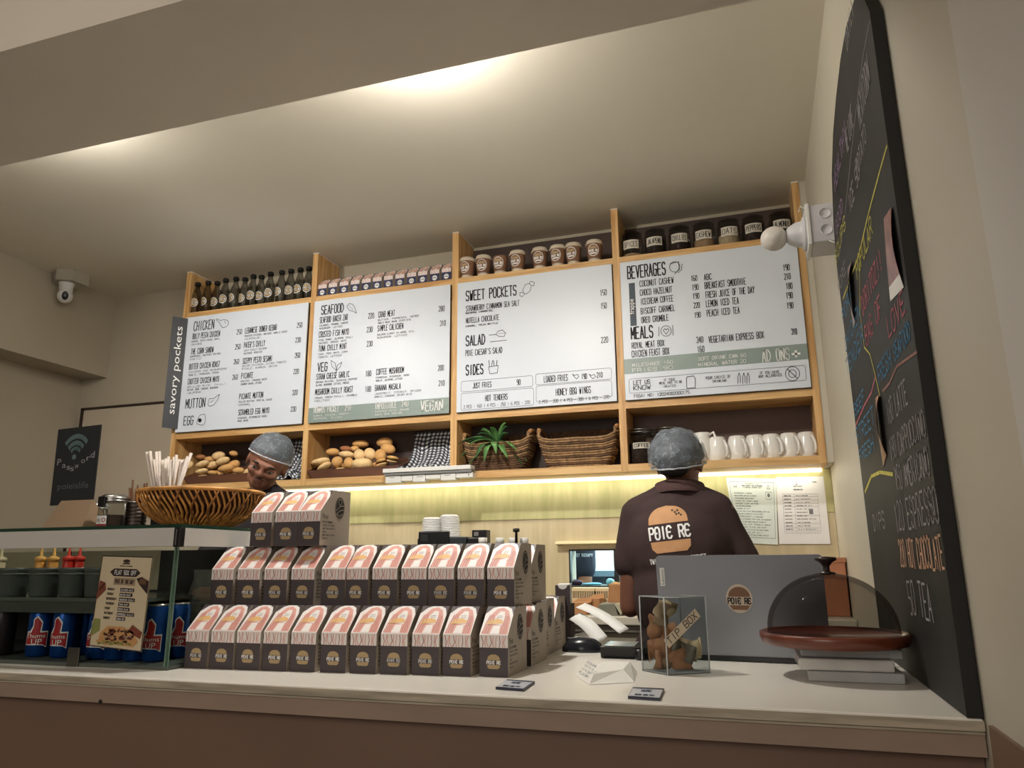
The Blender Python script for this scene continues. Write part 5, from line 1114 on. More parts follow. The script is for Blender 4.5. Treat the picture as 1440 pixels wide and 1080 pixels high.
s0 = ML.inverted() @ at(1040, 841, y=1.852); FLp = lambda d: (lambda u, v: tuple(ML @ Vector((s0.x+u, s0.y+v, d))))
mb = MB(); mb.fill2(FLp(.0006), circ(0, 0, .029, 28, .032), 0); mb.fill2(FLp(.0010), [(.024*math.cos(a), .004+.022*math.sin(a)) for a in [PI*k/12 for k in range(13)]], 1); mb.fill2(FLp(.0010), [(-.023, -.015), (-.016, -.025), (.016, -.025), (.023, -.015)], 1)
stext(mb, FLp(.0014), 'P0Ie Re', -.025, -.0115, .05, .0125, .0026, 2, gap=.3); mb.build('round_sticker', [mat('sticker_cream', (200, 184, 164), .5), mat('sticker_brown', (122, 88, 66), .5), M_INK], t)
mb = MB(); s1 = ML.inverted() @ at(933.5, 810, y=1.872); FL1 = lambda d: (lambda u, v: tuple(ML @ Vector((s1.x+u, s1.y+v, d))))
mb.fill2(FL1(.0006), [(-.0055, -.021), (.0055, -.021), (.0055, .021), (-.0055, .021)], 0); g_ = FL1(.0010); btext(mb, lambda u, v: g_(.0032-v, -.017+u), 'Lenovo', 0, 0, .0062, 1, width=.034); mb.build('name_plate', [M_WPLAS, M_INK], t)
# tip box
b0, b1, b2 = Vector((-.253, 1.655, CT)), Vector((-.196, 1.605, CT)), Vector((-.118, 1.660, CT)); b3 = b0+b2-b1
t = thing('tip_box', 'clear acrylic tip box stuffed with banknotes in front of laptop', 'box', tuple((b0+b2)/2))
TH = .150; M_AC = glass('acrylic', (238, 240, 240), .16)
M_ACE = mat('acrylic_edge', (196, 200, 200), .2, var=.02, alpha=.75)
def wallp(A_, B_, z0, z1, th=.003):
    d = (B_-A_).normalized(); n_ = Vector((-d.y, d.x, 0))*th
    c = [A_, B_, B_+n_, A_+n_]; return [tuple(Vector((p.x, p.y, z0))) for p in c]+[tuple(Vector((p.x, p.y, z1))) for p in c]
HX = [(0, 3, 2, 1), (4, 5, 6, 7), (0, 1, 5, 4), (1, 2, 6, 5), (2, 3, 7, 6), (3, 0, 4, 7)]
for A_, B_ in ((b0, b1), (b1, b2), (b2, b3), (b3, b0)):
    MB().add(wallp(A_, B_, CT+.001, CT+TH), HX).build('acrylic_side', M_AC, t)
for A_ in (b0, b1, b2, b3): MB().tube([(A_.x, A_.y, CT+.001), (A_.x, A_.y, CT+TH)], .0016, 6).build('acrylic_corner', M_ACE, t)
MB().tube([tuple(p+Vector((0, 0, TH+CT-p.z))) for p in (b0, b1, b2, b3)], .0014, 6, closed=True).build('top_edge', M_ACE, t)
MB().add([tuple(p+Vector((0, 0, .0015))) for p in (b0, b1, b2, b3)]+[tuple(p+Vector((0, 0, .0035))) for p in (b0, b1, b2, b3)], HX).build('acrylic_bottom', M_ACE, t)
MB().add([tuple(p+Vector((0, 0, TH))) for p in (b0, b1, b2, b3)]+[tuple(p+Vector((0, 0, TH+.002))) for p in (b0, b1, b2, b3)], HX).build('acrylic_lid', M_AC, t)
d12 = (b2-b1).normalized(); n12 = Vector((d12.y, -d12.x, 0)); FTp = lambda d: (lambda u, v: tuple(b1+d12*u+n12*d+Vector((0, 0, v))))
L12 = (b2-b1).length; mb = MB(); ang = .66; ca, sa = math.cos(ang), math.sin(ang); rot = lambda d: (lambda u, v: FTp(d)(.006+u*ca-v*sa, .052+u*sa+v*ca))
mb.fill2(rot(.0008), [(0, 0), (.096, 0), (.096, .020), (0, .020)], 0); stext(mb, rot(.0013), 'TIP BOX', .006, .0035, .083, .0135, .0017, 1, gap=.35); mb.build('paper_label', [mat('tape_cream', (204, 190, 166), .7), M_INK], t)
rg = random.Random(21); NC = [mat('note_'+n, c, .8, var=.25, scale=40) for n, c in (('orange', (190, 140, 104)), ('tan', (172, 148, 118)), ('green', (98, 116, 100)), ('grey', (128, 122, 108)), ('cream', (196, 178, 140)))]
cB = (b0+b2)/2; e1 = (b1-b0).normalized(); e2 = (b2-b1).normalized()
NL = [(-.018, -.030, .045, 0, .5, .9), (-.010, -.034, .085, 0, 1.0, .2), (-.004, -.018, .115, 1, 1.2, .7), (.004, -.030, .050, 0, .3, .1), (.0, -.005, .045, 2, -.55, .4), (.008, .010, .040, 3, -.4, .9), (.004, .022, .045, 1, -.35, .3), (-.010, .028, .040, 0, -.2, .6), (.012, .032, .045, 4, .3, .2),
      (-.012, .0, .075, 0, .2, .5), (-.016, .012, .035, 2, .9, .0), (.0, -.025, .020, 1, 1.4, .3), (.010, .0, .020, 0, -1.2, .8), (-.006, -.008, .125, 4, .9, .1), (.006, -.034, .028, 0, .1, .4)]
for k, (a1, a2, hz_, c, roll, ph) in enumerate(NL):
    cen = cB+e1*a1+e2*a2; mb = MB(); vs = []; nu = 10
    for i in range(nu+1):
        s = (i/nu-.5); fold = Vector((0, 0, 0))+n12*(.004*math.sin(s*9+ph*6))+e2*0
        for v in (-.5, .5):
            l = Vector((s*.050, v*.036)); x_ = l.x*math.cos(roll)-l.y*math.sin(roll); z_ = l.x*math.sin(roll)+l.y*math.cos(roll)
            pnt = cen+e2*x_*.8+fold+e1*(x_*.25*math.sin(ph*9)); pnt.z = CT+max(.006, hz_+z_); 
            q2 = (pnt-cB); u1 = max(-.030, min(.030, q2.dot(e1))); u2 = max(-.040, min(.040, q2.dot(e2))); zz = pnt.z; pnt = cB+e1*u1+e2*u2; pnt.z = min(zz, CT+TH-.006)
            vs.append(tuple(pnt))
    mb.add(vs, [(2*i, 2*i+2, 2*i+3, 2*i+1) for i in range(nu)], 0, True)
    o = mb.build('banknote', NC[c], None, tuple(cen)); md = o.modifiers.new('s', 'SOLIDIFY'); md.thickness = .0005
    tagp(o, '%s banknote in the tip box, %s' % (('orange brown', 'tan', 'green', 'grey', 'cream')[c], ('near the top' if hz_ > .09 else 'halfway up' if hz_ > .05 else 'lower down at %s side' % ('left' if a2 < 0 else 'right'))), 'banknote', 'banknotes in the tip box')
# two large notes flat against the left face
F01 = lambda d: (lambda u, v: tuple(b0+e1*u-Vector((-e1.y, e1.x, 0))*(-d)+Vector((0, 0, v))))
# mouse, card reader, receipts
mp_ = Vector((-.449, 1.965, CT)); t = thing('computer_mouse', 'black computer mouse at the end of the takeaway boxes', 'mouse', tuple(mp_), .25)
mb = MB(); mb.lathe([(1, 0), (1.02, .12), (.98, .35), (.84, .62), (.58, .86), (.25, .98), (0, 1)], 28, M=Matrix.Translation(mp_) @ Matrix.Rotation(.1, 4, 'Z') @ Matrix.Diagonal((.053, .031, .036, 1))); mb.build('shell', mat('mouse_black', (30, 32, 38), .22, var=.02), t)
MB().box((mp_.x-.040, mp_.y-.002, CT+.0300), (mp_.x-.016, mp_.y+.002, CT+.0335), bev=.0008).build('scroll_wheel', M_GREY, t)
a = Vector((-.385, 1.845, CT)); t = thing('card_reader', 'black card reader lying left of the tip box', 'card reader', (a.x+.05, a.y+.03, CT))
MB().prism([(a.y, CT+.001), (a.y+.07, CT+.001), (a.y+.085, CT+.030), (a.y-.010, CT+.026)], 'x', a.x+.006, a.x+.118).build('body', M_BLACK, t)
MB().add([(a.x+.014, a.y+.0, CT+.0275), (a.x+.085, a.y+.0, CT+.0275), (a.x+.085, a.y+.075, CT+.0305), (a.x+.014, a.y+.075, CT+.0305), (a.x+.014, a.y, CT+.0285), (a.x+.085, a.y, CT+.0285), (a.x+.085, a.y+.075, CT+.0315), (a.x+.014, a.y+.075, CT+.0315)], HX).build('screen', mat('reader_screen', (150, 160, 156), .15), t)
MB().lathe([(.011, 0), (.012, .004), (.012, .022), (0, .022)], 16, M=Matrix.Translation((a.x+.100, a.y-.012, CT+.002))).build('knob', M_BLACK, t)
def sheet(name, lab, pts, w, cat='paper', m=M_PAPER, text=None):
    # a curling strip along pts (3d centre line), width vector w
    mb = MB(); w = Vector(w)/2; vs = []
    for p in pts: vs += [tuple(Vector(p)-w), tuple(Vector(p)+w)]
    mb.add(vs, [(2*i, 2*i+2, 2*i+3, 2*i+1) for i in range(len(pts)-1)], 0, True)
    o = mb.build(name, m, None, tuple(pts[0])); md = o.modifiers.new('s', 'SOLIDIFY'); md.thickness = .0005; return tagp(o, lab, cat)
def curl(A_, B_, amp, n=14): A_, B_ = Vector(A_), Vector(B_); return [A_.lerp(B_, i/n)+Vector((0, 0, amp*math.sin(PI*i/n))) for i in range(n+1)]
rA, rB = at(800, 845, y=2.09), at(876, 905, y=2.03)
sheet('receipt', 'long curled white receipt rising over the mouse', curl(at(816, 851, y=2.10), (-.355, 2.04, CT+.045), .008), (.020, .030, .010), 'receipt')
sheet('receipt', 'second curled receipt, lower left, behind the mouse', curl(at(808, 866, y=2.08), (-.415, 2.03, CT+.022), .008), (.030, .02, .016), 'receipt')
sheet('receipt', 'short white receipt behind the left end of the mouse', curl((-.505, 2.07, CT+.018), (-.42, 2.06, CT+.012), .012), (.010, .04, .022), 'receipt')
sheet('receipt', 'greyish printed receipt lying flat right of the mouse', curl((-.390, 1.995, CT+.006), (-.325, 2.02, CT+.016), .006), (-.014, .055, .004), 'receipt', mat('receipt_grey', (190, 190, 184), .8, var=.12, scale=120))
MB().ball((0, 0, 0), (.006, .005, .005), nz=.4, nf=200).build('crumb', M_KRAFT, None); o = bpy.data.objects['crumb']; mvt(o, (-.372, 1.90, CT+.0052)); tagp(o, 'small brown crumb beside the mouse', 'crumb')
# folded white card lying on the counter
f0, f1, f2_, f3_ = at(808, 947, z=CT), at(836, 963, z=CT), at(900, 957, z=CT), at(880, 938, z=CT)
t = thing('folded_card', 'folded white paper card lying printed side left on the counter', 'card', tuple((f0+f2_)/2))
A_ = [Vector((-.375, 1.560, CT+.0006)), Vector((-.322, 1.450, CT+.0006)), Vector((-.246, 1.500, CT+.0006)), Vector((-.262, 1.640, CT+.0006)), Vector((-.350, 1.690, CT+.0006))]
tp = [Vector((-.318, 1.475, CT+.016)), Vector((-.272, 1.530, CT+.019)), Vector((-.277, 1.645, CT+.019)), Vector((-.335, 1.665, CT+.016))]
mb = MB(); mb.add([tuple(v) for v in A_+tp], [(1, 2, 6, 5), (2, 3, 7, 6), (3, 4, 8, 7), (5, 6, 7, 8), (0, 1, 5, 8), (0, 8, 4), (0, 4, 3, 2, 1)]); mb.build('card', mat('card_white', (226, 224, 216), .7, var=.02), t)
mb = MB(); e_1 = (A_[0]-A_[1]).normalized(); e_2 = (tp[0]-A_[1]); e_2 = (e_2-e_1*e_2.dot(e_1)).normalized(); nn_ = e_2.cross(e_1).normalized(); nn_ = nn_ if nn_.z > 0 else -nn_
mb = MB(); FR = lambda u, v: tuple(A_[0]-e_1*u*1.0+e_2*v+nn_*.0012)
for k in range(4): stext(mb, FR, ['SCAN TO READ OUR MENU', 'THANK YOU FOR', 'VISITING AGAIN', 'SEE YOU SOON'][k], .012, .033-.008*k, .075, .004, .0009)
mb.build('print', mat('blue_grey_ink', (96, 104, 128), .7), t)
# two small cards near the edge (their codes are left out)
def tcard(lab, pts):
    P4 = [at(x, y, z=CT+.0045) for x, y in pts]; t = thing('table_card', lab, 'card', tuple((P4[0]+P4[2])/2-Vector((0, 0, .0045))), 0, None)
    lo_ = [tuple(p-Vector((0, 0, .0042))) for p in P4]; hi = [tuple(p) for p in P4]; MB().add(lo_+hi, HX).build('plate', mat('card_dark_edge', (48, 50, 66), .4), t)
    c = (P4[0]+P4[2])/2; F = lambda d: (lambda u, v: tuple((P4[0].lerp(P4[1], u)).lerp(P4[3].lerp(P4[2], u), v)+Vector((0, 0, d))))
    mb = MB(); mb.fill2(F(.0005), [(.02, .02), (.98, .02), (.98, .84), (.02, .84)], 0); mb.fill2(F(.0009), [(.06, .80), (.94, .80), (.94, .83), (.06, .83)], 1); stext(mb, F(.001), 'SCAN AND PAY', .2, .12, .6, .12, .03, 1); stext(mb, F(.001), 'HERE', .35, .5, .3, .18, .04, 1)
    mb.build('print', [mat('card_face', (196, 198, 204), .35), MC['blue_grey_ink']], t)
tcard('small pale card with dark edge near the takeaway boxes', [(697, 966), (736, 969), (752, 958), (714, 955)]); tcard('small pale card with dark edge at the counter front, below tip box', [(883, 979), (928, 982), (934, 968), (890, 966)])
# marble slabs and the domed cake stand
M_MARB = [mat('marble_%s' % n, c, .3, var=.14, scale=9, coat=.2) for n, c in (('white', (206, 204, 198)), ('grey', (176, 178, 176)))]
for (lab, x0, x1, y0, y1, z0, z1, mi, rz) in (('grey marble slab at the bottom of the pile under cake dome', .066, .232, 1.60, 1.76, 0, .0185, 1, .0), ('white marble slab in the middle of the pile under cake dome', .050, .216, 1.605, 1.77, .019, .0405, 0, .02), ('grey marble slab at the top of the pile under cake dome', .058, .236, 1.62, 1.77, .041, .0585, 1, -.01)):
    cx, cy = (x0+x1)/2, (y0+y1)/2; o = MB().box((x0-cx, y0-cy, 0), (x1-cx, y1-cy, z1-z0), bev=.003).build('marble_slab', M_MARB[mi]); mvt(o, (cx, cy, CT+z0+.0002), rz); tagp(o, lab, 'slab', 'marble slabs under the cake dome')
tc_ = Vector((.122, 1.672, CT+.0590)); T = Matrix.Translation(tc_)
t = thing('cake_dome', 'clear glass dome on a round red brown wooden tray', 'cake dome', tuple(tc_))
M_TRAYW = wood('tray_wood_red', (80, 36, 24), (110, 54, 34), 0, .35, 4, .2)
MB().lathe([(.118, 0), (.134, .004), (.1385, .016), (.1385, .024), (.134, .026), (.130, .020), (0, .0165)], 56, M=T, cap=True).build('wooden_tray', M_TRAYW, t)
DR, DH = .122, .118; prof = [(DR, .0215), (DR, .030)]+[(DR*math.cos(a), .030+(DH-.010)*math.sin(a)) for a in [PI/2*k/16 for k in range(1, 17)]]
MB().lathe(prof, 56, M=T, cap=False).build('glass_dome', glass('dome_glass', (202, 200, 198), .08, .03), t)
MB().lathe([(.016, .134), (.017, .138), (.007, .1405), (.006, .150), (.012, .158), (.021, .163), (.020, .168), (0, .170)], 24, M=T).build('knob', mat('knob_dark', (46, 34, 30), .3), t)
# ================================================================== BACK WALL AND REAR COUNTER
def doc(nm, lab, pts, green):
    P4 = [at(x, y, y=YB-.013) for x, y in pts]; t = thing('wall_document', lab, 'document', (P4[0].x, YB-.012, P4[0].z)); F = lambda d: (lambda u, v: tuple((P4[0].lerp(P4[1], u)).lerp(P4[3].lerp(P4[2], u), v)+Vector((0, -d, 0))))
    A4 = [F(0)(*p) for p in ((0, 0), (1, 0), (1, 1), (0, 1))]; B4 = [F(-.001)(*p) for p in ((0, 0), (1, 0), (1, 1), (0, 1))]; MB().add(B4+A4, [(0, 1, 2, 3), (4, 7, 6, 5), (0, 4, 5, 1), (1, 5, 6, 2), (2, 6, 7, 3), (3, 7, 4, 0)]).build('sheet', mat('doc_green' if green else 'doc_white', (216, 226, 220) if green else (232, 232, 232), .35, var=.02), t)
    mb = MB(); f = F(.0006); r_ = random.Random(3)
    W_ = ['GOVERNMENT LICENCE', 'REGISTERED OFFICE', 'KIND OF BUSINESS', 'NAME OF PREMISES', 'CATEGORY', 'VALID UPTO', 'ADDRESS OF UNIT', 'PLACE AND DATE', 'ISSUING AUTHORITY']
    if green:
        for a_, b_ in (((.05, .09), (.95, .09)), ((.95, .09), (.95, .94)), ((.95, .94), (.05, .94)), ((.05, .94), (.05, .09))): mb.line2(f, [a_, b_], .006)
        mb.line2(f, [(.12, .90), (.14, .85), (.16, .88), (.18, .85), (.20, .90)], .008); mb.line2(f, [(.84, .9), (.87, .84), (.81, .84), (.84, .9)], .008)
        stext(mb, f, 'FORM C', .38, .905, .26, .014, .005); stext(mb, f, 'FOOD SAFETY AND STANDARDS', .30, .875, .42, .014, .006); stext(mb, f, 'LICENCE UNDER ACT', .32, .85, .38, .012, .005)
        mb.line2(f, [(.78, .68), (.9, .68), (.9, .79), (.78, .79)], .005, 0, True); mb.fill2(f, circ(.84, .74, .03, 10, .03), 0)
        for k in range(17): stext(mb, f, W_[k % 9]+(' '+W_[(k*4) % 9] if k % 3 else ''), .12, .76-.04*k, r_.uniform(.3, .6) if k < 7 else r_.uniform(.5, .76), .012, .004)
    else:
        mb.line2(f, [(.42, .93), (.44, .88), (.40, .88)], .01); stext(mb, f, 'CERTIFICATE', .36, .85, .17, .012, .005); stext(mb, f, 'FORM', .76, .91, .08, .014, .006); stext(mb, f, 'REGISTRATION', .36, .80, .18, .014, .006)
        for v in (.16, .19, .24, .30, .42, .55, .60, .65, .70, .74): mb.line2(f, [(.12, v), (.84, v)], .003)
        for u in (.12, .36, .84): mb.line2(f, [(u, .19), (u, .74)], .003)
        for k in range(11): stext(mb, f, W_[k % 9], .15, .71-.05*k, .14, .011, .004); stext(mb, f, W_[(k+3) % 9], .39, .71-.05*k, r_.uniform(.2, .4), .011, .004)
        mb.fill2(f, [(.64, .44), (.72, .44), (.72, .51), (.64, .51)], 0)
    mb.build('print', M_GREY, t)
doc('a', 'greenish licence document in plastic on the wall, left of two', [(1036, 763), (1094, 766), (1091, 673), (1021, 672)], True)
doc('b', 'white certificate document on the wall, right of two', [(1096, 765), (1168, 765), (1158, 670), (1091, 671)], False)
# black organiser with two stacks of white lids
def bz_(px, py, y=2.95): return at(px, py, y=y)
yo = 2.95
a, b = at(584, 766, y=yo), at(668, 747, y=yo)
t = thing('lid_organiser', 'black plastic organiser behind the boxes holding stacks of white lids', 'organiser', ((a.x+b.x)/2, yo+.05, BCT))
x0 = at(588, 760, y=yo).x; x1 = at(631, 760, y=yo).x; zt = at(600, 747, y=yo).z
MB().box((x0, yo, BCT+.001), (x1, yo+.12, zt), bev=.004).build('left_bin', M_BLACK, t); MB().box((x0-.012, yo+.02, BCT+.001), (x0-.001, yo+.11, zt-.03)).build('side_lip', M_BLACK, t)
MB().box((x0+.012, yo-.0015, zt-.04), (x0+.045, yo, zt-.015)).build('slot', M_MATTE, t)
x2 = at(655, 760, y=yo).x; MB().box((x1+.002, yo, BCT+.001), (x2, yo+.12, zt-.025), bev=.004).build('right_bin', mat('bin_dark', (44, 50, 52), .35), t)
x3 = at(676, 760, y=yo).x; MB().box((x2+.002, yo+.01, BCT+.001), (x3, yo+.1, zt-.03), bev=.004).build('end_bin', M_BLACK, t)
M_LIDW = mat('lid_white', (232, 232, 230), .35, var=.02)
def lids(px, n, base, lab, tilt=0, r=.040):
    p = at(px, 740, y=yo+.05)
    for k in range(n):
        T = Matrix.Translation((p.x+tilt*k, yo+.05, base+k*.0068)); o = MB().lathe([(r, 0), (r+.001, .002), (r, .005), (r*.86, .006), (r*.84, .010), (r*.76, .011), (r*.7, .007), (0, .007)], 24).build('cup_lid', M_LIDW)
        mvt(o, tuple(T.translation), k*.3); tagp(o, '%s, %s from the bottom' % (lab, ORD13[k] if k < 13 else 'topmost'), 'lid', 'white plastic cup lids behind the boxes')
lids(607.5, 8, zt+.001, 'white cup lid in the left stack'); lids(634.5, 13, zt-.024, 'white cup lid in the right taller stack', -.0006)
a = at(654, 757, y=2.99); b = at(675, 744, y=2.99); t = thing('black_dispenser', 'small black box right of the white lid stacks', 'box', ((a.x+b.x)/2, 3.03, BCT))
MB().box((a.x, 2.99+.08, BCT+.001), (b.x, 3.12, b.z), bev=.002).build('body', M_BLACK, t); MB().box((a.x+.01, 3.068, b.z-.025), (a.x+.03, 3.0695, b.z-.008)).build('silver_mark', M_STEEL, t)
for px, lab in ((679, 'bottle with white cap behind boxes, leftmost of four'), (703, 'bottle with white cap behind boxes, second from left'), (722, 'bottle with white cap just left of the black pump'), (737, 'bottle with white cap right of the black pump')):
    p = at(px, 757, y=2.9); T = Matrix.Translation((p.x, 2.9, BCT+.0005)); t = thing('sauce_bottle', lab, 'bottle', (p.x, 2.9, BCT+.0005)); zz = p.z-BCT
    MB().lathe([(.017, 0), (.019, .003), (.019, zz-.05), (.012, zz-.030), (.012, zz-.020)], 18, M=T).build('body', mat('sauce_brown', (84, 52, 38), .25), t); MB().lathe([(.0175, zz-.022), (.018, zz), (.016, zz+.002), (0, zz+.002)], 18, M=T).build('white_cap', M_WPLAS, t)
p = at(726, 745, y=2.84); T = Matrix.Translation((p.x, 2.84, BCT+.0005)); zz = p.z-BCT; t = thing('pump_bottle', 'syrup bottle with a black pump head behind the boxes', 'bottle', (p.x, 2.84, BCT+.0005))
MB().lathe([(.024, 0), (.026, .003), (.026, zz-.10), (.013, zz-.07), (.013, zz-.055), (0, zz-.055)], 18, M=T).build('body', mat('syrup', (60, 40, 34), .2), t); MB().lathe([(.006, zz-.06), (.005, zz-.01), (.0135, zz-.008), (.0135, zz+.004), (0, zz+.006)], 16, M=T).build('pump_head', M_BLACK, t)
# slatted cream crates, kraft bag, cartons on the rear counter
M_CRATE = mat('crate_cream', (222, 200, 160), .6, var=.05)
def crate(x0, x1, z0, z1, lab):
    y0, y1 = 3.08, 3.17; t = thing('slatted_crate', lab, 'crate', ((x0+x1)/2, 3.12, z0)); hh = z1-z0
    MB().box((x0, y0, z0), (x1, y1, z0+hh*.16)).build('bottom', M_CRATE, t); MB().box((x0, y0, z1-hh*.26), (x1, y1, z1), bev=.001).build('top_rim', M_CRATE, t)
    MB().box((x0+.003, y0+.012, z0+hh*.16), (x1-.003, y1-.002, z1-hh*.26)).build('dark_inside', M_MATTE, t); n = int((x1-x0)/.0072)
    for k in range(n): xx = x0+(k+.5)*(x1-x0)/n; MB().box((xx-.0018, y0, z0+hh*.16), (xx+.0018, y0+.004, z1-hh*.26)).build('slat', M_CRATE, t)
xa, xm_, xz = at(801, 830, y=3.08).x, at(836.5, 830, y=3.08).x, at(872, 830, y=3.08).x
zb = BCT+.0005; zm = zb+.040; ztp = at(820, 826.5, y=3.08).z-.001
crate(xa, xm_-.002, zb, zm, 'lower cream slatted crate, left stack under the hatch'); crate(xa, xm_-.002, zm+.001, ztp, 'upper cream slatted crate, left stack under the hatch'); crate(xm_+.002, xz, zb, zm, 'lower cream slatted crate, right stack under the hatch'); crate(xm_+.002, xz, zm+.001, ztp, 'upper cream slatted crate, right stack under the hatch')
p = at(869, 862, y=2.93); T = Matrix.Translation((p.x+.004, 2.95, zb)); t = thing('paper_bag', 'brown kraft paper bag with rolled open top on rear counter', 'bag', (p.x, 2.95, zb))
mb = MB(); prof = [(.058, 0), (.055, .03), (.050, .07), (.045, .105), (.047, .112), (.043, .118), (.038, .112), (.036, .09)]; mb.lathe(prof, 14, M=T @ Matrix.Diagonal((.86, .6, .93, 1)), cap=True)
mb.v = [(x+.004*noise.noise(Vector((x, y, z))*40), y, z) for x, y, z in mb.v]; mb.build('bag', M_KRAFT, t)
MB().ball((p.x+.002, 2.95, zb+.105), (.030, .018, .012), nz=.5, nf=60).build('crumpled_top', mat('kraft_light', (214, 172, 120), .8, var=.1), t)
a, b = at(842, 866, y=2.84), at(877, 848, y=2.84); t = thing('grey_carton', 'grey green folded carton in front of the kraft bag', 'carton', ((a.x+b.x)/2, 2.87, zb)); x0, x1, z1 = a.x, b.x, b.z-.003
mb = MB(); mb.add([(x0+.006, 2.84, zb), (x1-.022, 2.84, zb), (x1-.026, 2.93, zb), (x0+.004, 2.93, zb), (x0, 2.835, z1-.004), (x1-.034, 2.835, z1), (x1-.03, 2.935, z1), (x0, 2.935, z1)], HX); mb.build('body', mat('carton_grey', (128, 128, 114), .7), t)
MB().add([(x1-.034, 2.833, z1), (x1+.006, 2.835, z1-.001), (x1-.012, 2.838, zb+.002), (x1-.034, 2.837, z1), (x1-.03, 2.935, z1), (x1+.008, 2.93, z1-.001), (x1-.012, 2.93, zb+.002), (x1-.03, 2.935, z1)], [(0, 2, 1), (4, 5, 6), (0, 1, 5, 4), (1, 2, 6, 5), (2, 0, 4, 6)]).build('flap', mat('carton_flap', (186, 182, 158), .7), t)
for (lab, x0, y0, x1, y1, yy, h_) in (('brown cardboard carton left of the grey carton on rear counter', 798, 864, 825, 848, 2.86, .045), ('brown cardboard carton behind the grey carton, open flap up', 822, 862, 843, 842, 2.96, .05)):
    a, b = at(x0, y0, y=yy), at(x1, y1, y=yy); t = thing('cardboard_carton', lab, 'carton', ((a.x+b.x)/2, yy+.04, zb)); MB().box((a.x, yy, zb), (b.x, yy+.085, b.z), bev=.001).build('body', M_KRAFT, t)
    MB().add([(a.x, yy+.0845, b.z), (b.x, yy+.0845, b.z), (b.x, yy+.1, b.z+.015), (a.x+.02, yy+.1, b.z+.012), (a.x, yy+.0865, b.z), (b.x, yy+.0865, b.z), (b.x, yy+.102, b.z+.015), (a.x+.02, yy+.102, b.z+.012)], HX).build('flap', M_KRAFT, t)
a, b = at(890, 861, y=2.9), at(902, 826, y=2.9); t = thing('wooden_board', 'orange brown wooden board leaning behind the kraft bag', 'board', (a.x+.03, 2.9, zb))
MB().prism([(a.x, zb), (a.x+.075, zb), (a.x+.075, b.z-.02), (a.x-.002, b.z+.006)], 'y', 2.915, 2.93).build('board', wood('board_orange', (196, 130, 56), (222, 164, 88), 2), t)
MB().box((a.x-.024, 2.86, zb), (a.x-.004, 2.90, zb+.012), bev=.001).build('light_blue_packet', mat('packet_blue', (176, 196, 204), .5), None, (a.x-.014, 2.88, zb), ('pale blue packet on the rear counter beside the orange board', 'packet'))
# drinks carton and dark paper holder left of hatch
a, b = at(783, 846, y=2.6), at(801, 822, y=2.6)
a2 = at(781, 850, y=2.12); t = thing('cup_carrier', 'dark brown cut out carrier with white pieces behind the boxes', 'carrier', (-.545, 2.10, CT)); px0, px1 = at(781, 840, y=2.075).x, at(801.5, 840, y=2.075).x; zt_ = at(790, 823, y=2.075).z
prof = [(px0, CT+.001), (px1, CT+.001), (px1, zt_)]+[((px0+px1)/2+.0135*math.cos(a_), zt_-.011*math.sin(a_)) for a_ in [PI*k/8 for k in range(9)]]+[(px0, zt_)]
MB().prism(prof, 'y', 2.075, 2.078).build('front', M_BDK, t); MB().box((px0, 2.0785, CT+.001), (px1, 2.125, CT+.11)).build('body', M_BDK, t)
MB().box((px0+.004, 2.085, CT+.111), (px1-.004, 2.118, zt_+.004), bev=.003).build('white_contents', M_PAPER, t)
a, b = at(1154, 800, y=2.95), at(1172, 786, y=2.95); t = thing('terracotta_box', 'terracotta coloured box by the wall behind the laptop', 'box', (.24, 2.98, BCT)); MB().box((a.x-.06, 2.95, BCT+.001), (XW-.006, 3.05, b.z+.004), bev=.003).build('body', mat('terracotta', (176, 116, 84), .7), t); MB().box((a.x-.063, 2.947, b.z-.012), (XW-.003, 3.053, b.z+.0045)).build('rim', MC['terracotta'], t)
# things on the hatch sill and beyond it
def bundle(nm, lab, px, py, y, r, m):
    p = at(px, py, y=y); p.z = WZ0+.0042+r[2]*.8 if y < 3.4 else p.z
    mvt(tagp(MB().ball((0, 0, 0), r, seg=20, rings=12, nz=.35, nf=24).build(nm, m), lab, 'cloth'), tuple(p))
bundle('folded_cloth', 'light blue cloth lying flat inside the hatch', 832, 816, 3.265, (.046, .03, .006), mat('cloth_blue', (112, 178, 216), .8, var=.1)); bundle('folded_cloth', 'dark purple cloth bundle inside the hatch at left', 808, 815, 3.265, (.030, .03, .013), mat('cloth_purple', (64, 34, 62), .9))
bundle('folded_cloth', 'pale blue crumpled cloth inside the hatch at right', 857, 813, 3.265, (.018, .03, .016), mat('cloth_pale_blue', (150, 200, 226), .8, var=.1))
struct('trim_8', MB().box((WX0, YB+.12, WZ0-.03), (WX1, YB+.20, WZ0+.003)), M_BLACK)
t = thing('blue_worktable', 'blue grey worktable in the room beyond the hatch', 'table', (-.5, 4.4, 0)); MB().box((-1.4, 4.1, 1.17), (.4, 4.7, 1.20)).build('tabletop', mat('table_blue', (130, 160, 184), .4), t)
MB().box((-1.38, 4.14, 0), (.38, 4.66, 1.169)).build('body', mat('table_dark', (72, 88, 106), .5), t)
# lamps hidden behind the ceiling beam
for p in LAMPS:
    t = thing('ceiling_lamp', 'small ceiling lamp holder hidden behind the beam, %s one' % ('left' if p[0] < -1.5 else 'right'), 'lamp', (p[0], p[1], ZC), 0, 'bare ceiling lamps behind the beam')
    MB().lathe([(.05, 0), (.05, -.012), (.02, -.02), (.018, -.055), (0, -.055)], 20, M=Matrix.Translation((p[0], p[1], ZC-.0005))).build('holder', M_WPLAS, t)
    MB().lathe([(.017, -.056), (.019, -.063), (0, -.063)], 16, M=Matrix.Translation((p[0], p[1], ZC))).build('base_contact', M_STEEL, t)
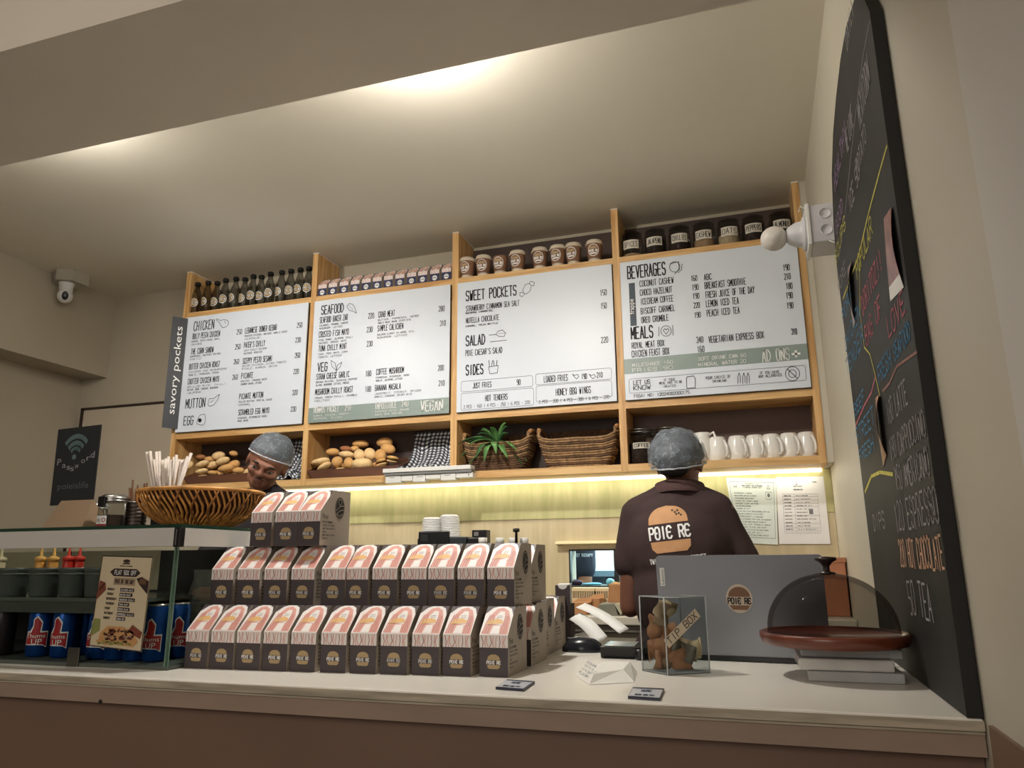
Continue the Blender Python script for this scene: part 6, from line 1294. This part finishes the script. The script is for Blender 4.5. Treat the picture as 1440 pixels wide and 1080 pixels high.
# ================================================================== PEOPLE
def remesh(prims, vox, smooth=6, name='body'):
    mb = MB()
    for p in prims:
        if p[0] == 'e': mb.ball((0, 0, 0), 1, seg=20, rings=14, M=p[1])                 # transformed unit ball
        else:
            a, b, ra, rb = Vector(p[1]), Vector(p[2]), p[3], p[4]; d = b-a; L = d.length
            q = d.to_track_quat('Z', 'Y').to_matrix().to_4x4(); T = Matrix.Translation(a) @ q; fl = p[5] if len(p) > 5 else 1
            prof = [(0, -ra)]+[(ra*math.cos(t), ra*math.sin(t)) for t in (-1.2, -.8, -.4)]+[(ra+(rb-ra)*i/4, L*i/4) for i in range(5)]+[(rb*math.cos(t), L+rb*math.sin(t)) for t in (.4, .8, 1.2)]+[(0, L+rb)]
            mb.lathe(prof, 16, M=T, cap=False)
    me = bpy.data.meshes.new('tmp'); me.from_pydata(mb.v, [], mb.f); o = bpy.data.objects.new('tmp', me); COL.objects.link(o)
    m = o.modifiers.new('r', 'REMESH'); m.mode = 'VOXEL'; m.voxel_size = vox
    m2 = o.modifiers.new('s', 'SMOOTH'); m2.iterations = smooth; m2.factor = .5
    r = bpy.data.meshes.new_from_object(o.evaluated_get(bpy.context.evaluated_depsgraph_get())); bpy.data.objects.remove(o)
    return r
def part_mesh(name, me, m, parent):
    me.name = name; me.transform(wm(parent).inverted()); me.materials.clear(); me.materials.append(m); me.polygons.foreach_set('use_smooth', [True]*len(me.polygons))
    o = bpy.data.objects.new(name, me); COL.objects.link(o); o.parent = parent; return o
def E_(c, r, H=None, rot=None):
    M = Matrix.Translation(c)
    if rot is not None: M = M @ rot
    M = M @ Matrix.Diagonal((r[0], r[1], r[2], 1)); return ('e', H @ M if H is not None else M)
def hand(p, fwd, side, up, s=1):
    # palm at p, fingers along fwd, thumb leaving to side
    p, fwd, side, up = map(Vector, (p, fwd, side, up)); o = [('c', p, p+fwd*.045, .021, .023), ('c', p+side*.016, p+side*.018+fwd*.07, .016, .015), ('c', p-side*.016, p-side*.018+fwd*.065, .016, .015)]
    for k, L in enumerate((.062, .070, .065, .052)):
        b = p+side*(.027-.018*k)+fwd*.078; m1 = b+fwd*L*.5-up*.006; e = m1+fwd*L*.42-up*.022; o += [('c', b, m1, .0088, .0082), ('c', m1, e, .0082, .007)]
    b = p+side*.022+fwd*.02; m1 = b+side*.028+fwd*.028-up*.008; o += [('c', b, m1, .012, .010), ('c', m1, m1+fwd*.028-up*.012+side*.004, .0095, .0082)]
    return o
SKIN = mat('skin', (136, 92, 72), .5, var=.08, scale=14); SKIN2 = mat('skin_dark', (116, 76, 60), .5, var=.08, scale=14)
HAIR = mat('black_hair', (22, 20, 20), .6, var=.3, scale=90, stretch=(1, 1, .2)); NET = netmat()
def head_prims(H, sc=1):
    # local head frame: origin at the base of the skull, z up, face towards -y; height about .22
    return [E_((0, .010, .128), (.073, .092, .082), H), E_((0, -.022, .085), (.060, .062, .072), H), E_((0, -.050, .038), (.034, .034, .030), H), E_((0, -.030, .045), (.052, .048, .036), H),
            E_((0, -.085, .118), (.046, .014, .012), H), E_((0, -.094, .084), (.011, .017, .016), H), E_((0, -.088, .100), (.0085, .014, .024), H), E_((.011, -.087, .079), (.008, .010, .008), H), E_((-.011, -.087, .079), (.008, .010, .008), H),
            E_((0, -.083, .056), (.022, .010, .0065), H), E_((0, -.082, .047), (.019, .010, .006), H), E_((.036, -.066, .083), (.022, .020, .018), H), E_((-.036, -.066, .083), (.022, .020, .018), H),
            E_((.074, .004, .095), (.007, .018, .030), H, Matrix.Rotation(.25, 4, 'Z')), E_((-.074, .004, .095), (.007, .018, .030), H, Matrix.Rotation(-.25, 4, 'Z'))]
def face_parts(H, t, skin):
    for s in (1, -1):
        mb = MB(); mb.ball((s*.031, -.0800, .0990), (.0125, .0065, .0038), 0, M=H); mb.ball((s*.031, -.0845, .0980), (.0050, .0030, .0036), 1, M=H); mb.build('eye', [mat('eye_white', (176, 160, 150), .4), M_INK], t)
        MB().tube([H @ Vector(p) for p in ((s*.014, -.0925, .1175), (s*.028, -.0955, .122), (s*.046, -.084, .117))], [.003, .0035, .002], 6).build('eyebrow', HAIR, t)
        MB().tube([H @ Vector(p) for p in ((s*.018, -.0865, .104), (s*.031, -.0890, .1085), (s*.045, -.0800, .104))], [.002, .0035, .002], 6).build('eyelid', skin, t)
    MB().tube([H @ Vector(p) for p in ((-.020, -.0875, .0515), (0, -.0935, .0525), (.020, -.0875, .0515))], [.0015, .0028, .0015], 6).build('mouth', mat('lips', (98, 52, 48), .5), t)
def cap_mesh(H, t, rx, ry, rz, c, nz=.05, tiltx=0, low=-.25):
    # hair under it, then the elastic net
    def dome(k, nz_, seed, lo, mi, name, m, fr=9):
        mb = MB(); n, sg = 16, 36; vs = []
        for i in range(n+1):
            th = (PI/2-lo)*i/n
            for j in range(sg):
                a = 2*PI*j/sg; u = Vector((math.sin(th)*math.cos(a), math.sin(th)*math.sin(a), math.cos(th)))
                f = k*(1+nz_*noise.noise(u*fr/3+Vector((seed, 0, 0))))
                q = Vector((u.x*rx*f, u.y*ry*f, u.z*rz*f)); q = Matrix.Rotation(tiltx, 3, 'X') @ q
                if i == n: q *= .965
                vs.append(Vector(c)+q)
        mb.add(vs, [(i*sg+j, (i+1)*sg+j, (i+1)*sg+(j+1) % sg, i*sg+(j+1) % sg) for i in range(n) for j in range(sg)], 0, True, H); return mb.build(name, m, t), vs, n, sg
    dome(.93, .02, 3, low+.12, 0, 'hair', HAIR); o, vs, n, sg = dome(1.0, nz, 1, low, 0, 'hairnet', NET)
    MB().tube([H @ v for v in vs[n*sg:]], .0032, 6, closed=True).build('elastic_band', mat('net_band', (176, 182, 188), .7, var=.3, scale=120), o)
def project_on(me_obj, t, f2, y_from, dirv, off=.0016):
    W_ = wm(me_obj); bm = bmesh.new(); bm.from_mesh(me_obj.data); bm.transform(W_); bv = BVHTree.FromBMesh(bm); bm.free()
    d = Vector(dirv).normalized()
    def g(u, v, extra=0):
        p = Vector(f2(u, v)); h = bv.ray_cast(p, d)
        return tuple(h[0]-d*(off+extra)) if h[0] is not None else tuple(p-d*0+d*.3)
    return g

# ---- man seen from behind at the rear counter
mx, my = -.262, 2.60
SH = mat('shirt_brown', (58, 42, 42), .85, var=.10, scale=12, bump=.25, bscale=18); TR = mat('trousers_dark', (36, 36, 42), .85, var=.1)
t = thing('person', 'person seen from behind in brown polo shirt and hairnet, working at rear counter', 'person', (mx, my, 0))
H = Matrix.Translation((mx+.022, my+.035, 1.470)) @ Matrix.Rotation(PI-.22, 4, 'Z') @ Matrix.Rotation(-.18, 4, 'X') @ Matrix.Rotation(0, 4, 'X')
sl, sr = Vector((mx-.145, my+.01, 1.400)), Vector((mx+.145, my+.01, 1.410)); el, er = Vector((mx-.172, my+.03, 1.10)), Vector((mx+.205, my+.06, 1.17)); hl, hr = Vector((mx-.13, my+.19, 1.12)), Vector((mx+.12, my+.20, 1.13))
legs = []
for s in (-1, 1): legs += [('c', (mx+s*.085, my, .86), (mx+s*.095, my+.005, .48), .082, .058), ('c', (mx+s*.095, my+.005, .48), (mx+s*.10, my-.01, .09), .052, .036), ('c', (mx+s*.10, my-.02, .045), (mx+s*.115, my+.14, .035), .036, .03)]
torso = [E_((mx, my, 1.30), (.155, .095, .17)), E_((mx, my, 1.12), (.135, .09, .18)), E_((mx, my, .93), (.145, .10, .12)), E_((mx, my, 1.405), (.150, .070, .05))]
arms = [('c', sl, el, .046, .036), ('c', el, hl, .035, .026), ('c', sr, er, .046, .036), ('c', er, hr, .035, .026)]
bodyp = head_prims(H)+[('c', (mx, my+.005, 1.40), (mx+.02, my+.025, 1.52), .052, .050)]+torso+arms+legs
bodyp += hand(hl, (hr-hl).normalized()*.45+Vector((0, .7, -.1)), (0, 0, 1), (0, -.3, .9)) + hand(hr, (hl-hr).normalized()*.45+Vector((0, .7, -.1)), (0, 0, 1), (0, -.3, .9))
part_mesh('body', remesh(bodyp, .0065, 4), SKIN2, t); face_parts(H, t, SKIN2)
shirt = [E_((mx, my, 1.30), (.178, .118, .165)), E_((mx+.004, my, 1.14), (.162, .112, .20)), E_((mx+.004, my, .97), (.165, .118, .10)), E_((mx, my+.002, 1.405), (.158, .086, .062)), ('c', (mx, my+.005, 1.42), (mx+.012, my+.018, 1.462), .082, .064),
         ('c', sl+Vector((.01, 0, 0)), sl.lerp(el, .52)+Vector((-.008, 0, 0)), .056, .056), ('c', sr+Vector((-.01, 0, 0)), sr.lerp(er, .74)+Vector((.016, 0, 0)), .056, .058), ('c', (mx-.04, my+.008, 1.452), (mx-.135, my+.008, 1.405), .055, .055), ('c', (mx+.05, my+.008, 1.452), (mx+.135, my+.008, 1.415), .055, .055)]
sho = part_mesh('shirt', remesh(shirt, .009, 7), SH, t)
tex = bpy.data.textures.new('folds', 'CLOUDS'); tex.noise_scale = .11
md = sho.modifiers.new('folds', 'DISPLACE'); md.texture = tex; md.strength = .012; md.texture_coords = 'LOCAL'
nm_ = bpy.data.meshes.new_from_object(sho.evaluated_get(bpy.context.evaluated_depsgraph_get())); sho.modifiers.clear(); sho.data = nm_
MB().lathe([(.086, -.020), (.088, -.014), (.078, .020), (.070, .024), (.066, .006)], 28, M=Matrix.Translation((mx+.014, my+.020, 1.482)) @ Matrix.Rotation(-.15, 4, 'X'), cap=False, sx=1.05, sy=.98).build('collar', mat('collar_brown', (74, 52, 50), .85, var=.1), t)
tr = [(a[0], Vector(a[1]), Vector(a[2]), a[3]+.014, a[4]+.014) for k, a in enumerate(legs) if k % 3 < 2]+[E_((mx, my, .93), (.158, .112, .12))]
part_mesh('trousers', remesh(tr, .012, 6), TR, t)
for s in (-1, 1): MB().ball((mx+s*.108, my+.055, .042), (.052, .135, .042)).build('shoe', M_BLACK, t)
cap_mesh(H, t, .097, .112, .100, (0, .012, .128), .09, -.05, -.30)
MB().ball((0, .062, .094), (.056, .036, .030), M=H, nz=.1, nf=60).build('hair_nape', HAIR, t)
ec = at(940, 745, y=2.48); es = .165
F0_ = lambda u, v: (ec.x+u, 2.2, ec.z+v); ph = project_on(sho, t, F0_, 2.2, (0, 1, 0)); rt = lambda k: (lambda u, v: ph(u*math.cos(.10)-v*math.sin(.10), v*math.cos(.10)+u*math.sin(.10), k))
mb = MB(); M_TANP = mat('shirt_print_tan', (196, 148, 104), .7, var=.08, scale=30)
w_ = .064
mb.fill2(rt(0), [(-w_, .022), (w_, .022)]+[(w_*math.cos(a), .022+.058*math.sin(a)**.75) for a in [PI*i/14 for i in range(1, 14)]], 0, 12, 12)
mb.fill2(rt(0), [(-w_, -.034), (w_, -.034), (w_*.97, -.056), (w_*.75, -.070), (-w_*.75, -.070), (-w_*.97, -.056)][::-1], 0, 5, 10)
stext(mb, rt(.0006), 'P0Ie Re', -w_*1.0, -.026, w_*2.02, .038, .0058, 1, gap=.35, maxl=.012); mb.fill2(rt(.0012), circ(-w_*.62, -.007, .003, 8), 1)
for x, y in ((.018, .062), (.026, .055), (.034, .060), (.038, .050), (.030, .048), (.044, .044)): mb.fill2(rt(.0006), circ(x, y, .0035, 7), 2)
stext(mb, rt(.0006), 'TWIST TALES FROM POCKET', -.076, -.101, .178, .0145, .0026, 1, gap=.3, maxl=.012)
mb.build('shirt_print', [M_TANP, M_WINK, M_INK], sho)

# ---- man stooping behind the bowl, facing the room
hx, hy = -1.860, 2.50
t = thing('person', 'person in black shirt and hairnet bending forward behind the woven bowl', 'person', (hx-.02, 2.72, 0))
# chin about 1.51, crown about 1.76, head rolled to the picture's right and pitched down
H = Matrix.Translation((-1.872, hy+.030, 1.560)) @ Matrix.Rotation(.62, 4, 'Z') @ Matrix.Rotation(.34, 4, 'Y') @ Matrix.Rotation(.42, 4, 'X') @ Matrix.Rotation(-.06, 4, 'Z') @ Matrix.Translation((0, 0, -.015))
px_, py_ = -1.835, 2.68
S1, S2 = Vector((px_-.165, 2.60, 1.465)), Vector((px_+.150, 2.58, 1.465)); E1, E2 = Vector((px_-.22, 2.46, 1.21)), Vector((px_+.20, 2.44, 1.20)); H1, H2 = Vector((px_-.12, 2.30, 1.10)), Vector((px_+.10, 2.30, 1.10))
legs = []
for s in (-1, 1): legs += [('c', (px_+s*.085, py_+.04, .82), (px_+s*.095, py_+.03, .46), .080, .058), ('c', (px_+s*.095, py_+.03, .46), (px_+s*.10, py_+.04, .09), .052, .036), ('c', (px_+s*.10, py_+.04, .045), (px_+s*.115, py_-.12, .035), .036, .03)]
torso = [E_((px_, 2.60, 1.36), (.150, .095, .15)), E_((px_, 2.65, 1.15), (.132, .09, .20)), E_((px_, 2.71, .90), (.145, .10, .12)), E_((px_, 2.585, 1.46), (.145, .070, .05))]
arms = [('c', S1, E1, .046, .036), ('c', E1, H1, .035, .026), ('c', S2, E2, .046, .036), ('c', E2, H2, .035, .026)]
nb = H @ Vector((0, .03, .02))
bodyp = head_prims(H)+[('c', (px_, 2.585, 1.45), tuple(nb), .054, .050)]+torso+arms+legs+hand(H1, (.4, -.8, -.2), (0, 0, 1), (0, .3, .9))+hand(H2, (-.4, -.8, -.2), (0, 0, 1), (0, .3, .9))
part_mesh('body', remesh(bodyp, .0065, 3), SKIN, t); face_parts(H, t, SKIN)
MB().tube([H @ Vector(p) for p in ((-.022, -.088, .0600), (0, -.0955, .0655), (.022, -.088, .0600))], [.0012, .0030, .0012], 6).build('moustache', HAIR, t)
SH2 = mat('shirt_black', (34, 29, 32), .85, var=.1, scale=12, bump=.25, bscale=18)
shirt = [E_((px_, 2.60, 1.36), (.170, .115, .155)), E_((px_, 2.65, 1.17), (.155, .112, .21)), E_((px_, 2.70, .95), (.162, .118, .10)), E_((px_, 2.585, 1.465), (.155, .085, .060)), ('c', (px_, 2.58, 1.48), tuple(Vector((px_, 2.585, 1.46)).lerp(nb, .42)), .080, .062),
         ('c', S1, S1.lerp(E1, .75), .062, .062), ('c', S2, S2.lerp(E2, .75), .062, .062)]
sh2 = part_mesh('shirt', remesh(shirt, .009, 7), SH2, t)
tr = [(a[0], Vector(a[1]), Vector(a[2]), a[3]+.014, a[4]+.014) for k, a in enumerate(legs) if k % 3 < 2]+[E_((px_, 2.71, .90), (.158, .112, .12))]
part_mesh('trousers', remesh(tr, .012, 6), TR, t)
for s in (-1, 1): MB().ball((px_+s*.108, py_-.03, .042), (.052, .135, .042)).build('shoe', M_BLACK, t)
cap_mesh(H, t, .090, .106, .096, (0, .010, .132), .05, -.20, -.02)

# ---- person beyond the hatch in a navy shirt
qx, qy = at(812, 790, y=3.85).x-.13, 3.85
t = thing('person', 'person in a navy shirt glimpsed through the kitchen hatch', 'person', (qx, qy, 0))
H = Matrix.Translation((qx, qy, 1.50)) @ Matrix.Translation((0, 0, -.01))
legs = []
for s in (-1, 1): legs += [('c', (qx+s*.085, qy, .80), (qx+s*.09, qy, .45), .08, .055), ('c', (qx+s*.09, qy, .45), (qx+s*.095, qy+.01, .08), .05, .035), ('c', (qx+s*.095, qy, .04), (qx+s*.11, qy-.13, .035), .034, .028)]
def_ = [E_((qx, qy, 1.30), (.15, .09, .16)), E_((qx, qy, 1.08), (.13, .085, .2)), E_((qx, qy, .88), (.14, .095, .11)), ('c', (qx, qy, 1.42), (qx, qy, 1.53), .05, .048)]
S1, S2 = Vector((qx-.165, qy, 1.385)), Vector((qx+.165, qy, 1.385)); E1, E2 = Vector((qx-.2, qy-.02, 1.13)), Vector((qx+.175, qy-.03, 1.14)); H1, H2 = Vector((qx-.12, qy-.17, 1.04)), Vector((qx+.03, qy-.16, 1.06))
part_mesh('body', remesh(head_prims(H)+def_+[('c', S1, E1, .045, .035), ('c', E1, H1, .034, .026), ('c', S2, E2, .045, .035), ('c', E2, H2, .034, .026)]+legs+hand(H1, (.5, -.6, 0), (0, 0, 1), (0, .3, .9))+hand(H2, (-.5, -.6, 0), (0, 0, 1), (0, .3, .9)), .010, 4), SKIN, t); face_parts(H, t, SKIN)
s3 = part_mesh('shirt', remesh([E_((qx, qy, 1.29), (.17, .11, .16)), E_((qx, qy, 1.10), (.152, .105, .20)), E_((qx, qy, .93), (.155, .11, .1)), ('c', S1, S1.lerp(E1, .7), .062, .058), ('c', S2, S2.lerp(E2, .7), .062, .058), E_((qx, qy, 1.40), (.15, .08, .05))], .012, 6), mat('shirt_navy', (30, 36, 56), .85, var=.1), t)
part_mesh('trousers', remesh([(a[0], Vector(a[1]), Vector(a[2]), a[3]+.014, a[4]+.014) for k, a in enumerate(legs) if k % 3 < 2]+[E_((qx, qy, .88), (.154, .11, .12))], .014, 5), TR, t)
for s in (-1, 1): MB().ball((qx+s*.1, qy-.05, .042), (.05, .13, .042)).build('shoe', M_BLACK, t)
cap_mesh(H, t, .09, .105, .094, (0, .01, .130), .04, .1, .0)
ec2 = at(815, 781, y=3.74); g3 = project_on(s3, t, lambda u, v: (ec2.x+u, 3.5, ec2.z+v), 3.5, (0, 1, 0))
mb = MB(); stext(mb, g3, 'STREET THERAPY', -.052, -.006, .104, .014, .003, maxl=.02); mb.build('shirt_print', mat('print_silver', (150, 158, 172), .6), s3)
